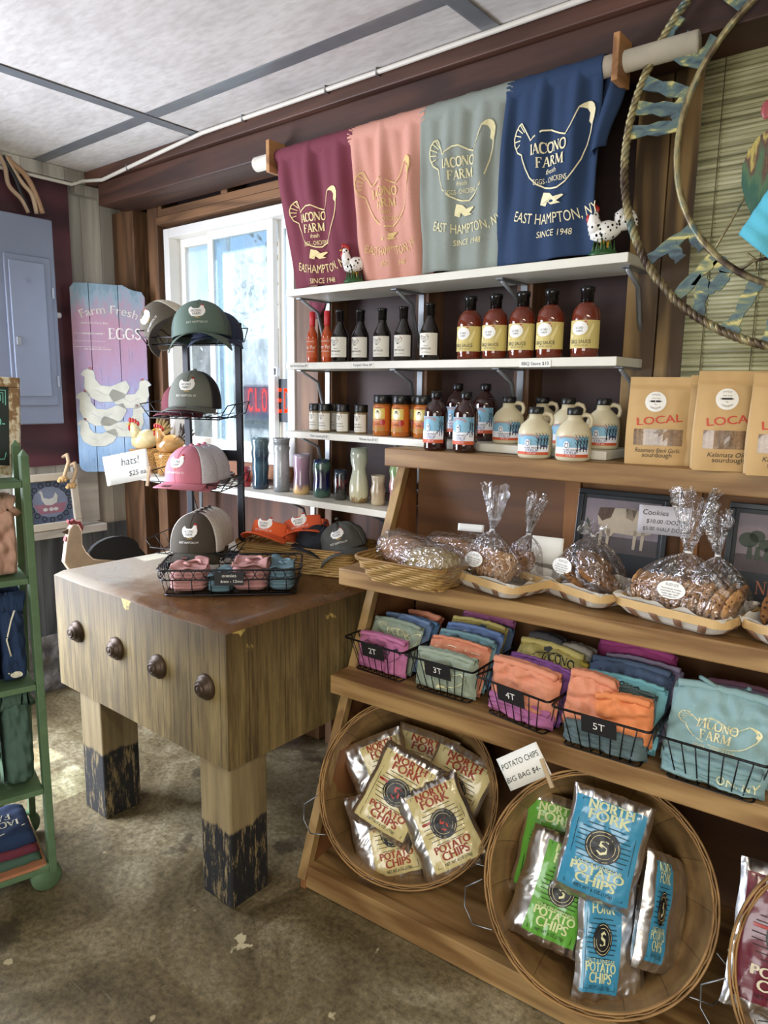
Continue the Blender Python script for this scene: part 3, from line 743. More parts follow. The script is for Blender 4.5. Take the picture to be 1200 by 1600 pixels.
def shirt(label, color, ink, xt, xb, seed, hx, hw, hz, hh, over=0.0, sleeve=None, fade=1.0, tuck=0, zb=1.988):
    rn = random.Random(seed); ph = [rn.uniform(0, 6) for _ in range(6)]
    zt = 2.492; Lf = zt - zb
    def fn(u, v):
        # v 0..0.12 behind the rod, 0.12..0.2 over it, then down the front
        if v < .10: z = 2.40 + (zt - .028 - 2.40) * v / .10; y = 2.014 + .004; t = 0
        elif v < .2:
            a = (v - .10) / .10 * pi; z = 2.463 + .031 * sin(a) ; y = 1.985 + .031 * cos(a); t = 0
        else:
            t = (v - .2) / .8; z = 2.463 - (2.463 - zb) * t; y = 1.954 + (.085 - over) * t ** 1.4
        x = xt[0] + (xt[1] - xt[0]) * u + ((xb[0] - xt[0]) + ((xb[1] - xb[0]) - (xt[1] - xt[0])) * u) * t
        e = .35 + .65 * min(1, t * 3)
        a1 = (.011 * sin(u * 17 + ph[0] + t * 1.2) + .007 * sin(u * 34 + ph[1] - t * 2) * (1 - .6 * t)) * (1 - .35 * t)
        a2 = .012 * exp(-((u - .45 - .12 * sin(ph[2]) * t) / .07) ** 2) * (1 - t) + .008 * sin(u * 7 + ph[3] + 4 * t) * t
        a3 = .004 * noise.noise(Vector((x * 18, z * 9, seed)))
        edge = -.018 * (abs(2 * u - 1) ** 6)
        y -= (a1 + a2 + a3 + edge) * e - .006
        z += -.006 * sin(u * 17 + ph[0]) * (1 if v < .2 else (1 - t)) - (.008 * sin(u * 5 + ph[4]) * t)
        x += .006 * sin(t * 9 + ph[5] + u * 3) * t
        z = max(z, zb) if t > .9 else z
        dy, dz = y - 1.985, z - 2.463
        if v < .1: y = max(y, 2.016)
        elif v < .2 or t < .06:
            r_ = sqrt(dy * dy + dz * dz)
            if r_ < .0305: y = 1.985 + dy / r_ * .0305; z = 2.463 + dz / r_ * .0305
        return (x, y, z)
    t_ = thing('t_shirt', label, 'shirt', group='farm shirts draped over the rod')
    mf = fabric(color)
    obj('cloth', MB().grid(fn, 70, 90), mf, t_, solid=.0016)
    d = D2()
    hen(d, 0, 0, 1, 1.0)
    cx = hx; 
    full = D2(); full.merge(d, lambda x, y: (cx + x * hw, hz + (y - .03 + .36 * max(0, x - .15)) * hh))
    k = hw
    full.roman('IACONO', cx - .02 * k, hz - .03 * hh, .108 * k, sx=.98, bold=1.25)
    full.roman('FARM', cx, hz - .03 * hh - .15 * k, .108 * k, sx=1.05, bold=1.2)
    full.text('fresh', cx, hz - .03 * hh - .235 * k, .055 * k, shear=.25, maxw=.2 * k); full.text('EGGS - CHICKENS', cx, hz - .03 * hh - .335 * k, .058 * k, maxw=.44 * k)
    full.text('EAST HAMPTON, NY', cx + .03 * k, hz - .56 * hh - .14 * k, .115 * k, arc=-k * 1.6, maxw=1.1 * k)
    full.text('SINCE 1948', cx + .02 * k, hz - .56 * hh - .28 * k, .07 * k, shear=.2, maxw=.45 * k)
    # project marks on the front of the cloth by height and x
    def on(x, z):
        t = (2.463 - z) / (2.463 - zb); 
        xl = xt[0] + (xb[0] - xt[0]) * t; xr = xt[1] + (xb[1] - xt[1]) * t
        u = (x - xl) / (xr - xl); p = fn(min(max(u, 0.01), .99), .2 + .8 * t)
        return (x, p[1] - .0042, z)
    obj('print', full.bake(on), plain(ink, .7, var=0), t_)
    if sleeve: obj('sleeve', sleeve, mf, t_, solid=.0016)
    return t_
hemp = MB().grid(lambda u, v: (-2.215 + .11 * u, 2.203 + .008 * sin(u * 9), 2.02 - (.03 + .10 * sin(pi * u) ** .8) * v), 12, 6)
shirt('maroon t-shirt with a cream hen print, first from the window on the rod', '#71303f', '#e4cf94', (-2.140, -1.745), (-2.125, -1.775), 1, -1.965, .25, 2.225, .275, sleeve=hemp)
shirt('peach pink t-shirt with a faint yellow hen print, second from the window', '#cc9381', '#d6b777', (-1.770, -1.440), (-1.785, -1.475), 2, -1.625, .235, 2.26, .29)
shirt('sage grey t-shirt with a pale hen print, hanging beside the navy one', '#8a9188', '#ddd3a2', (-1.462, -1.128), (-1.500, -1.19), 3, -1.315, .235, 2.30, .30, over=.01)
slv = MB().grid(lambda u, v: (-.875 + .055 * v + .010 * sin(u * 5) * v - .02 * u, 1.99 + .028 * cos(u * 2.2 + .3) - .030 * sin(v * 3.0) + .02 * u, 2.475 - .23 * u + .03 * v * (1 - u) * 0 - .012 * v + .03 * v * u), 20, 12)
shirt('navy blue t-shirt with a bold cream hen print, nearest the round metal sign', '#22395a', '#eadfb6', (-1.150, -.862), (-1.225, -.895), 4, -1.01, .24, 2.285, .295, over=.025, sleeve=slv)

# ================================================================== ROOSTER FIGURINES
def spotted():
    m, nt, b = new_mat('speckled_glaze')
    vo = N(nt, 'ShaderNodeTexVoronoi'); vo.inputs['Scale'].default_value = 95; nt.links.new(coords(nt, (1, 1, .8)), vo.inputs[0])
    c = ramp(nt, vo.outputs['Distance'], [(.30, '#17171a'), (.36, '#f1efe9')]); nt.links.new(c, b.inputs['Base Color']); b.inputs['Roughness'].default_value = .2; return m
M_spot = spotted(); M_red = plain('#b02a22', .3, var=.05); M_grn = plain('#2c5a2a', .4, var=.3, scale=60); M_yel = plain('#d9a92e', .35, var=.05)
def ellip(c, r, n=18, k=12): return MB().sphere(c, *r, n=n, k=k)
def figurine(label, loc, rz, s=1.0):
    t = thing('rooster_figurine', label, 'figurine', loc, rz, 'speckled rooster figurines')
    b = MB()
    def body(u, v):   # u along the body from breast to tail
        a = v * 2 * pi; x = -.034 + .075 * u; r = .026 * sin(pi * min(1, u * .9 + .08)) ** .6
        zc = .055 + .012 * u
        return (x * s, r * cos(a) * .85 * s, (zc + r * sin(a)) * s)
    b.grid(body, 16, 16, cv=True)
    b.tube([(-.018 * s, 0, .06 * s), (-.028 * s, 0, .085 * s), (-.030 * s, 0, .106 * s), (-.034 * s, 0, .113 * s)], [.021 * s, .016 * s, .0115 * s, .006 * s], 12)
    obj('body', b, M_spot, t)
    tl = MB()
    for i, a in enumerate((.25, .6, .95, 1.25, 1.5)):
        tl.tube([(.030 * s, 0, .068 * s), ((.030 + .03 * cos(a)) * s, .004 * (i % 2) * s, (.068 + .03 * sin(a)) * s), ((.036 + .040 * cos(a - .2)) * s, 0, (.068 + .045 * sin(a)) * s)], [.010 * s, .012 * s, .007 * s], 8)
    obj('tail', tl, M_spot, t)
    c = MB()
    for i in range(4): c.sphere(((-.038 + .006 * i) * s, 0, (.122 - .001 * i * i) * s), .005 * s, .003 * s, .008 * s, 8, 6)
    obj('comb', c, M_red, t)
    obj('wattle', ellip((-.0405 * s, 0, .094 * s), (.006 * s, .009 * s, .013 * s), 10, 8), M_red, t)
    obj('beak', MB().tube([(-.040 * s, 0, .109 * s), (-.050 * s, 0, .106 * s)], [.004 * s, .0008], 8), M_yel, t)
    obj('leg', MB().tube([(-.004 * s, -.006 * s, .012 * s), (-.002 * s, -.006 * s, .04 * s)], .0055 * s, 8), M_yel, t); obj('leg', MB().tube([(.012 * s, .008 * s, .012 * s), (.010 * s, .008 * s, .04 * s)], .0055 * s, 8), M_yel, t)
    g = MB().lathe([(.034 * s, 0), (.036 * s, .006 * s), (.030 * s, .014 * s), (.012 * s, .02 * s), (.001, .022 * s)], 20, sy=.8)
    rn = random.Random(3)
    for i in range(16):
        a = rn.uniform(0, 6.28); g.tube([(.026 * cos(a) * s, .02 * sin(a) * s, .008 * s), (.024 * cos(a) * s, .018 * sin(a) * s, rn.uniform(.025, .045) * s)], [.005 * s, .001], 5)
    obj('grass_base', g, M_grn, t); return t
figurine('speckled rooster figurine at the right end of the top shelf, beside the navy shirt', (-.865, 2.045, 1.985), radians(24), 1.15)
figurine('speckled rooster figurine between the maroon and the peach shirts', (-1.80, 2.03, 1.985), radians(36), 1.08)

# ================================================================== BOTTLES AND JARS
def curved(rfn, z0=0.0, off=.0006):
    """lay a flat label on a body of revolution, its centre facing -y"""
    return lambda x, y, q: ((rfn(y) + off + q * .00006) * sin(x / rfn(y)), -(rfn(y) + off + q * .00006) * cos(x / rfn(y)), y)
def label_mesh(r, z0, z1, w, marks, off=.0006, nz=1):
    rf = r if callable(r) else (lambda y: r)
    base = D2().rect(-w / 2, w / 2, z0, z1, 0, 18, nz).bake(curved(rf, 0, off))
    if marks: marks.bake(curved(rf, 0, off * 2.4), base)
    return base
def mini_hen(d, x, y, w, ink, red=None, txt=True, fillm=None, tw=.5):
    f = lambda p: (x + p[0] * w, y + p[1] * w)
    if fillm is not None: d.star([f(p) for p in SIL], x, y, fillm)
    if red is not None: d.poly([f(p) for p in [(.28, .40), (.31, .50), (.37, .47), (.43, .49), (.47, .40), (.40, .38)]], red); d.poly([f(p) for p in [(.46, .30), (.52, .28), (.49, .18)]], red)
    if txt:
        d.text('IACONO', x, y - .03 * w, .14 * w, ink, maxw=tw * w); d.text('FARM', x, y - .22 * w, .14 * w, ink, maxw=tw * .8 * w)

def hot_sauce():
    t = thing('hot_sauce_bottle', '', 'bottle', group='hot sauce bottles')
    obj('bottle', MB().lathe([(.020, 0), (.0215, .004), (.0215, .098), (.019, .112), (.011, .130), (.009, .140), (.009, .150)], 24), plain('#b5481a', .15, var=.05, coat=.6), t)
    obj('cap', MB().lathe([(.0105, .139), (.0115, .142), (.0115, .192), (.0105, .194)], 20), plain('#c1232b', .3, var=0), t)
    d = D2().text("Hot 'Pot'", 0, .052, .014, 1, maxw=.046, shear=.2).text('HOT SAUCE', 0, .040, .005, 1).text('FARM MADE', 0, .078, .005, 1)
    obj('label', label_mesh(.0215, .02, .092, .064, d), [plain('#c25a28', .5, var=.04), M_white], t); return t
def glaze():
    t = thing('glaze_bottle', '', 'bottle', group='teriyaki glaze bottles')
    obj('bottle', MB().lathe([(.030, 0), (.033, .005), (.033, .098), (.030, .108), (.018, .133), (.0145, .146), (.014, .178)], 26), plain('#120a08', .06, var=0, coat=1.0), t)
    obj('cap', MB().lathe([(.0155, .150), (.0155, .183), (.0175, .184), (.0175, .192), (.0155, .193)], 20), plain('#0b0b0c', .2, var=0), t)
    d = D2(); mini_hen(d, -.006, .075, .026, 1, 2); hen(d, -.006, .075, .03, .03, 1, .03); d.text('TERIYAKI', 0, .048, .003, 1).text('FARM GLAZE', -.002, .037, .0065, 1, maxw=.04).text('12 FL OZ (355 ml)', 0, .026, .003, 1)
    obj('label', label_mesh(.033, .018, .092, .088, d), [plain('#e6e2d6', .6, var=.02), M_ink, M_red], t); return t
def bbq():
    t = thing('barbecue_sauce_bottle', '', 'bottle', group='BBQ sauce bottles')
    obj('bottle', MB().lathe([(.036, 0), (.040, .005), (.0405, .022), (.0415, .03), (.0415, .112), (.0405, .125), (.036, .140), (.025, .154), (.0175, .160)], 28), plain('#6b2a17', .1, var=.08, coat=.9), t)
    obj('cap', MB().lathe([(.0185, .158), (.0185, .188), (.0215, .190), (.0215, .204), (.019, .205)], 24), plain('#0c0c0d', .2, var=0), t)
    d = D2(); d.disc(-.006, .083, .024, .02, 2); mini_hen(d, -.006, .082, .046, 1, 3); d.text('BBQ SAUCE', -.002, .040, .010, 1, maxw=.06).text('NET WT 12 FL OZ', 0, .032, .004, 1, maxw=.04)
    d.poly([(.014, .06), (.035, .10), (.035, .085), (.02, .05)], 4); d.poly([(-.036, .05), (-.02, .062), (-.034, .07)], 4)
    obj('label', label_mesh(.0415, .026, .106, .125, d, .0008), [plain('#cdbb74', .6, var=.06), M_ink, M_white, M_red, plain('#dfd093', .6, var=0)], t); return t
def seasoning():
    t = thing('seasoning_jar', '', 'jar', group='poultry seasoning jars')
    obj('jar', MB().lathe([(.023, 0), (.025, .004), (.025, .078), (.022, .084)], 24), plain('#8d7b58', .25, var=.2, scale=300, coat=.6), t)
    obj('lid', MB().lathe([(.0255, .082), (.0262, .084), (.0262, .108), (.025, .110)], 30), M_black, t)
    d = D2(); mini_hen(d, -.004, .062, .022, 1, 2); hen(d, -.004, .062, .024, .024, 1, .03); d.text('POULTRY', -.003, .034, .005, 1).text('SEASONING', -.002, .024, .0045, 1).text('NET WT 2 OZ', 0, .013, .003, 1)
    obj('label', label_mesh(.025, .008, .074, .066, d), [plain('#e6e2d6', .6, var=.02), M_ink, M_red], t); return t
def rub():
    t = thing('spice_rub_jar', '', 'jar', group='spice rub jars')
    obj('jar', MB().lathe([(.031, 0), (.034, .005), (.032, .108), (.029, .118)], 26), plain('#b5651f', .2, var=.15, scale=200, coat=.7), t)
    obj('lid', MB().lathe([(.031, .117), (.0325, .119), (.0325, .147), (.031, .149)], 30), plain('#111214', .3, var=0), t)
    d = D2(); d.rect(-.026, .026, .062, .10, 1, 8).disc(0, .080, .015, .019, 2); d.disc(0, .085, .006, .008, 3).disc(0, .074, .008, .009, 4); d.text('MOHAWK RUB', 0, .053, .007, 2, maxw=.046).disc(.019, .050, .010, .010, 5)
    d.text('SMOKED', 0, .10, .005, 3, maxw=.03).text('APPLE', 0, .04, .006, 3, maxw=.03).rect(-.026, .026, .018, .034, 6, 8)
    obj('label', label_mesh(lambda y: .034 - .0185 * (y - .005), .018, .108, .098, d, .0008, 4), [plain('#c96c24', .5, var=.05), plain('#d9c25e', .5, var=.03), plain('#e9dfb6', .5, var=0), M_ink, plain('#f2ead8', .5, var=0), M_red, plain('#b07a2a', .5, var=.1)], t); return t
def owl_scene(d, s, jug=True):
    """winter wood label: sky, bare trees, hut, owl; material slots 1.."""
    x = lambda a: a * s
    d.rect(x(-.5), x(.5), x(.02), x(.30), 3, 10)       # snow
    d.rect(x(-.5), x(.5), x(0), x(.09), 5, 10)         # orange band
    rn = random.Random(2)
    for i, tx in enumerate((.16, .24, .33, .42) if jug else (.34, .42)):
        d.stroke([(x(tx), x(.18)), (x(tx + .01), x(.55))], x(.028), 2)
        for k in range(5):
            yy = .35 + k * .06; d.stroke([(x(tx), x(yy)), (x(tx + (.06 if k % 2 else -.06)), x(yy + .11))], x(.012), 2)
    d.poly([(x(.2), x(.24)), (x(.46), x(.24)), (x(.42), x(.33)), (x(.28), x(.33))], 6)
    d.disc(x(-.12), x(.37), x(.075), x(.12), 3).disc(x(-.12), x(.36), x(.05), x(.08), 2).disc(x(-.12), x(.36), x(.035), x(.06), 3).disc(x(-.15), x(.43), x(.014), None, 2, 8).disc(x(-.09), x(.43), x(.014), None, 2, 8)
    d.text('DEEP MOUNTAIN', x(-.1), x(.60), x(.07), 4, maxw=x(.55), arc=x(.6)); d.text('PURE MAPLE', 0, x(.20), x(.05), 2, maxw=x(.5)); d.text('SYRUP', x(0), x(.10), x(.085), 6, maxw=x(.5)); d.text('12 FL OZ', 0, x(.03), x(.04), 3, maxw=x(.4))
    return d
OWLM = [plain('#7fb2cc', .5, var=.03), M_ink, plain('#1b1d28', .6, var=0), plain('#e8e8ee', .6, var=0), plain('#d9762a', .6, var=0), plain('#c4532a', .6, var=0), plain('#4d5a7d', .6, var=0)]
def syrup():
    t = thing('syrup_bottle', '', 'bottle', group='tall dark syrup bottles')
    obj('bottle', MB().lathe([(.034, 0), (.038, .005), (.039, .012), (.039, .122), (.036, .136), (.025, .152), (.0155, .160), (.014, .172)], 28), plain('#2b0f0d', .05, var=0, coat=1.0), t)
    obj('cap', MB().lathe([(.017, .170), (.018, .172), (.018, .190), (.016, .192)], 24), plain('#17171a', .25, .3, var=0), t)
    d = owl_scene(D2(), .1, False); e = D2().merge(d, lambda x, y: (x * .84, y * 1.28 + .026), 0)
    e.poly([(-.031, .070), (.031, .070), (.031, .060), (-.031, .060)], 3)
    obj('label', label_mesh(.039, .026, .112, .085, e, .0008), OWLM, t); return t
def jug():
    t = thing('syrup_jug', '', 'jug', group='cream plastic syrup jugs')
    mc = plain('#cfc4a4', .4, var=.03)
    obj('jug_body', MB().lathe([(.044, 0), (.049, .005), (.0505, .015), (.0505, .068), (.049, .082), (.042, .098), (.028, .111), (.021, .117), (.019, .132)], 30), mc, t)
    obj('handle', MB().tube([(.016, 0, .128), (.030, 0, .131), (.043, 0, .127), (.048, 0, .115), (.046, 0, .102), (.041, 0, .096)], [.007, .007, .0065, .006, .006, .007], 10), mc, t)
    obj('cap', MB().lathe([(.0215, .130), (.0225, .132), (.0225, .148), (.020, .150)], 28), M_black, t)
    e = D2().merge(owl_scene(D2(), .1, True), lambda x, y: (x * 1.04, y * .92 + .012))
    obj('label', label_mesh(.0505, .012, .070, .105, e, .0008), OWLM, t); return t
def series(make, specs, first_label=None):
    src = None
    for lab, p, rz in specs:
        if src is None: src = make(); src['label'] = lab; src.location = p; src.rotation_euler = (0, 0, rz)
        else: dup(src, lab, p, rz)
    return src
def on_shelf(px, z, y): p = at_y(px, 600, y); # x where that column crosses height z
def colx(px, y, z):
    """x of the point at depth y and height z that shows in picture column px"""
    lo, hi = -4.0, 1.5
    for _ in range(50):
        m = (lo + hi) / 2; d = Vector((m, y, z)) - EYE
        c = 600 + 1116.36 * d.dot(_r) / d.dot(_f)
        if c < px: lo = m
        else: hi = m
    return (lo + hi) / 2
def row(cols, y, z, rz): return [((colx(c, (y[i] if isinstance(y, (list, tuple)) else y), z + .05), (y[i] if isinstance(y, (list, tuple)) else y), z), rz) for i, c in enumerate(cols)]
z2, z3 = 1.7055, 1.4375
R_ = row((488, 511), 2.05, z2, .2)
series(hot_sauce, [('red-capped orange hot sauce bottle at the very left end of its shelf',) + R_[0], ('red-capped orange hot sauce bottle right beside the first black glaze bottle',) + R_[1]])
R_ = row((531, 563, 597, 630, 671), (2.05, 2.09, 2.09, 2.09, 2.06), z2, .2)
series(glaze, [(l,) + R_[i] for i, l in enumerate(('black glaze bottle touching the red-capped hot sauce', 'black glaze bottle, second from the hot sauce', 'black glaze bottle in the middle of the five', 'black glaze bottle standing under the second shelf bracket', 'black glaze bottle set apart, nearest the BBQ sauce'))])
R_ = row((733.5, 773, 815, 859, 914), (2.06, 2.06, 2.06, 2.06, 2.06), z2, .12)
series(bbq, [(l,) + R_[i] for i, l in enumerate(('brown BBQ sauce bottle nearest the black glaze bottles', 'brown BBQ sauce bottle just left of the bracket under the top shelf', 'brown BBQ sauce bottle in the middle of its row of five', 'brown BBQ sauce bottle directly above the BBQ price label', 'brown BBQ sauce bottle set apart at the right end of the shelf'))])
R_ = row((493, 508, 536, 564, 522), (2.07, 2.05, 2.06, 2.07, 2.125), z3, .2)
series(seasoning, [(l,) + R_[i] for i, l in enumerate(('black-lidded seasoning jar furthest left, half hidden', 'black-lidded seasoning jar second from the left end of its shelf', 'black-lidded seasoning jar third from the left end, above its price label', 'black-lidded seasoning jar standing by itself beside the orange rub jars', 'black-lidded seasoning jar in the back row, mostly hidden'))])
R_ = row((597, 626, 661, 613, 644), (2.055, 2.055, 2.06, 2.13, 2.13), z3, .15)
series(rub, [(l,) + R_[i] for i, l in enumerate(('orange spice rub jar nearest the black-lidded white jars', 'orange spice rub jar in the middle of the front row', 'orange spice rub jar half hidden by the first syrup bottle', 'orange spice rub jar in the back row, behind the first two', 'orange spice rub jar in the back row, near the syrup bottles'))])
zr = 1.410
R1 = row((680.5, 727), (1.94, 1.95), zr, .2); R2 = row((714, 757), (2.12, 2.12), z3, .2)
series(syrup, [(l,) + (R1 + R2)[i] for i, l in enumerate(('dark syrup bottle at the left end of the pine rack top', 'dark syrup bottle on the rack top, second from its left end', 'dark syrup bottle on the white shelf, seen between the two front ones', 'dark syrup bottle on the white shelf beside the first cream jug'))])
R1 = row((836, 896), (1.945, 1.95), zr, .3); R2 = row((794, 846, 886, 941), (2.08, 2.155, 2.085, 2.10), z3, .3)
series(jug, [(l,) + (R1 + R2)[i] for i, l in enumerate(('cream syrup jug in the front row on the rack, left one', 'cream syrup jug in the front row on the rack, right one', 'cream syrup jug on the white shelf, next to the dark bottles', 'cream syrup jug in the back, handle showing above the left front jug', 'cream syrup jug in the back, between the two front jugs', 'cream syrup jug at the right end of the white shelf by the post'))])

# ================================================================== SOURDOUGH BAGS
M_kraft = plain('#c9a670', .6, var=.06, scale=14)
def crumb():
    m, nt, b = new_mat('cracker_slices')
    a = N(nt, 'ShaderNodeTexNoise'); a.inputs['Scale'].default_value = 160; a.inputs['Detail'].default_value = 4; nt.links.new(coords(nt), a.inputs[0])
    w = N(nt, 'ShaderNodeTexNoise'); w.inputs['Scale'].default_value = 1; nt.links.new(coords(nt, (70, 1, 2)), w.inputs[0])
    c = mixc(nt, .5, ramp(nt, a.outputs[0], [(.3, '#5b4430'), (.7, '#a98d6b')]), ramp(nt, w.outputs[0], [(.35, '#2a2123'), (.6, '#a08060')])); nt.links.new(c, b.inputs['Base Color']); b.inputs['Roughness'].default_value = .25; b.inputs['Coat Weight'].default_value = .6; return m
M_crumb = crumb()
def kraft_bag(label, p, rz, w, h, l1, l2, dep=.07, lean=0):
    t = thing('sourdough_bag', label, 'bag', p, Euler((lean, 0, rz)), 'kraft sourdough bags on the rack top')
    def face(sg):
        def fn(u, v):
            x = (u - .5) * w * (1 + .02 * sin(v * 5)); z = h * v
            th = dep / 2 * (1 - .98 * max(0, v - .12) ** 1.5 * 1.05) * (1 - .25 * (abs(2 * u - 1)) ** 4)
            if v > .88: th = .002
            bul = .006 * sin(pi * u) * sin(pi * min(v * 1.1, 1))
            return (x, -sg * (th + bul + .0015 * noise.noise(Vector((x * 40, z * 30, sg)))), z)
        return fn
    f, bk = face(1), face(-1)
    mb = MB(); mb.grid(f, 24, 40, 0); mb.grid(bk, 24, 40, 0)
    for uu in (0, 1): mb.grid(lambda a, v, uu=uu: tuple(Vector(f(uu, v)).lerp(Vector(bk(uu, v)), a) + Vector(((-1 if uu else 1) * .012 * sin(pi * a) * (v < .86), 0, 0))), 4, 40, 0)
    obj('pouch', mb, M_kraft, t)
    on = lambda x, z, o=.001: (x, f(.5 + x / w, z / h)[1] - o, z)
    wd = D2().rect(-w * .38, w * .38, h * .225, h * .41, 0, 10, 4)
    obj('clear_window', wd.bake(lambda x, z: on(x, z, .0008)), M_crumb, t)
    d = D2(); d.rect(-w * .49, w * .49, h * .885, h * .892, 0, 12); 
    obj('seal_crease', d.bake(lambda x, z: on(x, z, .0006)), plain('#a07c42', .6, var=0), t)
    c = D2(); c.disc(-.012, h * .72, w * .165, w * .165, 0, 28); c.text('MADE', -.012, h * .72 + w * .105, w * .03, 1, arc=w * .14).text('with love', -.012, h * .72 + w * .045, w * .026, 1).rect(-.012 - w * .075, -.012 + w * .075, h * .72 - w * .008, h * .72 + w * .022, 2).rect(-.012 - w * .10, -.012 + w * .10, h * .72 + w * .002, h * .72 + w * .012, 2)
    c.text('by', -.012, h * .72 - w * .05, w * .024, 1).text('MARILENA', -.012, h * .72 - w * .12, w * .028, 1, arc=-w * .14)
    obj('round_sticker', c.bake(lambda x, z, q: on(x, z, .0014 + q * .00018)), [M_white, plain('#7a6f66', .6, var=0), M_ink], t)
    e = D2(); e.text('LOCAL', 0, h * .475, w * .125, 0, rot=.11, sx=1.25); e.text('LOCAL', .0012, h * .475, w * .125, 0, rot=.11, sx=1.25); e.text(l1, 0, h * .145, w * .07, 1, shear=.25, maxw=w * .7).text(l2, 0, h * .09, w * .075, 1, maxw=w * .5)
    obj('print', e.bake(lambda x, z: on(x, z, .0012)), [plain('#c4452e', .6, var=0), M_ink], t)
    return t
kraft_bag('kraft pouch of rosemary black garlic sourdough, beside the end cream jug', (colx(1026, 2.02, 1.45), 2.02, zr), .33, .165, .238, 'Rosemary Black Garlic', 'sourdough', .065)
kraft_bag('kraft pouch of Kalamata olive sourdough, in front of the window blind', (colx(1134, 1.985, 1.45), 1.985, zr), .40, .162, .252, 'Kalamata Olive', 'sourdough', .06)
kraft_bag('kraft pouch of sourdough cut off by the right edge of the photo', (colx(1222, 1.955, 1.45), 1.955, zr), .36, .16, .245, 'Kalamata Olive', 'sourdough', .06)
kraft_bag('kraft pouch of sourdough hidden behind the Kalamata olive pouch', (colx(1118, 2.065, 1.45), 2.065, zr), .40, .155, .243, 'Rosemary', 'sourdough', .05)

# ================================================================== POTTERY ON THE LOW SHELF
def glaze_mat(stops, sc=18, rough=.12, band=True, key=0):
    m, nt, b = new_mat('glaze')
    sx = N(nt, 'ShaderNodeSeparateXYZ'); tc = N(nt, 'ShaderNodeTexCoord'); nt.links.new(tc.outputs['Object'], sx.inputs[0])
    a = N(nt, 'ShaderNodeTexNoise'); a.inputs['Scale'].default_value = sc; a.inputs['Detail'].default_value = 7; a.inputs['Roughness'].default_value = .6; a.inputs['Distortion'].default_value = 1.0; nt.links.new(coords(nt, (1, 1, .6), loc=(key, 0, 0)), a.inputs[0])
    if band: f = N_math(nt, 'ADD', N_math(nt, 'MULTIPLY', sx.outputs[2], 4.2), N_math(nt, 'MULTIPLY', N_math(nt, 'SUBTRACT', a.outputs[0], .5), .55))
    else: f = a.outputs[0]
    nt.links.new(ramp(nt, f, stops), b.inputs['Base Color']); b.inputs['Roughness'].default_value = rough; b.inputs['Coat Weight'].default_value = .7; return m
def pot(label, px, y, prof, mat, cat='vase', nm='glazed_vase', n=32):
    z = 1.1655; mb = MB(); full = prof + [(prof[-1][0] - .004, prof[-1][1]), (prof[-1][0] - .006, prof[-1][1] - .03), (.001, prof[-1][1] - .035)]
    mb.lathe(full, n); o = obj(nm, mb, mat, loc=(colx(px, y, z + .08), y, z)); tag(o, label, cat, 'glazed pottery on the low shelf'); return o
def prof(H_, pts): return [(r, z * H_) for r, z in pts]
blueg = glaze_mat([(.1, '#1d3344'), (.45, '#3c5a66'), (.6, '#22384a'), (.9, '#5c7277')], 30)
pot('tall ribbed dark blue-green vase beside the black hat rack post', 407, 2.10, prof(.225, [(.034, 0), (.037, .05), (.034, .25), (.038, .42), (.036, .58), (.040, .7), (.036, .82), (.042, .93), (.042, 1)]), blueg)
pot('tall pale grey speckled stoneware vase', 440, 2.105, prof(.23, [(.034, 0), (.036, .1), (.034, .5), (.033, .75), (.037, .82), (.033, .86), (.036, .97), (.040, 1)]), glaze_mat([(.1, '#6f7273'), (.5, '#a4a6a2'), (.9, '#86898a')], 60, .25))
pot('lavender pink cup with a bare clay foot', 471, 2.11, prof(.17, [(.031, 0), (.036, .08), (.034, .3), (.031, .5), (.034, .72), (.034, .9), (.036, 1)]), glaze_mat([(.07, '#c9a66f'), (.16, '#776272'), (.35, '#8c6f80'), (.6, '#a98598'), (.75, '#9aa3ab')], 16, .15))
pot('squat dark blue cup with running green glaze', 503, 2.105, prof(.155, [(.030, 0), (.037, .08), (.037, .3), (.033, .5), (.038, .75), (.036, .9), (.033, 1)]), glaze_mat([(.1, '#39564a'), (.2, '#161f4a'), (.4, '#1d1838'), (.55, '#4a6a58'), (.65, '#16264d')], 22, .08))
pot('small near-black cup with a red fleck', 532, 2.105, prof(.122, [(.023, 0), (.028, .08), (.027, .4), (.029, .65), (.026, .85), (.025, 1)]), glaze_mat([(.1, '#3a3833'), (.2, '#15171d'), (.3, '#5a1f22'), (.36, '#15171d'), (.5, '#24303f')], 30, .08))
pot('cream white gourd-shaped vase with drips at the foot', 561, 2.105, prof(.215, [(.026, 0), (.036, .04), (.040, .2), (.037, .38), (.028, .56), (.027, .63), (.034, .76), (.035, .88), (.032, 1)]), glaze_mat([(.03, '#8a6c3c'), (.08, '#cfcaa8'), (.5, '#bfc2ae'), (.9, '#aab4a5')], 20, .12))
pot('small beige wavy stoneware cup', 591, 2.105, prof(.115, [(.024, 0), (.028, .1), (.026, .3), (.030, .5), (.024, .72), (.027, .95), (.028, 1)]), glaze_mat([(.1, '#bfae90'), (.3, '#a8957a'), (.45, '#c7baa0')], 40, .25))
pot('green over pink twisted vase, half hidden by the rack side', 622, 2.11, prof(.215, [(.028, 0), (.034, .1), (.031, .25), (.035, .4), (.030, .52), (.035, .65), (.030, .78), (.034, .9), (.030, 1)]), glaze_mat([(.08, '#c5aa8c'), (.25, '#b98088'), (.42, '#c0a492'), (.5, '#7d9a63'), (.85, '#93a77c')], 16, .12))
pot('small red glass candle holder behind the pink hat', 383, 2.10, prof(.09, [(.022, 0), (.026, .1), (.026, 1)]), plain('#b3202c', .1, var=.05, coat=.8, trans=.3), 'candle holder', 'candle_holder')

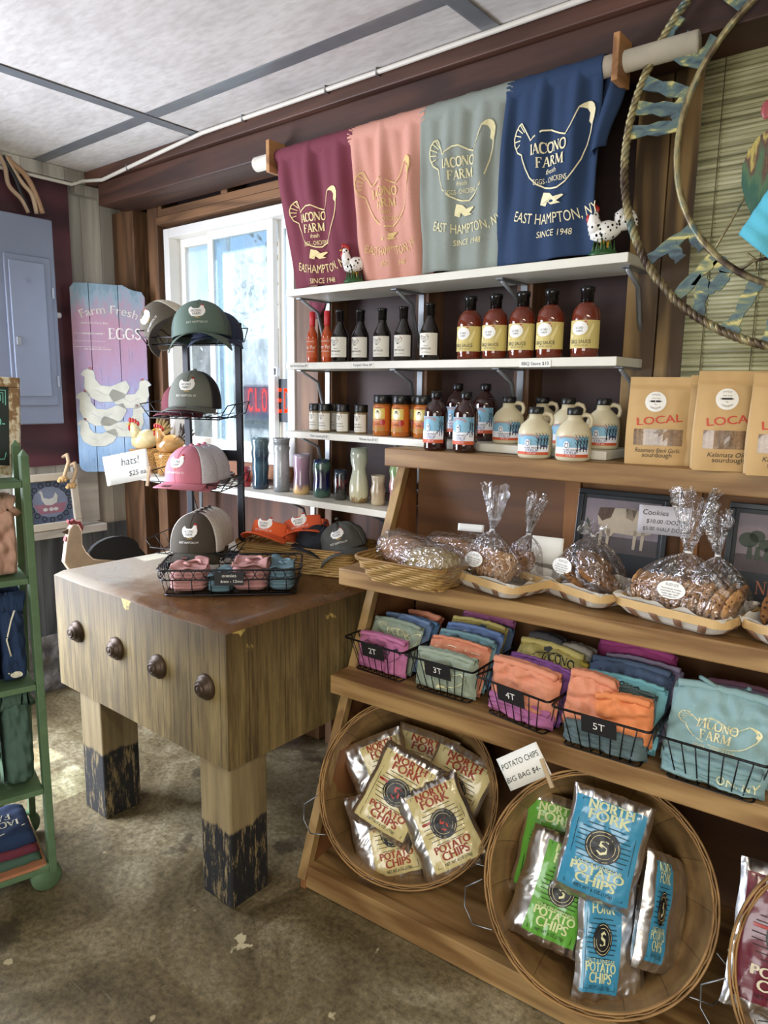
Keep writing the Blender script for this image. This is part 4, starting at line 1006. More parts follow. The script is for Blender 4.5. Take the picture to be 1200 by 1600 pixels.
# ================================================================== WIRE BASKETS WITH FOLDED CLOTHES
def rect_loop(w, d, z, r, n=5):
    P_ = []
    for cx, cy, a0 in ((w / 2 - r, d / 2 - r, 0), (-w / 2 + r, d / 2 - r, pi / 2), (-w / 2 + r, -d / 2 + r, pi), (w / 2 - r, -d / 2 + r, 1.5 * pi)):
        for i in range(n + 1): a = a0 + pi / 2 * i / n; P_.append((cx + r * cos(a), cy + r * sin(a), z))
    return P_
def wire_basket(label, loc, rz, w, d, h, txt, ins=.028, nf=7, nsd=7):
    t = thing('wire_basket', label, 'basket', loc, rz, 'black wire baskets of toddler clothes')
    wb, db = w - 2 * ins, d - 2 * ins
    obj('rim', MB().tube(rect_loop(w, d, h, .012), .0034, 8, closed=True), M_wire, t)
    obj('bottom_ring', MB().tube(rect_loop(wb, db, .003, .012), .0024, 6, closed=True), M_wire, t)
    g = MB()
    for i in range(nf):
        f = (i + 1) / (nf + 1) - .5
        g.tube([(f * w, -d / 2, h), (f * wb, -db / 2, .003), (f * wb, db / 2, .003), (f * w, d / 2, h)], .0017, 5)
    for i in range(nsd):
        f = (i + 1) / (nsd + 1) - .5
        g.tube([(-w / 2, f * d, h), (-wb / 2, f * db, .003), (wb / 2, f * db, .003), (w / 2, f * d, h)], .0017, 5)
    obj('wire_grid', g, M_wire, t)
    if txt:
        M_ = T(0, -d / 2 - .004, h + .004) @ Rm(.22)
        sgn = MB().box(-.045, .045, -.001, .001, -.052, 0, 0, M_)
        D2().text(txt, 0, -.036, .020, 1).bake(lambda x, y: M_ @ Vector((x, -.0016, y)), sgn)
        obj('size_sign', sgn, [M_ink, M_white], t)
    return t
def pad_fn(w, h, th, seed, wr=1.0, slump=0.0, hem=.25):
    """soft folded garment standing in x-z with thickness along y; returns f(u,v) for the front"""
    def f(u, v, sg=1, o=0):
        a = (2 * u - 1); b = 2 * v - 1
        q = (abs(a) ** 6 + abs(b) ** 4.2); th_ = max(0, 1 - q) ** .45 if q < 1 else 0
        x = a * w / 2 * (1 + .03 * noise.noise(Vector((b * 2, seed, 0)))); z = (b + 1) * h / 2 + slump * a * a * -h * (b + 1) / 2
        y = -sg * (th / 2 * th_ + o)
        n = noise.noise(Vector((x * 26, z * 34, seed * 1.7))) * .009 + noise.noise(Vector((x * 55 + z * 25, z * 24, seed))) * .006
        c = -.005 * exp(-((z / h - .62 - .1 * sin(seed) - a * .12) / .035) ** 2) - .004 * exp(-((z / h - .28 + a * .15) / .03) ** 2)
        n += .006 * abs(sin(a * 5 + seed * 2 + b * 2.5)) * noise.noise(Vector((a * 2, b * 3, seed)))
        z += .010 * noise.noise(Vector((x * 22, seed * 3.1, 2))) * (v > .5)
        return Vector((x, y - sg * (n + c) * wr * min(1, th_ * 1.2), z))
    return f
def garment(label, name, loc, rot, w, h, th, color, seed, group, marks=None, ink=None, cat='shirt', wr=1.6, slump=0.0):
    t = thing(name, label, cat, loc, rot, group)
    f = pad_fn(w, h, th, seed, wr, slump)
    mb = MB(); mb.grid(lambda u, v: f(u, v, 1), 30, 24); mb.grid(lambda u, v: f(1 - u, v, -1), 30, 24)
    # turned edge of the folded layers
    for k in (-.3, .3):
        mb.tube([f(i / 24 * .96 + .02, .985, 1) * 0 + Vector((-w * .46 + w * .92 * i / 24, th * k * .7, h * .985 + .004 * noise.noise(Vector((i * .6, k, seed))) + slump * -h * ((2 * i / 24 - 1) ** 2))) for i in range(25)], th * .22, 7)
    obj('cloth', mb, fabric(color), t)
    if marks:
        o = D2(); marks(o)
        cols = ink if isinstance(ink, (list, tuple)) else [ink]
        obj('print', o.bake(lambda x, z: f(min(max(.5 + x / w, .02), .98), min(max(z / h, .02), .98), 1, .0022)), [plain(c, .7, var=0) for c in cols], t)
    return t
def mark_iacono(cx, z, k, whole=True, farm=True):
    def m(d):
        if whole:
            h_ = D2(); hen(h_, 0, 0, 1, 1, foot=False); d.merge(h_, lambda x, y: (cx + x * k, z + y * k * .62))
        d.roman('IACONO', cx, z, .115 * k, sx=1.05, bold=1.2)
        if farm: d.roman('FARM', cx, z - .15 * k, .115 * k, sx=1.1, bold=1.2)
    return m
zs = .6805
def rk(u, v, z): return Vector(rw(u, v, z))
def front_pair(pa, pb, z):
    a, b = at_z(*pa, z), at_z(*pb, z); return a, b
BK = []
for (pa, pb, txt, lab, dd) in (((537, 995), (629, 1022), '2T', 'black wire basket with a hand-lettered 2T sign, left end of the rack', .29),
                          ((630, 1023), (740, 1053), '3T', 'black wire basket with a hand-lettered 3T sign', .29),
                          ((742, 1056), (858, 1099), '4T', 'black wire basket with a hand-lettered 4T sign', .29),
                          ((860, 1103), (1018, 1147), '5T', 'black wire basket with a hand-lettered 5T sign', .29),
                          ((1021, 1148), (1204, 1201), None, 'black wire basket without a sign, holding teal shirts', .29)):
    a, b = front_pair(pa, pb, .792)
    w = (b - a).length; ang = atan2(b.y - a.y, b.x - a.x)
    # keep on the shelf
    ux, vy = uv(a); e = Vector((cos(ang), sin(ang), 0)); nn = Vector((-sin(ang), cos(ang), 0))
    c = a + e * (w / 2) + nn * (dd / 2); cu, cv = uv(c)
    BK.append((c, ang, w, e, nn))
    wire_basket(lab, (c.x, c.y, zs), ang, w - .004, dd, .112, txt)
def in_basket(i, dx, dy, dz=0):   # dx along the width from the centre, dy from the front rim inwards
    c, ang, w, e, nn = BK[i]; p = c + e * dx + nn * (dy - .145); return (p.x, p.y, zs + .006 + dz)
GR = 'folded toddler shirts in the wire baskets'
def put(i, name, lab, color, dx, dy, w, h, th, lean, seed, marks=None, ink=None, dz=0, yaw=0, cat='shirt', roll=0, slump=.04):
    if lean <= -.28: lean *= 1.55; h *= 1.10; dy -= .012
    return garment(lab, name, in_basket(i, dx, dy, dz), Euler((lean, roll, BK[i][1] + yaw)), w, h, th, color, seed, GR, marks, ink, cat, slump=slump)
pk, sg, bl, orr, ye, te, mg, nv, lv, dk = '#c4779f', '#9aa793', '#7d94b6', '#dd9271', '#dccb7c', '#88adb2', '#a8648f', '#5d6f8a', '#b3a6c0', '#5c6e70'
# 2T
put(0, 'toddler_shirt', 'bright pink folded shirt at the front of the 2T basket', pk, .0, .052, .20, .120, .036, -.10, 1, mark_iacono(0, .07, .15), '#26202e')
put(0, 'toddler_shirt', 'sage green folded shirt behind the pink one in the 2T basket', sg, -.005, .092, .205, .150, .034, -.30, 2, mark_iacono(.02, .115, .17, farm=False), '#e6e3b4', dz=.0)
put(0, 'toddler_shirt', 'blue folded shirt with white FARM lettering in the 2T basket', bl, .0, .130, .20, .158, .034, -.34, 3, lambda d: (d.roman('FARM', 0, .118, .022, sx=1.2, bold=1.2), d.stroke([(-.08, .12), (-.05, .14), (0, .145), (.05, .138)], .003)), '#eceee8')
put(0, 'toddler_shirt', 'deeper blue folded shirt tucked behind the FARM one in the 2T basket', '#6488ac', .01, .165, .195, .150, .03, -.34, 4)
put(0, 'toddler_shirt', 'orange folded shirt at the back of the 2T basket', orr, .02, .215, .14, .150, .05, -.30, 5)
# 3T
put(1, 'toddler_shirt', 'sage green folded shirt at the front of the 3T basket', sg, 0, .05, .215, .122, .04, -.10, 6, lambda d: (hen(d, 0, .055, .15, .09, foot=True)), '#e6e3b4')
put(1, 'toddler_shirt', 'orange folded shirt behind the front sage one in the 3T basket', orr, .0, .088, .215, .142, .026, -.30, 7, lambda d: d.stroke([(-.08, .125), (-.03, .133), (.03, .128), (.08, .13)], .003), '#efe0c0')
put(1, 'toddler_shirt', 'aqua folded shirt lettered IACONO in the 3T basket', te, .0, .118, .21, .155, .03, -.34, 8, mark_iacono(.03, .125, .17, farm=False), '#22303a')
put(1, 'toddler_shirt', 'periwinkle blue folded shirt with a white beak mark in the 3T basket', '#7a93c2', .0, .152, .21, .170, .032, -.36, 9, lambda d: (d.disc(-.05, .145, .012), d.stroke([(-.05, .145), (-.03, .16), (.06, .15)], .003)), '#eceee8')
put(1, 'toddler_shirt', 'yellow folded shirt with a black hen head in the 3T basket', ye, -.01, .190, .21, .180, .032, -.38, 10, lambda d: (d.disc(-.065, .165, .011), d.disc(-.05, .155, .010), d.stroke([(-.04, .165), (0, .16), (.06, .165)], .003)), '#1e1e20')
put(1, 'toddler_shirt', 'slate blue folded shirt behind the yellow one in the 3T basket', nv, .01, .222, .20, .168, .026, -.34, 11)
put(1, 'toddler_shirt', 'magenta folded shirt at the back of the 3T basket', mg, .0, .254, .20, .182, .03, -.30, 12, lambda d: d.text('EGGS', 0, .155, .010), '#2a1a30')
# 4T
put(2, 'toddler_shirt', 'magenta folded shirt lying at the bottom of the 4T basket', '#b8709f', .0, .055, .215, .05, .05, -.05, 13, dz=.0)
put(2, 'toddler_shirt', 'orange folded shirt at the front of the 4T basket', orr, .0, .06, .225, .125, .05, -.14, 14, dz=.03)
put(2, 'toddler_shirt', 'purple folded shirt just behind the orange one in the 4T basket', '#8a5596', .0, .096, .215, .150, .022, -.28, 15)
put(2, 'toddler_shirt', 'yellow folded shirt lettered IACONO FARM in the 4T basket', ye, -.02, .138, .23, .185, .05, -.42, 16, lambda d: (d.roman('IACONO', .04, .152, .022, sx=1.05, bold=1.2), d.roman('FARM', .04, .125, .022, sx=1.1, bold=1.2), d.stroke([(-.09, .165), (-.08, .145), (-.06, .14), (-.03, .165), (.03, .178), (.09, .172)], .003)), '#1e1e20')
put(2, 'toddler_shirt', 'light blue folded shirt at the right side of the 4T basket', '#8098c4', .045, .205, .12, .150, .035, -.34, 17)
put(2, 'toddler_shirt', 'mustard yellow folded shirt at the back right of the 4T basket', '#c9b040', .06, .170, .10, .150, .03, -.34, 18, lambda d: (d.disc(-.01, .13, .010), d.disc(.01, .125, .008)), '#1e1e20')
put(2, 'toddler_hat', 'charcoal grey knitted baby hat with a white tag at the back of the 4T basket', '#4a4a4c', -.05, .235, .12, .185, .06, -.15, 19, cat='hat')
put(2, 'toddler_hat', 'cream grey crumpled baby hat at the back right of the 4T basket', '#a9a294', .05, .245, .11, .175, .06, -.15, 20, cat='hat')
# 5T
put(3, 'toddler_shirt', 'dark green folded shirt lying at the bottom of the 5T basket', dk, .0, .055, .22, .055, .06, -.05, 21)
put(3, 'toddler_shirt', 'orange bunched shirt on the left front of the 5T basket', orr, -.06, .07, .13, .150, .055, -.22, 22, dz=.03, roll=.08)
put(3, 'toddler_shirt', 'orange bunched shirt on the right front of the 5T basket', '#e28a55', .045, .06, .15, .120, .045, -.16, 23, dz=.03, roll=-.08)
put(3, 'toddler_shirt', 'aqua folded shirt lettered IACONO in the 5T basket', '#7cb8c0', .0, .112, .235, .165, .028, -.36, 24, lambda d: (d.roman('IACONO', .0, .138, .022, sx=1.05, bold=1.2), ), '#22303a')
put(3, 'toddler_shirt', 'dark teal folded shirt with a cream hen outline in the 5T basket', dk, .0, .088, .21, .150, .022, -.30, 25, lambda d: d.stroke([(-.06, .135), (-.03, .10), (.03, .09), (.07, .12)], .004), '#efe8cc')
put(3, 'toddler_shirt', 'navy folded shirt with a black hen outline in the 5T basket', nv, .0, .155, .23, .190, .045, -.40, 26, lambda d: d.stroke([(-.08, .17), (-.07, .15), (-.05, .155), (0, .15), (.06, .165), (.09, .15)], .003), '#151c28')
put(3, 'toddler_shirt', 'lavender folded shirt lettered IACONO near the back of the 5T basket', lv, .02, .200, .22, .190, .035, -.38, 27, lambda d: d.roman('IACONO', -.02, .165, .020, sx=1.05, bold=1.2), '#2b2b38')
put(3, 'toddler_shirt', 'magenta pink shirt draped along the back of the 5T basket', '#b04a85', -.01, .245, .225, .205, .045, -.34, 28)
# teal basket
def big_marks(d):
    h_ = D2(); hen(h_, 0, 0, 1, 1, foot=False); d.merge(h_, lambda x, y: (-.005 + x * .185, .098 + y * .115))
    d.roman('IACONO', -.005, .098, .021, sx=1.0, bold=1.2); d.roman('FARM', -.005, .072, .021, sx=1.05, bold=1.2); d.text('EGGS - CHICKENS', -.005, .050, .008)
tsh = put(4, 'toddler_shirt', 'teal shirt with a large cream hen print at the front of the unsigned wire basket', '#8fb0b2', .0, .075, .245, .185, .05, -.32, 31, big_marks, '#efe4b4', dz=.02)
obj('collar', MB().tube([(-.01 + .055 * cos(pi * k / 14), -.006 + .022 * sin(pi * k / 7), .196 + .022 * abs(cos(pi * k / 14)) ) for k in range(15)], .0055, 8), fabric('#86a8aa'), tsh)
put(4, 'toddler_shirt', 'teal folded shirt under the large hen print, at the basket bottom', '#86a7aa', .0, .048, .23, .06, .05, -.05, 32, lambda d: d.text('ON, NY', .06, .02, .018), '#e5e3b4')
put(4, 'toddler_shirt', 'teal folded shirt behind the large hen print', '#7f9fa3', .03, .13, .22, .17, .04, -.34, 33)
put(4, 'toddler_shirt', 'lavender folded shirt behind the teal ones in the unsigned basket', lv, .03, .185, .21, .175, .04, -.34, 34)
put(4, 'toddler_shirt', 'pale pink folded shirt at the back of the unsigned basket', '#b9879b', .02, .24, .2, .165, .05, -.30, 35)

# ================================================================== BUSHEL BASKETS AND CHIP BAGS
def stave_mat():
    m, nt, b = new_mat('basket_stave')
    a = N(nt, 'ShaderNodeTexNoise'); a.inputs['Scale'].default_value = 1; a.inputs['Detail'].default_value = 7; nt.links.new(coords(nt, (9, 9, 14)), a.inputs[0])
    c = ramp(nt, a.outputs[0], [(.3, '#80603a'), (.7, '#b8935c')])
    sx = N(nt, 'ShaderNodeSeparateXYZ'); tc = N(nt, 'ShaderNodeTexCoord'); nt.links.new(tc.outputs['Object'], sx.inputs[0])
    an = N_math(nt, 'ARCTAN2', sx.outputs[1], sx.outputs[0])
    fr = N_math(nt, 'FRACT', N_math(nt, 'MULTIPLY', an, 15 / (2 * pi)))
    fl = N(nt, 'ShaderNodeTexWhiteNoise'); fl.noise_dimensions = '1D'; nt.links.new(N_math(nt, 'FLOOR', N_math(nt, 'MULTIPLY', an, 15 / (2 * pi))), fl.inputs['W'])
    c = mixc(nt, 1.0, c, ramp(nt, fl.outputs[0], [(0, .7), (1.0, 1.0)]), 'MULTIPLY')
    c = mixc(nt, ramp(nt, fr, [(0, .7), (.02, 0.0), (.98, 0.0), (1.0, .7)]), c, srgb('#3c2a18'))
    nt.links.new(c, b.inputs['Base Color']); b.inputs['Roughness'].default_value = .6; bump(nt, b, a.outputs[0], .3, .004); return m
M_stave = stave_mat(); M_hoop = wood('#ab8450', '#7d5a30', 'x', 1.5, .6)
BD = .27
def bushel(label, c, az, el, R0=.28):
    az, el = radians(az), radians(el)
    n = Vector((cos(el) * cos(az), cos(el) * sin(az), sin(el)))
    xa = Vector((0, 0, 1)).cross(n).normalized(); ya = n.cross(xa)
    Mx = basis(xa, ya, n, c)
    t = thing('bushel_basket', label, 'basket', tuple(c), Mx.to_euler(), 'bushel baskets of chips under the rack')
    mb = MB()
    pr = [(R0 - .004, 0), (R0 - .016, -.07), (R0 - .034, -.14), (R0 - .060, -.21), (R0 - .085, -BD + .01), (R0 - .10, -BD), (.002, -BD)]
    def f(u, v, o):
        k = v * (len(pr) - 1); i = min(int(k), len(pr) - 2); q = k - i
        r = pr[i][0] + (pr[i + 1][0] - pr[i][0]) * q + o; z = pr[i][1] + (pr[i + 1][1] - pr[i][1]) * q
        r += .0022 * (1 if int(u * 52) % 2 else 0) * (1 if v < .8 else 0)
        return (r * cos(2 * pi * u), r * sin(2 * pi * u), z)
    mb.grid(lambda u, v: f(u, v, 0), 104, 18, cu=True, sm=False)
    obj('staves', mb, M_stave, t, solid=.003)
    for (zz, rr, w) in ((-.008, R0 + .004, .013), (-.011, R0 - .008, .011), (-.13, R0 - .026, .010)):
        h_ = MB()
        h_.grid(lambda u, v, zz=zz, rr=rr, w=w: ((rr + .0035 * cos(v * 2 * pi)) * cos(2 * pi * u), (rr + .0035 * cos(v * 2 * pi)) * sin(2 * pi * u), zz + w * sin(v * 2 * pi) + .002 * sin(u * 31)), 90, 8, cu=True, cv=True)
        obj('hoop', h_, M_hoop, t)
    for a in (radians(200), radians(-28)):
        d_ = Vector((cos(a), sin(a), 0)); s_ = Vector((-sin(a), cos(a), 0))
        P_ = [d_ * (R0 + .006) + s_ * k * .06 + Vector((0, 0, -.01)) for k in (-1,)] + [d_ * (R0 + .06) + s_ * -.045 + Vector((0, 0, -.035)), d_ * (R0 + .075) + Vector((0, 0, -.045)), d_ * (R0 + .06) + s_ * .045 + Vector((0, 0, -.035)), d_ * (R0 + .006) + s_ * .06 + Vector((0, 0, -.01))]
        obj('wire_handle', MB().tube(P_, .0022, 6), metal('#8d9094', .35), t)
    rn = random.Random(int(R0 * 1000 + az * 10)); w_ = MB()
    for i in range(9):
        a = rn.uniform(0, 6.28); w_.tube([((R0 + .009) * cos(a), (R0 + .009) * sin(a), .006), ((R0 + .012) * cos(a + .03), (R0 + .012) * sin(a + .03), -.02)], .0012, 5)
    return t, Mx, n
cL = Vector(rw(.275, .155, .352)); cM = Vector(rw(.92, .045, .366)); cR = Vector(rw(1.515, .05, .366))
bL = bushel('bushel basket of cream chip bags, leftmost under the rack', cL, -60, 27)
bM = bushel('bushel basket of green and blue chip bags, in the middle under the rack', cM, -70, 27)
bR = bushel('bushel basket cut off by the right edge of the photo, under the rack', cR, -74, 27)

def foil():
    m, nt, b = new_mat('foil')
    a = N(nt, 'ShaderNodeTexNoise'); a.inputs['Scale'].default_value = 10; a.inputs['Detail'].default_value = 2; a.inputs['Distortion'].default_value = .8; nt.links.new(coords(nt), a.inputs[0])
    b.inputs['Base Color'].default_value = srgb('#e2e2e4'); b.inputs['Metallic'].default_value = 1; b.inputs['Roughness'].default_value = .32
    bump(nt, b, a.outputs[0], .8, .03); return m
M_foil = foil()
def film(c):
    m, nt, b = new_mat('printed_film'); b.inputs['Base Color'].default_value = srgb(c); b.inputs['Roughness'].default_value = .28; b.inputs['Coat Weight'].default_value = .5
    a = N(nt, 'ShaderNodeTexNoise'); a.inputs['Scale'].default_value = 16; a.inputs['Detail'].default_value = 2; nt.links.new(coords(nt), a.inputs[0]); bump(nt, b, a.outputs[0], .35, .015); return m
def chip_bag(label, pos, Mr, base, ink, txtc, line1, seed, w=.20, h=.285, th=.062, plate='#16181c', emb='#c8402e', sil=(0, 0)):
    t = thing('chip_bag', label, 'bag', tuple(pos), Mr.to_euler(), 'potato chip bags in the bushel baskets')
    def f(u, v, sg=1, o=0):
        a, b = 2 * u - 1, 2 * v - 1
        e = max(0, 1 - abs(a) ** 2.6) ** .55 * max(0, 1 - abs(b) ** 5) ** .7
        seal = 1 if abs(b) > .93 else 0
        x = a * w / 2 * (1 - .05 * (1 - b * b)); y = b * h / 2 * (1 - .02 * abs(a))
        z = th / 2 * e * (1 + .10 * noise.noise(Vector((a * 1.4, b * 1.4, seed))))
        z += (.008 * noise.noise(Vector((x * 17, y * 13, seed * 2.3))) + .004 * abs(noise.noise(Vector((x * 38, y * 34, seed))))) * min(1, e * 1.5)
        rip = .006 * sin(a * 14 + seed) * (abs(b) ** 6) + .003 * sin(a * 31 + seed * 2) * (abs(b) ** 4)
        x += .0015 * sin(b * 9 + seed) * abs(a) ** 4
        return Vector((x, y, sg * (z + .0006 + o) + rip))
    inx = lambda u, v: 1 if (.06 + sil[0] < u < .94 - sil[1] and .075 < v < .925) else 0
    wm = 1 - (sil[0] + sil[1]) * 1.08; xo = (sil[0] - sil[1]) / 2 * w
    mb = MB(); mb.grid(lambda u, v: f(u, v, 1), 38, 48, mif=inx); mb.grid(lambda u, v: f(1 - u, v, -1), 30, 36)
    obj('pouch', mb, [M_foil, film(base)], t)
    d = D2(); k = .5
    X = lambda a: a * w; 
    d.stroke([(X(-.32), -.38 * h), (X(-.32), .40 * h), (X(.32), .40 * h), (X(.32), -.38 * h)], .0016, 1, closed=True)
    for q in (0, .0012, -.0012):
        d.text('NORTH', q, .335 * h, .022, 0, maxw=X(.5)); d.text('FORK', q, .24 * h, .026, 0, maxw=X(.5))
        d.text('POTATO', q, -.235 * h, .021, 0, maxw=X(.6)); d.text('CHIPS', q, -.325 * h, .024, 0, maxw=X(.58))
    cy = .03 * h
    for i in range(9):
        yy = cy - X(.26) + X(.52) * (i + .5) / 9
        for cx in (-X(.11), X(.11)):
            hw = X(.19) * sqrt(max(0, 1 - ((yy - cy) / X(.27)) ** 2)); d.rect(cx - hw, cx + hw, yy, yy + .0016, 1, 6)
    d.disc(0, cy, X(.195), None, 2, 28); d.ring(0, cy, X(.175), .0012, 3, ); d.ring(0, cy, X(.135), .0010, 3)
    sp = [(X(.055), cy + X(.06)), (X(.02), cy + X(.085)), (-X(.035), cy + X(.06)), (-X(.03), cy + X(.02)), (X(.035), cy - X(.01)), (X(.04), cy - X(.055)), (-X(.01), cy - X(.085)), (-X(.055), cy - X(.055))]
    d.stroke(sp, [.003, .006, .007, .008, .008, .007, .006, .003], 4)
    if line1: d.text(line1, 0, -.165 * h, .010, 0, maxw=X(.56))
    else: d.rect(-X(.30), -X(.17), cy + X(.06), cy + X(.09), 5, 4)
    d.text('NET WT 6 OZ (170g)', 0, -.375 * h, .008, 1, maxw=X(.42))
    obj('print', d.bake(lambda x, y, q: f(min(max(.5 + (x * wm * 1.12 + xo) / (w * (1 - .05 * (1 - (2 * y / h) ** 2))), .01), .99), .5 + y / h, 1, .0020 + q * .00005)), [plain(txtc, .5, var=0), plain(ink, .5, var=0), plain(plate, .4, var=0), M_cream, plain(emb, .4, var=0), M_red], t)
    return t
def bag_at(bk, px, py, depth, spin, tx=0, ty=0):
    t, Mx, n = bk; o = Vector(t.location) - n * depth
    p = at_plane(px, py, o, n)
    x_, y_, n_ = Mx.col[0].xyz, Mx.col[1].xyz, Mx.col[2].xyz
    R_ = Mx.to_3x3().to_4x4() @ Rm(tx, ty, 0) @ Rm(0, 0, spin)
    return p, R_
cr, crk, crt = '#dccd92', '#1b1a18', '#a5402c'
for (lab, px, py, dp, sp, tx, ty, sd) in (
    ('cream chip bag peeking out at the back left of its basket', 600, 1215, .125, .45, .1, 0, 1),
    ('cream chip bag standing at the top centre, behind the others', 655, 1208, .150, -.25, .0, .1, 2),
    ('cream chip bag at the right side, partly covered', 706, 1236, .110, -.42, 0, -.15, 3),
    ('cream chip bag lowest left in the heap', 603, 1306, .085, .30, .0, .1, 4),
    ('cream chip bag lying across the upper middle of the heap', 622, 1242, .045, -.42, .1, 0, 5),
    ('cream chip bag in front at lower right of the heap', 690, 1292, .025, .50, 0, -.05, 6)):
    p, R_ = bag_at(bL, px, py, dp, sp, tx, ty); chip_bag(lab, p, R_, cr, crk, crt, None, sd, w=.222, h=.282, th=.052, sil={4: (.2, 0), 6: (.12, 0), 5: (0, .06), 1: (.25, 0)}.get(sd, (0, 0)))
gn = ('#63a93c', '#14200f', '#d8e3a8', 'SOUR CREAM & ONION'); bu = ('#3f93b8', '#10202a', '#d9dfae', 'SALT & VINEGAR')
for (lab, px, py, dp, sp, tx, ty, sd, c, ww) in (
    ('green chip bag peeking out at the back', 862, 1325, .150, -.1, 0, 0, 11, gn, .18),
    ('green chip bag at the left of the middle basket', 866, 1390, .080, -.22, 0, .1, 12, gn, .19),
    ('blue chip bag standing at the lower centre, mostly turned to its silver side', 954, 1470, .085, .02, 0, .5, 13, bu, .19),
    ('blue chip bag at the far right, showing its crumpled silver side', 1032, 1425, .110, -.18, 0, 1.0, 14, bu, .20),
    ('blue chip bag lying on top of the pile', 942, 1325, .022, -.16, .12, 0, 15, bu, .20)):
    p, R_ = bag_at(bM, px, py, dp, sp, tx, ty); chip_bag(lab, p, R_, c[0], c[1], c[2], c[3], sd, w=ww * 1.04, h=.28, th=.06, emb='#e6e3b4', sil={12: (.17, 0), 13: (0, .40), 14: (.04, .5)}.get(sd, (0, .02)))
p, R_ = bag_at(bR, 1222, 1475, .07, -.10, 0, .2); chip_bag('silver and maroon chip bag at the right edge of the photo', p, R_, '#6d2436', '#1a1214', '#e8e0c8', None, 21, w=.22, h=.32)
p, R_ = bag_at(bR, 1232, 1590, .11, .25, 0, 0); chip_bag('silver chip bag low in the rightmost basket', p, R_, '#cfcfd0', '#1a1214', '#333333', None, 22, w=.2, h=.27)

# chip price card on a clothespin
def clothespin(parent, M_, nm='clothespin'):
    o = MB().box(-.005, .005, -.004, -.0005, -.035, .035, 0, M_).box(-.005, .005, .0005, .004, -.035, .035, 0, M_)
    return obj(nm, o, plain('#b39b78', .7, var=.1), parent)
def card(name, label, cat, c4, lines, ink, thick=.0008, pin=None, group=None, color=None, pinlen=1):
    """paper card given by its corners TL TR BR BL"""
    TL, TR, BR, BL = [Vector(c) for c in c4]
    o = (TL + TR + BR + BL) / 4; xa = ((TR - TL) + (BR - BL)).normalized(); ya = ((TL - BL) + (TR - BR)); ya = (ya - xa * ya.dot(xa)).normalized(); n = xa.cross(ya)
    w = ((TR - TL).length + (BR - BL).length) / 2; h = ((TL - BL).length + (TR - BR).length) / 2
    t = thing(name, label, cat, o, basis(xa, ya, n, (0, 0, 0)).to_euler(), group)
    mb = MB().grid(lambda u, v: ((u - .5) * w, (v - .5) * h, .0015 * (2 * u - 1) ** 2), 10, 2)
    obj('paper', mb, color or M_paper, t, solid=thick)
    d = D2()
    for (s, x, y, hh, sl) in lines: d.text(s, x * w, y * h, hh * h, 0, shear=sl, maxw=w * .9)
    obj('writing', d.bake(lambda x, y: (x, y, .0015 * (2 * x / w) ** 2 + .0013)), plain(ink, .6, var=0), t)
    if pin:
        M_ = T(pin[0] * w, pin[1] * h, .002) @ Rm(0, 0, pin[2]) @ Rm(pi / 2)
        clothespin(t, M_)
    return t
pl = Vector(rw(.7, -.075, .6)); nn_ = Vector((.15, -1, .25)).normalized()
card('price_card', 'hand-written POTATO CHIPS price card clipped above the middle bushel basket', 'sign', [at_plane(x, y, pl, nn_) for x, y in ((779, 1185), (843, 1157), (857, 1211), (795, 1237))], [('POTATO CHIPS', -.02, .12, .17, .1), ('BIG BAG $4-', -.08, -.28, .15, .1)], '#22251f', pin=(.42, -.42, -.1))

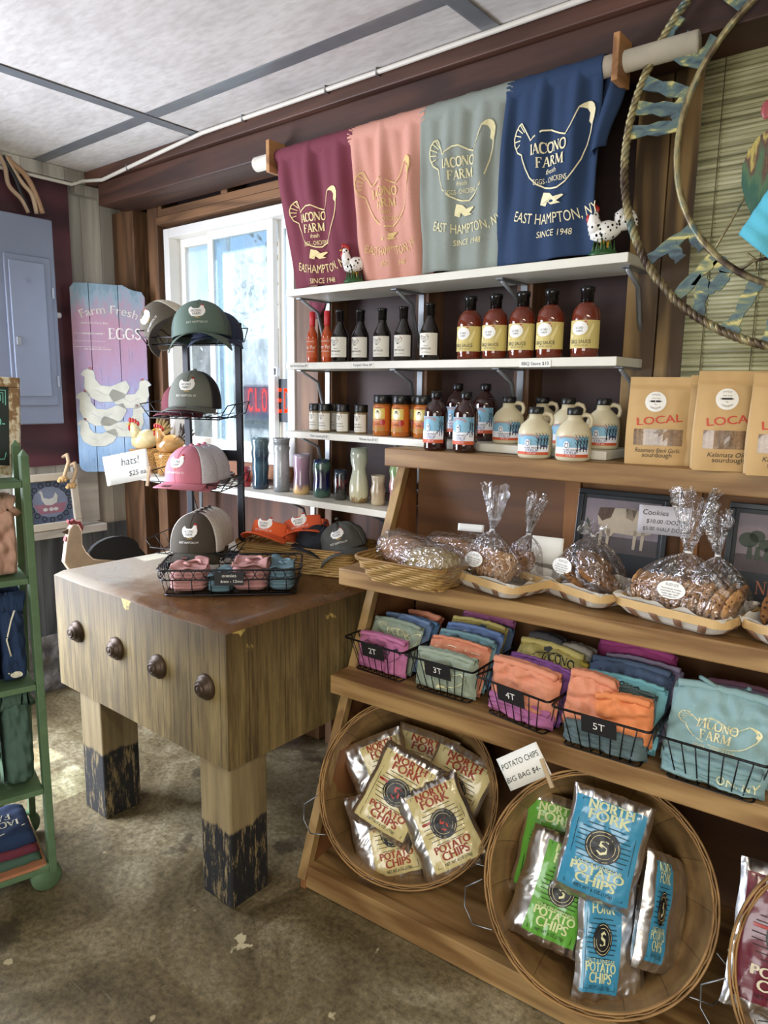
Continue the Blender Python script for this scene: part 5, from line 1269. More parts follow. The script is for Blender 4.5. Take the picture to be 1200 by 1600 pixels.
# ================================================================== COOKIE TRAYS, COOKIES AND CELLOPHANE
M_chip = plain('#d2b07a', .55, var=.08, scale=20); M_slat = wood('#cdb083', '#a98a5c', 'x', 2, .6); M_slat2 = plain('#8f6c55', .6, var=.1)
M_parch = plain('#dcd8cf', .6, var=.03)
M_cello = glassy((.985, .985, .99), .86, .10, 'cellophane')
z2s = 1.0375
def quad_frame(pts, z):
    """frame from the picture positions of front-left, front-right corners on height z"""
    a, b = at_z(*pts[0], z), at_z(*pts[1], z); w = (b - a).length; ang = atan2(b.y - a.y, b.x - a.x)
    return a, b, w, ang
def tray(label, pa, pb, dd):
    a, b, w, ang = quad_frame((pa, pb), 1.088)
    e = Vector((cos(ang), sin(ang), 0)); nn = Vector((-sin(ang), cos(ang), 0))
    c = a + e * w / 2 + nn * dd / 2
    t = thing('cookie_tray', label, 'tray', (c.x, c.y, z2s), ang, 'chip wood cookie trays')
    h = .052; mb = MB()
    for (i0, o0, za, zb) in ((0, .003, .030, h), ):
        for (off, s_) in ((0, 1),):
            lo = rect_loop(w, dd, 0, .035, 7); n = len(lo); V = []; F = []
            for (x, y, _) in lo:
                L_ = sqrt(x * x + y * y); k = 1 - .004 / L_
                V += [(x, y, za), (x, y, zb), (x * k, y * k, zb), (x * k, y * k, za)]
            for i in range(n):
                for j in range(4): F.append((i * 4 + j, i * 4 + (j + 1) % 4, ((i + 1) % n) * 4 + (j + 1) % 4, ((i + 1) % n) * 4 + j))
            mb.add(V, F)
    obj('rim_band', mb, M_chip, t, bevel=.001)
    bs = MB()
    lo = rect_loop(w - .008, dd - .008, .032, .03, 7); lb = rect_loop(w * .72, dd * .66, .002, .03, 7); n = len(lo)
    V = lo + [tuple((p + q) / 2 for p, q in zip(a_, b_)) for a_, b_ in zip(lo, lb)] + lb
    V = [(x, y, z - (.005 if n <= i < 2 * n else 0)) for i, (x, y, z) in enumerate(V)]
    F = []; mi = []
    for r_ in range(2):
        for i in range(n): F.append((r_ * n + i, r_ * n + (i + 1) % n, (r_ + 1) * n + (i + 1) % n, (r_ + 1) * n + i)); mi.append(0)
    F.append(tuple(2 * n + i for i in range(n))); mi.append(0)
    bs.add(V, F, mi); obj('woven_bottom', bs, M_parch, t, solid=.002)
    sl = MB()
    for i in range(4):
        x = (i - 1.5) / 4 * w * .86
        sl.grid(lambda u, v, x=x: (x * (1 - .22 * u) + (v - .5) * .02, -dd / 2 * (1 - .34 * u) - .001 + .004 * u, .032 - .030 * u - .006 * sin(pi * u)), 6, 1)
    for i in range(3):
        y = (i - 1) / 3 * dd * .8
        for sgn in (-1, 1):
            sl.grid(lambda u, v, y=y, sgn=sgn: (sgn * (w / 2 * (1 - .28 * u) + .001 - .004 * u), y * (1 - .3 * u) + (v - .5) * .02, .032 - .030 * u - .006 * sin(pi * u)), 6, 1)
    o = obj('dark_slats', sl, M_slat2, t, solid=.0012); o['kind'] = 'stuff'
    rn = random.Random(int(w * 1e4))
    def ps(u, v):
        x = (u - .5) * (w - .02); y = (v - .5) * (dd - .02); q = max(abs(2 * u - 1), abs(2 * v - 1))
        return (x * (1 + .06 * (q > .9)), y * (1 + .08 * (q > .9)), .012 + .046 * max(0, (q - .78) / .22) ** 1.3 + .012 * noise.noise(Vector((u * 8, v * 8, w * 9))))
    obj('parchment', MB().grid(ps, 26, 20, sm=False), M_parch, t)
    return t, c, ang, w, dd, e, nn
def cookie_src(label, color, fleck, seed, r=.036, th=.014, rough=.9):
    m, nt, b = new_mat('cookie')
    a = N(nt, 'ShaderNodeTexNoise'); a.inputs['Scale'].default_value = 60; a.inputs['Detail'].default_value = 5; nt.links.new(coords(nt), a.inputs[0])
    v = N(nt, 'ShaderNodeTexVoronoi'); v.inputs['Scale'].default_value = 75; nt.links.new(coords(nt), v.inputs[0])
    c = mixc(nt, ramp(nt, v.outputs['Distance'], [(.22, 1.0), (.3, 0.0)]), ramp(nt, a.outputs[0], [(.3, color[1]), (.7, color[0])]), srgb(fleck))
    nt.links.new(c, b.inputs['Base Color']); b.inputs['Roughness'].default_value = rough; bump(nt, b, a.outputs[0], .6, .01)
    def f(u, v):
        rr = r * min(1, sin(pi * v) ** .5 * 1.0) * (1 + .08 * noise.noise(Vector((cos(u * 6.28) * 2, sin(u * 6.28) * 2, seed))))
        z = -th / 2 * cos(pi * v) * 1.0 + .003 * noise.noise(Vector((rr * cos(u * 6.28) * 70, rr * sin(u * 6.28) * 70, seed + v)))
        return (rr * cos(2 * pi * u), rr * sin(2 * pi * u), z)
    return MB().grid(f, 28, 14, cu=True), m
_ck = {}
def cookie(kind, label, group, loc, rot):
    if kind not in _ck:
        k = {'chip': (('#cca06c', '#a5774b'), '#5a3826', 1, .047, .018), 'dark': (('#9a6c40', '#70482a'), '#3a2417', 2, .044, .017), 'oat': (('#94683a', '#5f3d20'), '#3f2716', 3, .056, .026)}[kind]
        mb, m = cookie_src('', k[0], k[1], k[2], k[3], k[4]); o = obj('cookie', mb, m, loc=loc, rot=rot); tag(o, label, 'cookie', group); _ck[kind] = o; return o
    o = _ck[kind].copy(); COL.objects.link(o); o.location = loc; o.rotation_euler = rot; o['label'] = label; o['group'] = group; return o
def cello_bag(label, c, ang, w, d, h, neck, top, seed, lean=(0, 0), sticker=None, group='cellophane cookie bags', nm='cellophane_bag', stx=0, sty=.5):
    """clear bag gathered at a tied neck with a ruffled top"""
    t = thing(nm, label, 'bag', c, ang, group)
    lx, ly = lean
    def f(u, v, o=0):
        a = 2 * pi * u
        if v < .68:
            q = v / .68; env = max(.0, sin(min(1, q * 1.15 + .10) * pi)) ** .55 if q < .78 else 0
            k = q; shp = (1 - k ** 2.6) ** .8 * (1 - .0) * (min(1, k / .06) ** .4 if k < .06 else 1)
            shp = shp * (1 - .03) + .035
            z = h * k
        else:
            q = (v - .68) / .32; shp = .035 + .33 * q ** 1.1; z = h + neck + (top - neck) * q
        cx, cy = cos(a), sin(a); sq = (abs(cx) ** 3 + abs(cy) ** 3) ** (-1 / 3)
        x = w / 2 * shp * cx * sq; y = d / 2 * shp * cy * sq
        kk = (1 if v < .68 else 2.6)
        rp = (.010 * noise.noise(Vector((cx * 3 + 9, cy * 3, z * 12 + seed))) + .006 * sin(a * 13 + seed + z * 30) * (min(1, max(0, v - .3) * 3))) * kk * (shp ** .5)
        x += rp * cx; y += rp * cy
        if v > .68: z += .018 * sin(a * 5 + seed) * q + .01 * noise.noise(Vector((cx * 4, cy * 4, seed)))
        kz = max(0, z - h * .4); x += lx * kz; y += ly * kz
        return Vector((x, y - o, z))
    obj('cellophane', MB().grid(lambda u, v: f(u, v), 72, 46, cu=True), M_cello, t)
    obj('twist_tie', MB().tube([f(i / 12, .68) * 1.0 for i in range(12)], .0022, 6, closed=True), M_white, t)
    if sticker:
        sd = D2(); sd.disc(0, 0, .036, .022, 0, 28); sd.text(sticker[0], 0, .010, .006, 1)
        for i, s_ in enumerate(sticker[1:]): sd.text(s_, 0, .001 - i * .0062, .0038, 1, maxw=.058 - .008 * i)
        zc = h * sty
        yc = min(f(.75, .68 * sty)[1], f(.7, .68 * sty)[1], f(.8, .68 * sty)[1]) - .006
        tl = .30
        obj('oval_sticker', sd.bake(lambda x, y, q: (x + stx, yc + y * sin(tl) - q * .00025, zc + y * cos(tl))), [M_white, M_ink], t)
    return t
ST = ("SUZI Q'S", 'Chocolate Chip Cookies', 'flour, sugar, butter, eggs', 'chocolate, vanilla, salt', 'East Hampton NY')
ST2 = ("SUZI Q'S", 'Oatmeal Cookies', 'oats, flour, sugar, butter', 'raisins, eggs, cinnamon', 'East Hampton NY')
ST3 = ("SUZI Q'S", 'Peanut Butter Cookies', 'peanut butter, flour, sugar', 'butter, eggs, vanilla', 'East Hampton NY')
t1 = tray('chip wood tray of cookies in cellophane, beside the wicker bread basket', (664, 876), (800, 920), .22)
t2 = tray('chip wood tray with one bag of lumpy oat cookies, second tray', (800, 888), (938, 934), .20)
t3 = tray('chip wood tray packed with a long row of cookies, third tray', (955, 931), (1134, 975), .21)
t4 = tray('chip wood tray cut off by the right edge of the photo', (1150, 965), (1290, 1010), .2)
ORD = ['leftmost', 'second', 'third', 'fourth', 'fifth', 'sixth', 'seventh', 'eighth', 'ninth', 'tenth', 'eleventh', 'twelfth', 'rightmost']
def fill_row(tr, kind, n, x0, x1, y, tag_, z=.066, tilt=.25, sc=1.0):
    t, c, ang, w, dd, e, nn = tr
    for i in range(n):
        x = x0 + (x1 - x0) * i / max(1, n - 1); p = c + e * x + nn * y
        rn = random.Random(i * 7 + int(x0 * 100))
        od = 'rightmost' if i == n - 1 else ORD[i]; cookie(kind, '%s %s' % (od, tag_), tag_.replace('cookie', 'cookies', 1), (p.x, p.y, z2s + z + rn.uniform(-.003, .003)), Euler((0, pi / 2 + (tilt if x > 0 else -tilt * .3) + rn.uniform(-.08, .08), ang + rn.uniform(-.1, .1))))
fill_row(t1, 'chip', 9, -.085, .07, -.02, 'brown cookie from the left in the front bag on the first tray')
fill_row(t1, 'dark', 4, -.01, .065, .06, 'dark cookie from the left in the rear bag on the first tray')
fill_row(t3, 'chip', 13, -.115, .12, -.02, 'golden cookie from the left in the long row on the third tray')
fill_row(t3, 'dark', 6, .0, .105, .055, 'brown cookie from the left in the rear bag on the third tray')
def pt(tr, x, y, z=0): p = tr[1] + tr[5] * x + tr[6] * y; return (p.x, p.y, z2s + z)
for i in range(7):
    a = i * 2.4; p = pt(t2, .035 + .045 * cos(a) * (i > 0), .0 + .03 * sin(a), .038 + .020 * (i // 2))
    cookie('oat', ['lumpy oat cookie low in the pile on the second tray', 'lumpy oat cookie at the front of the second tray pile', 'lumpy oat cookie in the back left of the second tray pile', 'lumpy oat cookie at the right side of the second tray pile', 'lumpy oat cookie halfway up the second tray pile', 'lumpy oat cookie near the top of the second tray pile', 'topmost lumpy oat cookie under the twist tie on the second tray'][i], 'oat cookies on the second tray', p, Euler((.5 * sin(a), .5 * cos(a), a)))
fill_row(t4, 'dark', 5, -.07, .05, -.02, 'cookie from the left on the tray at the right photo edge')
cello_bag('tall clear bag of cookies with oval sticker on the first tray', pt(t1, 0, -.02, .012), t1[2], .225, .12, .155, .004, .125, 1, (.10, 0), ST, stx=.0, sty=.5)
cello_bag('clear cookie bag behind the tall one on the first tray', pt(t1, .055, .058, .014), t1[2], .15, .08, .145, .004, .11, 2, (.25, .0), None)
cello_bag('rounded clear bag of oat cookies on the second tray', pt(t2, .035, 0, .012), t2[2], .205, .155, .165, .002, .022, 3, (.05, 0), ST2, stx=-.03, sty=.5)
cello_bag('large clear bag with a tall ruffled top on the third tray', pt(t3, 0, -.02, .012), t3[2], .295, .13, .165, .004, .15, 4, (.05, 0), ST3, stx=.0, sty=.5)
cello_bag('clear cookie bag tucked behind the large one on the third tray', pt(t3, .055, .058, .014), t3[2], .17, .085, .15, .004, .11, 5, (-.1, 0), None)
cello_bag('clear bag on the tray at the right edge of the photo', pt(t4, 0, 0, .012), t4[2], .17, .13, .13, .004, .09, 6, (0, 0), None)

# ================================================================== WICKER BASKETS, BREAD, CAPS
M_wick = plain('#b08c50', .6, var=.22, scale=90); M_wick2 = plain('#8f6a35', .6, var=.2, scale=90)
def wicker(label, c, ang, w, d, h, rows, seed, taper=.03):
    t = thing('wicker_basket', label, 'basket', c, ang, 'wicker baskets')
    rn = random.Random(seed); mb = MB(); st_ = MB(); per = 2 * (w + d); ns = int(per / .038)
    for r_ in range(rows):
        q = r_ / (rows - 1); ww, dd = w - 2 * taper * (1 - q), d - 2 * taper * (1 - q); z = .006 + (h - .012) * q
        lo = rect_loop(ww, dd, z, .03, 6); P_ = []
        for i in range(len(lo)):
            a, b = Vector(lo[i]), Vector(lo[(i + 1) % len(lo)]); k = max(1, int((b - a).length / .012))
            for j in range(k): P_.append(a.lerp(b, j / k))
        L_ = 0; Q_ = []
        for i, p in enumerate(P_):
            if i: L_ += (p - P_[i - 1]).length
            o = .0035 * sin(L_ / .038 * pi + (r_ % 2) * pi); dr = Vector((p.x, p.y, 0)).normalized()
            Q_.append(p + dr * o + Vector((0, 0, .0016 * noise.noise(Vector((i * .35, r_, seed))) * 2)))
        mb.tube(Q_, h / rows * .56, 5, closed=True)
    obj('weave', mb, M_wick, t)
    rim = MB()
    for s_ in (0, pi):
        lo = rect_loop(w + .006, d + .006, h, .03, 12); n = len(lo)
        rim.tube([(x * (1 + .006 * cos(i * .9 + s_)), y * (1 + .006 * cos(i * .9 + s_)), z + .003 * sin(i * .9 + s_)) for i, (x, y, z) in enumerate(lo)], .004, 6, closed=True)
    obj('rim', rim, M_wick2, t)
    obj('bottom', MB().box(-w / 2 + taper + .004, w / 2 - taper - .004, -d / 2 + taper + .004, d / 2 - taper - .004, .002, .008), M_wick2, t)
    return t
# bread basket on the left end of the rack's second shelf
a, b = at_z(552, 868, 1.115), at_z(690, 893, 1.115)
ang = atan2(b.y - a.y, b.x - a.x); e = Vector((cos(ang), sin(ang), 0)); nn = Vector((-sin(ang), cos(ang), 0)); wB = (b - a).length
cB = a + e * wB / 2 + nn * .13
wicker('wicker basket of bagged bread on the left end of the pine rack', (cB.x, cB.y, z2s), ang, wB, .26, .075, 9, 3)
def bread(label, c, ang, l, w, h, seed, seedy):
    m = plain('#9a6a3a', .7, var=.25, scale=25, bmp=.4) if not seedy else plain('#a8905a', .8, var=.35, scale=90, bmp=.6)
    t = thing('bread_loaf', label, 'bread', c, ang, 'bagged bread loaves')
    obj('loaf', MB().grid(lambda u, v: (l / 2 * (2 * v - 1) * 1.0, w / 2 * cos(2 * pi * u) * max(0, 1 - abs(2 * v - 1) ** 3.5) ** .5, h / 2 + h / 2 * sin(2 * pi * u) * max(0, 1 - abs(2 * v - 1) ** 3.5) ** .5 * (1 + .06 * noise.noise(Vector((u * 5, v * 5, seed))))), 28, 22, cu=True), m, t)
    def g(u, v):
        s_ = 2 * v - 1; k = max(0, 1 - abs(s_) ** 6) ** .4 * (1 - .62 * max(0, -s_ - .45) / .55) + .04
        a_ = 2 * pi * u; rr = 1 + .07 * noise.noise(Vector((cos(a_) * 3, sin(a_) * 3, v * 9 + seed))) + .04 * sin(a_ * 11 + seed + v * 14)
        return (l * .64 * s_ - .01, (w / 2 + .010) * cos(a_) * k * rr, h / 2 + .004 + (h / 2 + .009) * sin(a_) * k * rr)
    obj('clear_wrapper', MB().grid(g, 56, 40, cu=True), M_cello, t); return t
bp = lambda x, y, z: tuple(cB + e * x + nn * y)[:2] + (z2s + z,)
bread('brown bread loaf in a clear bag at the left in the wicker basket', bp(-.055, .01, .018), ang - .5, .22, .12, .105, 1, False)
bread('seeded green-flecked loaf in a clear bag at the right front of the wicker basket', bp(.075, -.045, .022), ang - .1, .17, .12, .095, 2, True)
bread('dark loaf in a clear bag at the back of the wicker basket', bp(.07, .08, .025), ang - .2, .20, .11, .10, 3, False)
bread('seeded loaf in a clear bag resting on the shelf behind the first cookie tray', Vector(rk(.36, .42, z2s + .004)), A - .3, .17, .11, .09, 4, True)
# ---- caps
def net_mat(c):
    m, nt, b = new_mat('cap_mesh'); b.inputs['Base Color'].default_value = srgb(c); b.inputs['Roughness'].default_value = .8
    v = N(nt, 'ShaderNodeTexVoronoi'); v.inputs['Scale'].default_value = 280; nt.links.new(coords(nt), v.inputs[0])
    mt = srgb(c); nt.links.new(mixc(nt, ramp(nt, v.outputs['Distance'], [(.2, 1.0), (.5, 0.0)]), mt, tuple(x * .62 for x in mt[:3]) + (1,)), b.inputs['Base Color']); bump(nt, b, v.outputs['Distance'], .4, .002); return m
def cap(label, loc, rot, front, back, brim=None, H_=.122, a=.083, b_=.096, p=2.7, visor=False, soft=0, name='trucker_cap', group='farm caps on the wire rack', sticker=True, seed=0, L=.072, logo=True, txt='#e9e7df', curve=.30):
    if name == 'trucker_cap': H_ *= 1.1; a *= 1.1; b_ *= 1.05
    t = thing(name, label, 'cap', loc, rot, group); brim = brim or front
    def S_(th, k, o=0):
        q = max(0, 1 - k ** p) ** .5; q = q if k < 1 else 0
        fb = 1 + (.04 if abs(th) < 1.2 else 0) * k * (1 - k) * 4
        n = soft * (.010 * noise.noise(Vector((sin(th) * 2.2, cos(th) * 2.2, k * 3 + seed))) - .012 * k * k)
        return Vector(((a * q + o + n) * sin(th), -(b_ * q * fb + o + n) * cos(th), H_ * k + o * k + (n if k > .5 else 0)))
    top = .40 if visor else 1
    F0 = 1.05
    hd = 14 if not visor else 6
    fr = MB()
    fr.grid(lambda u, v: S_(-F0 + 2 * F0 * u, v * top), 28, hd + 8)
    obj('front_panel', fr, fabric(front), t, solid=.0015)
    bk_ = MB(); bk_.grid(lambda u, v: S_(F0 + (2 * pi - 2 * F0) * u, v * top * (1 if not visor else .7 )), 40, hd + 8)
    obj('mesh_back' if not soft and not visor else 'back_panel', bk_, (net_mat(back) if not soft and not visor else fabric(back)), t, solid=.0015)
    if not visor: obj('button', MB().sphere((0, 0, H_ + .001), .008, .008, .005, 12, 8), fabric(front), t)
    B1 = 1.25
    def br(u, v):
        th = -B1 + 2 * B1 * u; base = S_(th, .0)
        x = base.x * (1 + .10 * v); y = base.y - L * v * max(0, cos(th * .98)) ** .55
        z = .002 - curve * (x * x) / .085 * (.35 + .65 * v) * 1.0 - .012 * v * cos(th)
        return Vector((x, y, z + curve * 0))
    obj('brim', MB().grid(br, 36, 12), fabric(brim), t, solid=.0035)
    sm_ = MB()
    for k in (.35, .55, .75, .9): sm_.tube([br(.04 + .92 * i / 30, k) + Vector((0, 0, .0022)) for i in range(31)], .0004, 4)
    if not visor: sm_.tube([S_(0, .02 + .97 * i / 16, .001) for i in range(17)], .0006, 4)
    obj('stitching', sm_, plain(front, .9, var=0), t)
    if logo:
        d = D2(); cz = H_ * (.56 if not visor else .29); wl = .060
        f = lambda q: (q[0] * wl, cz + q[1] * wl * .95)
        d.star([f(q) for q in SIL], *f((.02, .02)), 0)
        d.poly([f(q) for q in [(.28, .40), (.30, .52), (.37, .48), (.43, .51), (.47, .40), (.40, .38)]], 2); d.poly([f(q) for q in [(.46, .30), (.53, .28), (.50, .17)]], 2)
        d.text('IACONO', -.002, cz - .002, .0085, 1, maxw=.036); d.text('FARM', -.001, cz - .0130, .0085, 1, maxw=.026)
        if not visor: d.stroke([(-.006, cz - .017), (-.004, cz - .023), (.006, cz - .024)], .0012, 3); d.stroke([(.004, cz - .017), (.005, cz - .022), (.013, cz - .023)], .0012, 3)
        obj('logo_patch', d.bake(lambda x, z, q: S_(x / (a * .93), z / H_, .0016 + q * .00025)), [M_white, M_ink, M_red, M_yel], t)
        e2 = D2(); e2.text('EAST HAMPTON, NY', 0, cz - .040 if not visor else cz - .027, .0075, 0, maxw=.07)
        obj('lettering', e2.bake(lambda x, z: S_(x / (a * .97), max(z, .001) / H_, .0018)), plain(txt, .7, var=0), t)
    if sticker:
        sx_ = D2().rect(-.014, .014, .55, .86, 0, 6, 4).rect(-.011, .011, .62, .80, 1, 6, 3).rect(-.006, .006, .66, .76, 2, 3, 2)
        obj('size_sticker', sx_.bake(lambda x, v, q: br(.5 + x / (2 * B1 * a), v) + Vector((0, 0, .0030 + q * .0004))), [M_ink, plain('#6b675f', .5, var=0), M_red], t)
    return t
zb = BZ1 - .004
# ---- hat stand on the block
HS = Vector((-2.255, 1.665, zb + .0)); hz_ = .32
stnd = thing('hat_rack', 'black four-tier wire hat rack standing on the back of the butcher block', 'hat rack', HS, hz_)
M_fr = plain('#15171f', .4, .2, var=0)
for sx_ in (-.118, .118): obj('post', MB().box(sx_ - .013, sx_ + .013, .09, .105, .0, .93), M_fr, stnd, bevel=.002)
obj('crossbar', MB().box(-.105, .105, .09, .105, .41, .45), M_fr, stnd); obj('crossbar', MB().box(-.105, .105, .09, .105, .02, .05), M_fr, stnd)
obj('foot', MB().box(-.15, -.12, -.08, .12, .0, .012), M_fr, stnd, bevel=.002); obj('foot', MB().box(.12, .15, -.08, .12, .0, .012), M_fr, stnd, bevel=.002)
TZ = (.06, .315, .575, .84)
def tray_mb():
    g = MB(); w, d = .30, .22; r = .0022
    g.tube([(-w / 2, .09, .02), (-w / 2, -.09, 0), (w / 2, -.09, 0), (w / 2, .09, .02)], r, 6)
    for s_ in (-1, 1):
        g.tube([(s_ * w / 2, -.09, 0), (s_ * (w / 2 + .04), -.095, .05), (s_ * (w / 2 + .04), .05, .065), (s_ * w / 2, .09, .02)], r, 6)
        for k in (-.04, .01): g.tube([(s_ * w / 2, k, .004), (s_ * (w / 2 + .04), k, .056)], r * .8, 5)
    for k in (-.10, -.05, 0, .05, .10): g.tube([(k, .09, .02), (k, -.09, 0), (k, -.11, .025)], r * .8, 5)
    g.tube([(-w / 2 - .01, -.11, .025), (w / 2 + .01, -.11, .025)], r, 6)
    for k in (-.03, .03): g.tube([(-w / 2, k, .004), (w / 2, k, .004)], r * .8, 5)
    return g
for z in TZ: obj('wire_tray', tray_mb(), M_wire, stnd, (0, 0, z))
def hat_at(px, py, y): p = at_y(px, py, y); return p
def chat(px, pz, y, z): x = colx(px, y, z); return (x, y, z)
cap('green-grey cap at the front of the top hat rack tier', chat(316, 0, 1.58, zb + .855), Euler((-.12, -.06, .80)), '#5b6d62', '#4a5c58', sticker=False, a=.092, b_=.1, H_=.118, txt='#c9cdc4', curve=.42)
cap('olive brown cap tilted on its side on the top tier', chat(272, 0, 1.66, zb + .90), Euler((.1, -.95, .35)), '#5a5346', '#cfc8b4', sticker=False, seed=2)
cap('navy blue cap tucked under the green-grey one on the top tier', chat(340, 0, 1.67, zb + .855), Euler((-.05, 0, .8)), '#27344c', '#27344c', sticker=False, logo=False, H_=.095, seed=3)
cap('heather grey cap with black mesh back on the second tier', chat(305, 0, 1.59, zb + .615), Euler((-.06, 0, .62)), '#6e7168', '#17181c', brim='#666962', curve=.18)
cap('maroon cap just showing behind the heather grey one', chat(292, 0, 1.69, zb + .60), Euler((0, 0, .5)), '#6a2a34', '#17181c', sticker=False, logo=False, H_=.10, curve=.2)
cap('pink cap with white mesh back on the third tier', chat(300, 0, 1.59, zb + .345), Euler((-.04, 0, .32)), '#cf8090', '#dedce4', curve=.16)
PK = dict(front='#cf8090', back='#dedce4', logo=False, sticker=False)
for i in range(2): cap(['pink and white mesh cap nested directly behind the front pink cap', 'pink and white mesh cap furthest back in the pink stack'][i], chat(312 + 9 * i, 0, 1.65 + .05 * i, zb + .347), Euler((0, 0, .32)), '#cf8090', '#dedce4', logo=False, sticker=False, group='pink caps nested behind the front one', H_=.118)
cap('dark olive brown cap with white mesh back on the lowest tier', chat(309, 0, 1.58, zb + .095), Euler((-.04, 0, .62)), '#463f33', '#d4cfc2', brim='#403b30', H_=.128, a=.088)
for i in range(3): cap(['brown and white mesh cap nested directly behind the lowest front cap', 'brown and white mesh cap in the middle of the nested lowest stack', 'brown and white mesh cap furthest back in the lowest stack'][i], chat(316 + 6 * i, 0, 1.63 + .035 * i, zb + .097), Euler((0, 0, .55)), '#463f33', '#d4cfc2', logo=False, sticker=False, group='brown caps nested behind the front one', H_=.124)
pc = at_y(195, 735, 1.44)
ch4 = [at_plane(x, y, pc, Vector((.45, -1, .1)).normalized()) for x, y in ((155, 714), (228, 703), (238, 744), (174, 760))]
card('price_card', 'hand-written hats! $25 price card on a clothespin beside the hat rack', 'sign', ch4, [('hats!', .08, .08, .26, .15), ('$25 ea.', .22, -.30, .17, .2)], '#22251f', pin=(.44, -.44, -.35))

# ---- cap basket
a, b = at_z(478, 900, zb), at_z(548, 909, zb); ang = .28; e = Vector((cos(ang), sin(ang), 0)); nn = Vector((-sin(ang), cos(ang), 0))
cC = Vector((b.x, b.y, 0)) - e * .26 + nn * .135; cC.z = zb
wicker('long wicker basket of caps and visors on the butcher block', cC, ang, .50, .25, .10, 10, 5, .012)
cp = lambda x, y, z: tuple(cC + e * x + nn * y)[:2] + (zb + z,)
cap('orange visor at the front left of the cap basket', cp(-.11, -.06, .115), Euler((-.35, .05, .32)), '#e2622f', '#e2622f', visor=True, name='visor', group='orange visors', sticker=False, H_=.13, a=.085, L=.08, curve=.25)
cap('orange visor further back, leaning towards the navy cap', cp(-.02, .05, .120), Euler((-.30, -.25, .55)), '#dd5f38', '#dd5f38', visor=True, name='visor', group='orange visors', sticker=False, H_=.14, a=.09, L=.08, curve=.25)
cap('navy cap between the orange visors and the charcoal cap', cp(.045, .0, .075), Euler((-.2, .3, .5)), '#20242e', '#20242e', soft=1, name='baseball_cap', group='soft caps in the wicker basket', sticker=False, logo=False, H_=.105, curve=.3)
cap('charcoal cap with a white hen at the right end of the cap basket', cp(.17, .0, .085), Euler((-.15, -.30, .62)), '#4b4c48', '#4b4c48', soft=1, name='baseball_cap', group='soft caps in the wicker basket', sticker=True, H_=.12, a=.092, b_=.1, seed=5, curve=.4)

# ---- onesies basket
a, b = at_z(256, 932, zb + .002), at_z(462, 929, zb + .002)
ang = atan2(b.y - a.y, b.x - a.x); e = Vector((cos(ang), sin(ang), 0)); nn = Vector((-sin(ang), cos(ang), 0)); wO = (b - a).length; dO = .20
cO = a + e * wO / 2 + nn * dO / 2
ot = thing('wire_basket', 'low black wire basket of baby onesies on the butcher block, with a ring border', 'basket', (cO.x, cO.y, zb + .002), ang)
hO = .092; g = MB()
obj('rim', MB().tube(rect_loop(wO + .04, dO + .04, hO, .03, 6), .0034, 8, closed=True), M_wire, ot)
obj('middle_ring', MB().tube(rect_loop(wO + .026, dO + .026, hO - .034, .028, 6), .0026, 8, closed=True), M_wire, ot)
obj('bottom_ring', MB().tube(rect_loop(wO, dO, .003, .025, 6), .0034, 8, closed=True), M_wire, ot)
lo = rect_loop(1, 1, 0, .0)
for (sx_, L0, fixed, ax) in ((1, wO, -dO / 2 - .0165, 'x'), (1, wO, dO / 2 + .0165, 'x'), (1, dO, -wO / 2 - .0165, 'y'), (1, dO, wO / 2 + .0165, 'y')):
    nC = int(L0 / .033); circ = MB()
    for i in range(nC):
        q = (i + .5) / nC - .5; cc = q * L0
        P_ = [((cc + .0155 * cos(2 * pi * k / 12)), fixed, hO - .017 + .0155 * sin(2 * pi * k / 12)) for k in range(12)]
        if ax == 'y': P_ = [(y_, x_, z_) for x_, y_, z_ in P_]
        circ.tube(P_, .0014, 5, closed=True)
    obj('ring_border', circ, M_wire, ot)
gw = MB()
for i in range(7):
    f_ = (i + .5) / 7 - .5; gw.tube([(f_ * wO, -dO / 2 - .013, hO - .034), (f_ * wO, -dO / 2, .003), (f_ * wO, dO / 2, .003), (f_ * wO, dO / 2 + .013, hO - .034)], .002, 5)
for i in range(4):
    f_ = (i + .5) / 4 - .5; gw.tube([(-wO / 2 - .013, f_ * dO, hO - .034), (-wO / 2, f_ * dO, .003), (wO / 2, f_ * dO, .003), (wO / 2 + .013, f_ * dO, hO - .034)], .002, 5)
obj('wire_grid', gw, M_wire, ot)
sgn = MB().box(-.048, .048, -dO / 2 - .026, -dO / 2 - .024, hO - .05, hO - .004)
D2().text('onesies', 0, hO - .022, .011, 1).text('6mo - 12mo', .008, hO - .041, .010, 1, maxw=.08).bake(lambda x, y: (x, -dO / 2 - .0268, y), sgn)
obj('size_sign', sgn, [M_ink, M_white], ot)
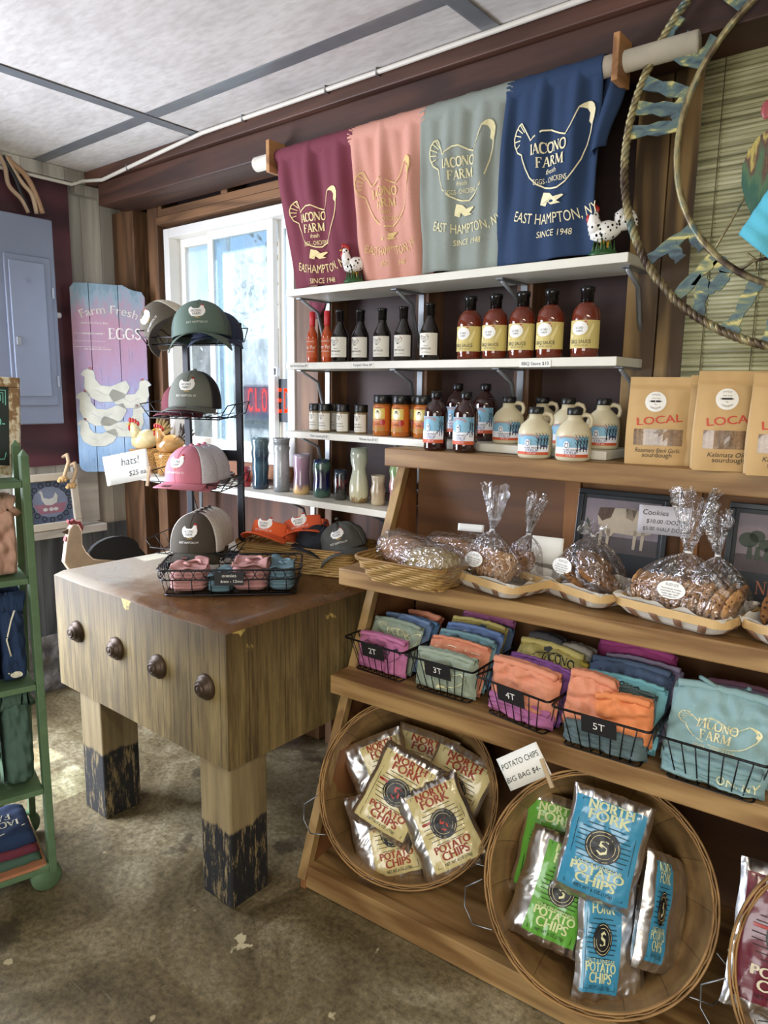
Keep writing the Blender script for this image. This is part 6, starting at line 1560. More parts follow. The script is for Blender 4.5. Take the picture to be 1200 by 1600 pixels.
def onesie(label, x, y, w, d, h, color, seed, yaw=0, layers=6):
    p = cO + e * x + nn * y
    t = thing('baby_onesie', label, 'onesie', (p.x, p.y, zb + .008), ang + yaw, 'folded baby onesies')
    mb = MB()
    def f(u, v):
        a_ = 2 * pi * u; k = max(0, 1 - abs(2 * v - 1) ** 6) ** .3
        rr = 1 + .05 * noise.noise(Vector((cos(a_) * 2, sin(a_) * 2, v * 6 + seed))) + .035 * sin(v * layers * 2 * pi)
        cx, cy = cos(a_), sin(a_); sq = (abs(cx) ** 4 + abs(cy) ** 4) ** -.25
        return (w / 2 * cx * sq * rr * k, d / 2 * cy * sq * rr * k, h * v + .008 * noise.noise(Vector((cx * 2, cy * 2, seed))) * v)
    mb.grid(f, 44, 40, cu=True)
    obj('folded_cloth', mb, fabric(color), t)
    top = MB()
    def g(u, v):
        x_ = (u - .5) * w * .95; y_ = (v - .5) * d * .9
        return (x_, y_, h + .004 + .016 * noise.noise(Vector((x_ * 22, y_ * 22, seed + 4))) + .012 * sin(u * 5 + seed) * sin(v * 4) )
    top.grid(g, 26, 20)
    top.tube([(w * .22 * cos(k * .5) + .01, -d * .05 + d * .2 * sin(k * .5), h + .010 + .004 * sin(k)) for k in range(10)], .0035, 8)
    obj('neckline', top, fabric(color), t, solid=.004); return t
rose, rose2, tl2 = '#bb8a84', '#b1827d', '#64808a'
onesie('dusty pink onesies stack at the left end of the wire basket', -.145, 0, .125, .17, .075, rose, 1, .05)
onesie('slate teal onesie folded low between the pink ones', -.035, -.02, .085, .15, .045, tl2, 2, 0)
onesie('dusty pink onesies stack right of the onesies sign', .065, 0, .125, .17, .085, rose2, 3, -.05)
onesie('slate teal onesies stack at the right end of the wire basket', .17, 0, .085, .17, .075, tl2, 4, 0)

# ================================================================== WINDOW BLIND
bl_ = thing('bamboo_blind', 'olive bamboo slat blind hanging in the right window behind the round metal sign', 'blind')
def slat_mat():
    m, nt, b = new_mat('bamboo')
    a = N(nt, 'ShaderNodeTexNoise'); a.inputs['Scale'].default_value = 1; a.inputs['Detail'].default_value = 5; nt.links.new(coords(nt, (3, 1, 70)), a.inputs[0])
    nt.links.new(ramp(nt, a.outputs[0], [(.3, '#6f6b48'), (.5, '#a5a075'), (.7, '#c2bc92')]), b.inputs['Base Color']); b.inputs['Roughness'].default_value = .5; return m
sl = MB(); z = 1.12; i = 0
while z < 2.53:
    h_ = .0128 if i % 5 else .0146
    sl.grid(lambda u, v, z=z, h_=h_: (-.668 + 1.7 * u, 2.188 - .0025 * sin(pi * v) + .0015 * noise.noise(Vector((u * 5, z * 40, 1))), z + h_ * v), 8, 3); z += h_ - .0010; i += 1
obj('slats', sl, slat_mat(), bl_, solid=.001)
cd = MB()
for x in (-.615, -.485, -.34, -.2): cd.tube([(x, 2.183, 1.12), (x, 2.183, 2.54)], .0012, 4)
o_ = obj('cords', cd, plain('#5a5534', .7, var=0), bl_); o_['kind'] = 'stuff'
obj('head_rail', MB().box(-.668, 1.03, 2.18, 2.2, 2.53, 2.56), M_stud, bl_)

# ================================================================== ROUND METAL SIGN
CX, CZ, CY, RO, RI = -.284, 2.22, 1.985, .512, .376
ws = thing('metal_welcome_sign', 'large round rustic metal sign with a rope ring and cut-out letters, at the right edge', 'sign', (CX, CY, CZ))
rope = MB()
for s_ in range(3):
    P_ = []
    for i in range(420):
        a = 2 * pi * i / 420; b_ = a * 62 + s_ * 2 * pi / 3
        P_.append(((RO + .0058 * cos(b_)) * cos(a), .0058 * sin(b_), (RO + .0058 * cos(b_)) * sin(a)))
    rope.tube(P_, .0064, 6, closed=True)
def rust():
    m, nt, b = new_mat('painted_iron')
    a = N(nt, 'ShaderNodeTexNoise'); a.inputs['Scale'].default_value = 26; a.inputs['Detail'].default_value = 6; nt.links.new(coords(nt, (1, 1, .5), (0, .8, 0)), a.inputs[0])
    nt.links.new(ramp(nt, a.outputs[0], [(.36, '#3a2a20'), (.48, '#6d5f45'), (.58, '#a09468'), (.68, '#56655f')]), b.inputs['Base Color']); b.inputs['Roughness'].default_value = .45; b.inputs['Metallic'].default_value = .4; return m
def let_mat():
    m, nt, b = new_mat('letter_paint')
    a = N(nt, 'ShaderNodeTexNoise'); a.inputs['Scale'].default_value = 13; a.inputs['Detail'].default_value = 5; a.inputs['Distortion'].default_value = 1; nt.links.new(coords(nt, (1, 1, 2.6), (0, .6, 0)), a.inputs[0])
    nt.links.new(ramp(nt, a.outputs[0], [(.34, '#3f4a50'), (.47, '#566a6c'), (.56, '#6d7a62'), (.64, '#c3b775')]), b.inputs['Base Color']); b.inputs['Roughness'].default_value = .45; b.inputs['Metallic'].default_value = .25; return m
M_rust, M_let = rust(), let_mat()
obj('rope_ring', rope, M_rust, ws)
obj('inner_ring', MB().tube([(RI * cos(2 * pi * i / 96), 0, RI * sin(2 * pi * i / 96)) for i in range(96)], .0085, 10, closed=True), M_rust, ws)
LT = {'W': [[(-.5, 1), (-.42, 0)], [(-.42, .03), (0, .08), (.42, .03)], [(0, .95), (0, .05)], [(.5, 1), (.42, 0)]], 'E': [[(-.3, 0), (-.3, 1)], [(-.3, .96), (.35, .96)], [(-.3, .5), (.2, .5)], [(-.3, .04), (.35, .04)]],
      'L': [[(-.28, 1), (-.28, 0)], [(-.28, .04), (.35, .04)]], 'C': [[(.38, .8), (.1, 1), (-.3, .85), (-.38, .5), (-.3, .15), (.1, 0), (.38, .2)]], 'O': [[(0, 1), (-.35, .8), (-.4, .5), (-.35, .2), (0, 0), (.35, .2), (.4, .5), (.35, .8), (0, 1)]],
      'M': [[(-.42, 0), (-.42, 1), (0, .35), (.42, 1), (.42, 0)]], 'F': [[(-.28, 0), (-.28, 1)], [(-.28, .96), (.38, .96)], [(-.28, .52), (.2, .52)]], 'R': [[(-.3, 0), (-.3, 1), (.2, .95), (.3, .72), (.15, .5), (-.25, .48)], [(0, .48), (.34, 0)]],
      'I': [[(0, 0), (0, 1)], [(-.2, .97), (.2, .97)], [(-.2, .03), (.2, .03)]], 'N': [[(-.35, 0), (-.35, 1), (.35, 0), (.35, 1)]], 'D': [[(-.3, 0), (-.3, 1), (.15, .9), (.36, .5), (.15, .1), (-.3, 0)]], 'S': [[(.3, .85), (0, 1), (-.3, .78), (0, .52), (.3, .25), (0, 0), (-.3, .15)]]}
def ringletter(ch, ang_, top):
    mb = MB()
    for pts in LT[ch]:
        dd = D2(); q = []
        for i in range(len(pts) - 1):
            for k in range(5): q.append([pts[i][j] + (pts[i + 1][j] - pts[i][j]) * k / 5 for j in (0, 1)])
        q.append(list(pts[-1]))
        wv = [.030 * (1 + .22 * sin(i * 2.1 + ang_ * 9)) for i in range(len(q))]
        Q2 = []
        for px_, py_ in q:
            lx = px_ * .105; ly = RI + .005 + (RO - RI - .008) * py_ if top else RO - .005 - (RO - RI - .008) * py_
            a = (ang_ - lx / ((RO + RI) / 2)) if top else (ang_ + lx / ((RO + RI) / 2))
            Q2.append((ly * cos(a), ly * sin(a)))
        dd.stroke(Q2, wv)
        nv2 = len(dd.V); si = LT[ch].index(pts)
        hz2 = .003 + si * .0004; n_ = nv2 // 2
        VV = [(x_, -hz2, z_) for x_, z_ in dd.V] + [(x_, hz2, z_) for x_, z_ in dd.V]; FF = [(0, 1, nv2 + 1, nv2), (nv2 - 2, nv2 - 1, 2 * nv2 - 1, 2 * nv2 - 2)]
        for i in range(n_ - 1):
            a_, b2, c2, d2_ = 2 * i, 2 * i + 1, 2 * i + 3, 2 * i + 2
            FF += [(a_, b2, c2, d2_), (a_ + nv2, d2_ + nv2, c2 + nv2, b2 + nv2), (a_, d2_, d2_ + nv2, a_ + nv2), (b2, b2 + nv2, c2 + nv2, c2)]
        mb.add(VV, FF)
    obj('letter', mb, M_let, ws)
def ang_at(px, py): p = at_y(px, py, CY); return atan2(p.z - CZ, p.x - CX)
aW, aE = ang_at(1078, 172), ang_at(1140, 88); dA = aW - aE
for i, ch in enumerate('WELCOME'): ringletter(ch, aW - i * dA * .93, True)
aF, aR = ang_at(1052, 400), ang_at(1098, 450)
for i, ch in enumerate('FRIENDS'): ringletter(ch, aF + i * .98 * (aR - aF), False)
# painted metal rooster in the middle: neck, breast and tail reach out of the frame
rs = MB()
outl = [at_y(px, py, CY) for px, py in ((1203, 202), (1185, 215), (1170, 235), (1160, 262), (1159, 290), (1166, 318), (1176, 340), (1190, 352), (1215, 372), (1262, 378), (1310, 350), (1352, 290), (1370, 205), (1352, 150), (1320, 215), (1290, 262), (1262, 262), (1246, 215), (1238, 165), (1226, 140), (1206, 150), (1212, 175))]
rs.prism([(p.x - CX, p.z - CZ) for p in outl], -.004, .004, 0, Rm(pi / 2))
def feather():
    m, nt, b = new_mat('painted_feathers')
    a = N(nt, 'ShaderNodeTexNoise'); a.inputs['Scale'].default_value = 9; a.inputs['Detail'].default_value = 5; nt.links.new(coords(nt, (5, 1, 1.2), (0, .3, 0)), a.inputs[0])
    sx = N(nt, 'ShaderNodeSeparateXYZ'); tc = N(nt, 'ShaderNodeTexCoord'); nt.links.new(tc.outputs['Object'], sx.inputs[0])
    f = N_math(nt, 'ADD', N_math(nt, 'MULTIPLY', sx.outputs[2], 3.2), N_math(nt, 'MULTIPLY', a.outputs[0], 1.1))
    nt.links.new(ramp(nt, f, [(.08, '#2f5a4a'), (.25, '#4f6d4c'), (.42, '#5b3a33'), (.52, '#b9a85c'), (.62, '#5d3934'), (.75, '#b5a860'), (.9, '#7d8a58')]), b.inputs['Base Color']); b.inputs['Roughness'].default_value = .45; return m
obj('rooster', rs, feather(), ws)
wt = MB().sphere((at_y(1199, 171, CY).x - CX, 0, at_y(1199, 171, CY).z - CZ), .014, .005, .022, 12, 8); obj('wattle', wt, plain('#9a4a4a', .4), ws)
lg = MB()
def LP(*pp): return [tuple(at_y(x, y, CY) - Vector((CX, CY, CZ))) for x, y in pp]
lg.tube(LP((1168, 300), (1140, 350), (1106, 408)), .003, 6)
obj('strut', lg, M_rust, ws)
fo = MB(); fo.tube(LP((1215, 402), (1196, 404), (1176, 408), (1156, 423)), .004, 6); fo.tube(LP((1182, 407), (1168, 396)), .003, 6); fo.tube(LP((1182, 407), (1180, 424)), .003, 6); fo.tube(LP((1250, 385), (1215, 402)), .005, 6)
obj('foot', fo, M_rust, ws)
# aqua shirt hanging by the sign
aq = thing('t_shirt', 'bright aqua shirt sleeve poking in at the right edge over the metal sign', 'shirt')
yA = 1.90
c4 = [at_y(x, y, yA) for x, y in ((1206, 288), (1154, 366), (1206, 408), (1250, 330))]
aqs = MB(); c0, c1, c2_, c3 = c4
aqs.grid(lambda u, v: tuple((c0.lerp(c1, v)).lerp(c3.lerp(c2_, v), u) + Vector((0, -.022 * sin(pi * u) * (1 - .2 * v) + .003 * sin(v * 20), 0))), 16, 18)
aqs.grid(lambda u, v: tuple((c0.lerp(c1, v)).lerp(c3.lerp(c2_, v), u) + Vector((0, .022 * sin(pi * u), 0))), 16, 18)
obj('sleeve', aqs, fabric('#5cb8cc'), aq, solid=.0015)
obj('body', MB().grid(lambda u, v: (c0.x + .03 + .42 * u, yA + .012 * sin(u * 19) - .004, c0.z + .14 - .30 * v), 30, 12), fabric('#5cb8cc'), aq, solid=.0015)

# ================================================================== PICTURES AND CARDS ON THE RACK
def picture(label, u0, w, h, v, painter, word, wx):
    p = rk(u0 + w / 2, v, 1.0385); t = thing('framed_picture', label, 'picture', p, Euler((-.16, 0, A)), 'framed cow pictures on the rack')
    fr = MB(); b_ = .016
    fr.box(-w / 2, w / 2, -.008, .008, 0, b_).box(-w / 2, w / 2, -.008, .008, h - b_, h).box(-w / 2, -w / 2 + b_, -.008, .008, b_, h - b_).box(w / 2 - b_, w / 2, -.008, .008, b_, h - b_)
    obj('frame', fr, plain('#1b2026', .35, var=.1), t, bevel=.002)
    obj('mat_board', MB().box(-w / 2 + b_, w / 2 - b_, -.001, .004, b_, h - b_), plain('#20242a', .5, var=.1), t)
    d = D2(); y0, y1 = h * .32, h - .028; x0, x1 = -w / 2 + .026, w / 2 - .026
    d.rect(x0, x1, y0, y1, 0); d.rect(x0, x1, y0, y0 + (y1 - y0) * .30, 1)
    d2 = D2(); painter(d2, x0, x1, y0, y1)
    mb = d.bake(lambda x, z: (x, -.0016, z)); d2.bake(lambda x, z: (x, -.0024, z), mb)
    d3 = D2(); d3.roman(word, wx, h * .12, h * .12, 6, bold=.9); d3.bake(lambda x, z: (x, -.0022, z), mb)
    obj('print', mb, [plain('#83777c', .6, var=.2, scale=20), plain('#585a44', .6, var=.3, scale=30), plain('#5d3a2e', .6, var=.15), plain('#b5a690', .6, var=.1), plain('#3d4738', .6, var=.3), plain('#2a2a33', .6, var=.1), plain('#a5674c', .5, var=0)], t)
def cow(d, x0, x1, y0, y1):
    w = x1 - x0; h = y1 - y0; f = lambda pts: [(x0 + a * w, y0 + b * h) for a, b in pts]
    d.poly(f([(.20, .84), (.62, .86), (.92, .80), (.98, .55), (.90, .42), (.74, .36), (.30, .38), (.20, .50), (.17, .70)]), 3)
    for p in ([(.20, .84), (.40, .85), (.36, .66), (.24, .58), (.17, .70)], [(.55, .86), (.70, .84), (.66, .62), (.56, .68)], [(.72, .84), (.92, .80), (.98, .55), (.88, .45), (.74, .60)]): d.poly(f(p), 2)
    for lx in (.22, .32, .68, .78): d.poly(f([(lx, .45), (lx + .05, .45), (lx + .035, .10), (lx, .10)]), 3)
    d.poly(f([(.28, .38), (.42, .38), (.38, .30), (.32, .30)]), 3)
    d.poly(f([(0, .30), (.03, .62), (.07, .55), (.10, .30)]), 4)
def field(d, x0, x1, y0, y1):
    w = x1 - x0; h = y1 - y0; f = lambda pts: [(x0 + a * w, y0 + b * h) for a, b in pts]
    for cx, cy, r_ in ((.12, .55, .10), (.20, .62, .08), (.30, .48, .08), (.38, .50, .06)): d.disc(x0 + cx * w, y0 + cy * h, r_ * w, r_ * h * 1.3, 4)
    for cx in (.14, .31, .22): d.poly(f([(cx - .02, .45), (cx + .02, .45), (cx + .03, .22), (cx - .03, .22)]), 4)
    d.poly(f([(.52, .78), (.66, .92), (.98, .92), (.98, .28), (.64, .34), (.54, .52)]), 5); d.disc(x0 + .66 * w, y0 + .62 * h, .10 * w, .16 * h, 4)
picture('black-framed print of a brown and white cow, leaning at the back of the rack', .632, .275, .275, .525, cow, 'N', -.07)
picture('black-framed print of trees and a dark animal, cut off by the right edge', 1.065, .30, .275, .515, field, 'NE', -.04)
pv = rk(.93, .43, 1.25); nv_ = Vector((sin(A) + .05, -cos(A), .18)).normalized()
card('price_card', 'hand-written cookies price card standing between the two framed pictures', 'sign', [at_plane(x, y, pv, nv_) for x, y in ((1000, 788), (1082, 795), (1077, 840), (995, 832))],
     [('Cookies', -.18, .17, .18, .1), ('$10.00 /DOZEN', .05, -.12, .14, .1), ('$5.00 /HALF DOZEN', .05, -.38, .13, .1)], '#26262a', color=plain('#c4c0c6', .7, var=.03))
pv2 = rk(.50, .34, 1.12)
card('white_card', 'blank white card standing behind the first tray of cookies', 'card', [at_plane(x, y, pv2, nv_) for x, y in ((832, 836), (881, 842), (878, 884), (829, 878))], [], '#26262a')
card('white_card', 'small white card lying behind the bagged bread', 'card', [at_plane(x, y, rk(.30, .45, 1.1), nv_) for x, y in ((716, 817), (757, 821), (756, 832), (716, 829))], [], '#26262a')

# ================================================================== LEFT WALL
pn = thing('breaker_box', 'large grey-blue metal electrical panel box on the left wall', 'electrical panel')
M_pan = plain('#8b93a6', .42, .35, var=.07, scale=5)
XF = -3.53
yr = at_x(91, 500, XF).y; zt_, zb_ = at_x(90, 346, XF).z, at_x(97, 662, XF).z
obj('cabinet', MB().box(X0 + .019, XF, 1.36, yr, zb_, zt_), M_pan, pn, bevel=.006)
d0, d1 = at_x(3, 395, XF).y, at_x(83, 500, XF).y; dz0, dz1 = at_x(84, 634, XF).z, at_x(82, 405, XF).z
dp = MB(); dp.box(XF, XF + .010, d0, d1, dz0, dz1)
obj('door', dp, M_pan, pn, bevel=.005)
dr = [o for o in pn.children if o.name.startswith('door')][0]
obj('raised_panel', MB().box(XF + .010, XF + .018, d0 + .018, d1 - .035, dz0 + .045, dz1 - .03), plain('#97a0b4', .38, .4, var=.08, scale=4), dr, bevel=.007)
obj('latch', MB().box(XF + .018, XF + .026, d0 + .03, d0 + .05, 1.79, 1.83), M_steel, dr, bevel=.002)
for zz in (2.02, 1.60): obj('hinge', MB().box(XF + .008, XF + .016, d1 - .004, d1 + .006, zz, zz + .05), M_steel, pn)
obj('knob', MB().lathe([(.012, 0), (.014, .01), (.014, .03), (.010, .034)], 12, M=T(XF - .04, yr, at_x(97, 492, XF).z) @ Rm(-pi / 2)), plain('#c9c9c9', .4), pn)
obj('badge', D2().ring(0, 0, .014, .002).rect(-.006, .006, -.006, .006).bake(lambda a, b: (XF + .0188, (d0 + d1) / 2 - .005 + a, 2.09 + b)), plain('#7f8797', .4, .3, var=0), dr)
cab = (((2, 242), (8, 262), (14, 290), (34, 312), (46, 335)), ((8, 246), (22, 275), (34, 305), (48, 336)), ((12, 248), (34, 285), (50, 305), (58, 338)), ((16, 248), (38, 272), (54, 300), (68, 338)))
cl_ = (('beige electrical cable nearest the left edge, above the panel', '#b79b82'), ('black electrical cable between the beige ones above the panel', '#1c1b1e'), ('beige electrical cable curving beside the black one', '#c4a98c'), ('thick tan electrical cable furthest right above the panel', '#b08c6c'))
for (P_, (lab, col)) in zip(cab, cl_):
    pts = [at_x(x, y, -3.575) for x, y in P_]; pts[0].z = min(pts[0].z, 2.62); pts = [pts[0] + Vector((0, -.01, .02))] + pts
    S2 = []
    for i in range(len(pts) - 1):
        for k in range(6):
            t0 = k / 6; p0, p1, p2, p3 = pts[max(i - 1, 0)], pts[i], pts[i + 1], pts[min(i + 2, len(pts) - 1)]
            S2.append(.5 * ((2 * p1) + (p2 - p0) * t0 + (2 * p0 - 5 * p1 + 4 * p2 - p3) * t0 ** 2 + (3 * p1 - p0 - 3 * p2 + p3) * t0 ** 3))
    tag(obj('electrical_cable', MB().tube(S2, .0105 if 'thick' not in lab else .013, 8), plain(col, .5, var=.05)), lab, 'cable', 'cables above the electrical panel')
# white cable along the beam
cp_ = [(-3.625, .96, 2.598)] + [(-3.60, 1.6, 2.592), (-3.585, 1.93, 2.588)]
for x, y in ((130, 283), (160, 281), (200, 262), (255, 236), (315, 208), (380, 180), (440, 158), (510, 135), (590, 105)):
    p = at_y(x, y, 1.988); cp_.append((p.x, 1.988, min(p.z, 2.648)))
cp_ += [(-1.35, 1.985, 2.648), (-.9, 1.985, 2.650), (0, 1.985, 2.648), (1.2, 1.985, 2.648)]
wc = thing('ceiling_cable', 'white cable stapled along the beam just under the ceiling', 'cable')
obj('cable', MB().tube(cp_, .0085, 8), plain('#d6d0c4', .5, var=.05), wc)
for i in (5, 8, 10, 11): obj('staple', MB().box(cp_[i][0] - .002, cp_[i][0] + .002, cp_[i][1] - .010, cp_[i][1] + .01, cp_[i][2] - .012, cp_[i][2] + .012), M_steel, wc)

# farm fresh eggs board standing across the corner
SA, SB = Vector((-3.575, 1.885, 0)), Vector((-3.345, 2.16, 0))
sa = atan2(SB.y - SA.y, SB.x - SA.x); sn = Vector((sin(sa), -cos(sa), 0)); sw = (SB - SA).length
sz0, sz1 = at_plane(150, 737, SA, sn).z, at_plane(110, 441, SA, sn).z
sh = sz1 - sz0; sO = (SA + SB) / 2; sO.z = sz0
eb = thing('eggs_sign', 'tall weathered pink and blue board sign reading Farm Fresh EGGS, with white hens', 'sign', sO, sa)
def eggpaint():
    m, nt, b = new_mat('weathered_paint')
    sx = N(nt, 'ShaderNodeSeparateXYZ'); tc = N(nt, 'ShaderNodeTexCoord'); nt.links.new(tc.outputs['Object'], sx.inputs[0])
    a = N(nt, 'ShaderNodeTexNoise'); a.inputs['Scale'].default_value = 3; a.inputs['Detail'].default_value = 9; a.inputs['Roughness'].default_value = .7; nt.links.new(coords(nt, (3, 1, 1.2)), a.inputs[0])
    f = N_math(nt, 'ADD', N_math(nt, 'DIVIDE', sx.outputs[2], sh), N_math(nt, 'MULTIPLY', N_math(nt, 'SUBTRACT', a.outputs[0], .5), .9))
    c = ramp(nt, f, [(.05, '#86a5c6'), (.22, '#9db7cf'), (.40, '#9a8fb0'), (.60, '#a5869f'), (.80, '#a97f92'), (.95, '#7f95a2'), (1.0, '#6f8794')])
    g = N(nt, 'ShaderNodeTexNoise'); g.inputs['Scale'].default_value = 1; g.inputs['Detail'].default_value = 7; g.inputs['Roughness'].default_value = .75; nt.links.new(coords(nt, (90, 1, 9)), g.inputs[0])
    c = mixc(nt, ramp(nt, g.outputs[0], [(.56, 0.0), (.66, .8)]), c, srgb('#5d6f8a'))
    nt.links.new(c, b.inputs['Base Color']); b.inputs['Roughness'].default_value = .6; bump(nt, b, g.outputs[0], .2, .003); return m
M_egg = eggpaint()
cuts = (-sw / 2, -sw / 2 + sw * .25, -sw / 2 + sw * .64, sw / 2)
for i in range(3):
    xa_, xb_ = cuts[i] + (.0012 if i else 0), cuts[i + 1] - (.0012 if i < 2 else 0)
    top_ = [(xb_, sh)] + [(xa_, sh)]
    if i == 0: poly = [(xa_ + .03, 0), (xb_, 0), (xb_, sh), (xa_ + .02, sh), (xa_, sh - .025), (xa_, .04), (xa_ + .008, .015)]
    elif i == 1: poly = [(xa_, 0), (xa_ + .06, 0), (xa_ + .08, .012), (xb_, .02), (xb_, sh - .005), (xa_, sh)]
    else: poly = [(xa_, .02), (xb_ - .03, .03), (xb_ - .01, .045), (xb_, .06), (xb_, sh - .06), (xb_ - .015, sh - .035), (xb_ - .05, sh - .03), (xb_ - .075, sh - .022), (xa_ + .02, sh - .004), (xa_, sh - .005)]
    obj('board', MB().prism(poly, -.008, .008, 0, Rm(pi / 2)), M_egg, eb, bevel=.002)
d = D2(); cr_ = 0
d.roman('', 0, 0, .1)
for q in (0, .0012): d.text('Farm Fresh', q, sh * .845, .042, 0, arc=.35, maxw=sw * .86, al='c')
d.text('from Our Farm Boy', -.07, sh * .79, .011, 0, shear=.3).text('GRADE A LARGE', -.08, sh * .735, .009, 0).text('the best in the county', -.06, sh * .655, .010, 0, shear=.3)
d.roman('EGGS', .075, sh * .715, .052, 0, sx=1.05)
for q in (.74, .70, .67): d.rect(-.17, -.02, sh * q, sh * q + .0012, 0)
dl = d; d = D2()
def henpaint(cx, cz, s, flip=1):
    body = [(-.5, .1), (-.42, .28), (-.28, .22), (-.1, .12), (.1, .14), (.2, .3), (.22, .5), (.32, .6), (.44, .52), (.5, .42), (.42, .36), (.44, .1), (.36, -.15), (.15, -.3), (-.15, -.3), (-.38, -.16)]
    P_ = [(cx + flip * x * s, cz + y * s * .8) for x, y in body]
    d.poly(P_ if flip > 0 else P_[::-1], 1); d.stroke(P_, .0022, 2, closed=True)
    d.stroke([(cx + flip * -.2 * s, cz + .02 * s), (cx, cz - .1 * s), (cx + flip * .22 * s, cz + .02 * s)], .002, 2)
    d.disc(cx + flip * .30 * s, cz + .50 * s * .8 + .066 * s, .045 * s, .03 * s, 3)
henpaint(.09, sh * .40, .21, 1); henpaint(-.03, sh * .44, .24, -1); henpaint(-.055, sh * .315, .25, -1); henpaint(.05, sh * .25, .23, 1); henpaint(-.08, sh * .19, .20, -1)
obj('lettering', dl.bake(lambda x, z: (x, -.0095, z)), plain('#e2dcd6', .6, var=.05), eb)
obj('painted_hens', d.bake(lambda x, z: (x, -.0092, z)), [plain('#e2dcd6', .6, var=.05), plain('#cfcdbd', .6, var=.2, scale=14), plain('#8da3bf', .6, var=.1), plain('#a95860', .6, var=.1)], eb)

# small framed hen picture on the ledge
px_ = X0 + .115; y0_, y1_ = at_x(40, 780, px_).y - .02, at_x(126, 780, px_).y; zz1 = at_x(120, 737, px_).z; zz0 = .886
t = thing('framed_picture', 'small cream-framed picture of a white hen on eggs, leaning on the wall ledge', 'picture', (px_, (y0_ + y1_) / 2, zz0), Euler((-.12, 0, pi / 2)))
w, h = y1_ - y0_, zz1 - zz0; fr = MB(); b_ = .038
for (xa_, xb_, za_, zb2) in ((-w / 2, w / 2, 0, b_), (-w / 2, w / 2, h - b_, h), (-w / 2, -w / 2 + b_, b_, h - b_), (w / 2 - b_, w / 2, b_, h - b_)): fr.box(xa_, xb_, -.012, .012, za_, zb2)
obj('frame', fr, plain('#cfc3b0', .6, var=.1, scale=15), t, bevel=.004)
d = D2(); d.rect(-w / 2 + b_, w / 2 - b_, b_, h - b_, 0); mb = d.bake(lambda x, z: (x, .002, z))
cx, cz = 0, h / 2; d2 = D2(); d2.disc(cx, cz, w * .30, h * .27, 1, 28)
d3 = D2(); d3.poly([(cx - w * .28, cz - .01), (cx + w * .28, cz - .01), (cx + w * .2, cz - h * .2), (cx - w * .2, cz - h * .2)], 3)
d4 = D2(); d4.poly([(cx + x * w * .36, cz + .012 + y * h * .5) for x, y in [(-.5, .28), (-.42, .34), (-.34, .28), (-.3, .08), (-.05, .02), (.15, .06), (.28, .24), (.38, .1), (.3, -.12), (.05, -.2), (-.25, -.18), (-.4, .0), (-.42, .2)]], 2)
for ex in (-.10, 0, .08): d4.disc(cx + ex * w, cz - h * .13, .012, .009, 2)
d2.bake(lambda x, z: (x, .0012, z), mb); d3.bake(lambda x, z: (x, .0006, z), mb); d4.bake(lambda x, z: (x, 0, z), mb)
d5 = D2()
for i in range(16):
    a = 2 * pi * i / 16; d5.ring(cx + w * .345 * cos(a), cz + h * .315 * sin(a), .012, .005, 4, 10)
d5.bake(lambda x, z: (x, .0008, z), mb)
obj('print', mb, [plain('#56627a', .6, var=.15), plain('#8089a0', .6, var=.12, scale=20), plain('#c9cac4', .6, var=.05), plain('#a06f80', .6, var=.15), plain('#23272e', .6, var=0)], t)
# dangling plush feet
pf = thing('plush_legs', 'pair of yellow plush bird legs dangling below the eggs sign', 'toy', (0, 0, 0))
for (A_, B_) in (((107, 722), (99, 748)), ((119, 735), (112, 758))):
    xx = X0 + .165; p0, p1 = at_x(*A_, xx), at_x(*B_, xx)
    lgm = obj('leg', MB().tube([p0 + Vector((-.075, .012, .02)), p0 + Vector((-.03, .01, .035)), p0, p1], .009, 8), plain('#c7a983', .9, var=.1), pf)
    fm = MB().sphere(tuple(p1), .016, .026, .014, 12, 8)
    for k in (-.015, 0, .015): fm.sphere((p1.x + .01, p1.y - .012 + k, p1.z - .008), .012, .010, .009, 8, 6)
    obj('foot', fm, plain('#caa46c', .9, var=.1), pf)
# standing wooden rooster behind the block
rx = -3.12
t = thing('rooster_statue', 'cream painted wooden rooster with red comb standing behind the butcher block', 'statue', (rx, 1.75, 0))
def prr(px, py): p = at_x(px, py, rx); return (p.y - 1.75, p.z)
neck = [prr(106, 826), prr(112, 818), prr(121, 819), prr(126, 828), prr(127, 850), prr(133, 862), prr(144, 872)]
k_ = [(.36, .70), (.40, .55), (.30, .38), (.16, .28), (.02, .30), (-.06, .42), (-.09, .60)]
lf = [prr(98, 878), prr(101, 852), prr(103, 840)]
obj('body', MB().prism(neck + k_ + lf, -.015, .015, 0, Matrix(((0, 0, 1, 0), (1, 0, 0, 0), (0, 1, 0, 0), (0, 0, 0, 1)))), plain('#c3aa92', .7, var=.15, scale=18), t, bevel=.006)
MY = Matrix(((0, 0, 1, 0), (1, 0, 0, 0), (0, 1, 0, 0), (0, 0, 0, 1)))
obj('comb', MB().prism([prr(105, 817), prr(106, 812), prr(110, 815), prr(114, 811), prr(118, 815), prr(124, 814), prr(129, 824), prr(127, 830), prr(120, 821), prr(110, 820)], -.01, .01, 0, MY), plain('#8c3f44', .7), t)
obj('wattle', MB().prism([prr(102, 838), prr(106, 840), prr(105, 848), prr(100, 845)], -.01, .01, 0, MY), plain('#a25a5c', .7), t)
obj('beak', MB().prism([prr(106, 826), prr(95, 831), prr(104, 835)], -.008, .008, 0, MY), plain('#5c4a3c', .7), t)
obj('tail', MB().prism([tuple(Vector(prr(178, 862)) + Vector((.13 * cos(a / 10 * pi), .075 * sin(a / 10 * pi)))) for a in range(11)] + [(.36, .6)], -.012, .012, 0, MY), plain('#25262a', .7), t)
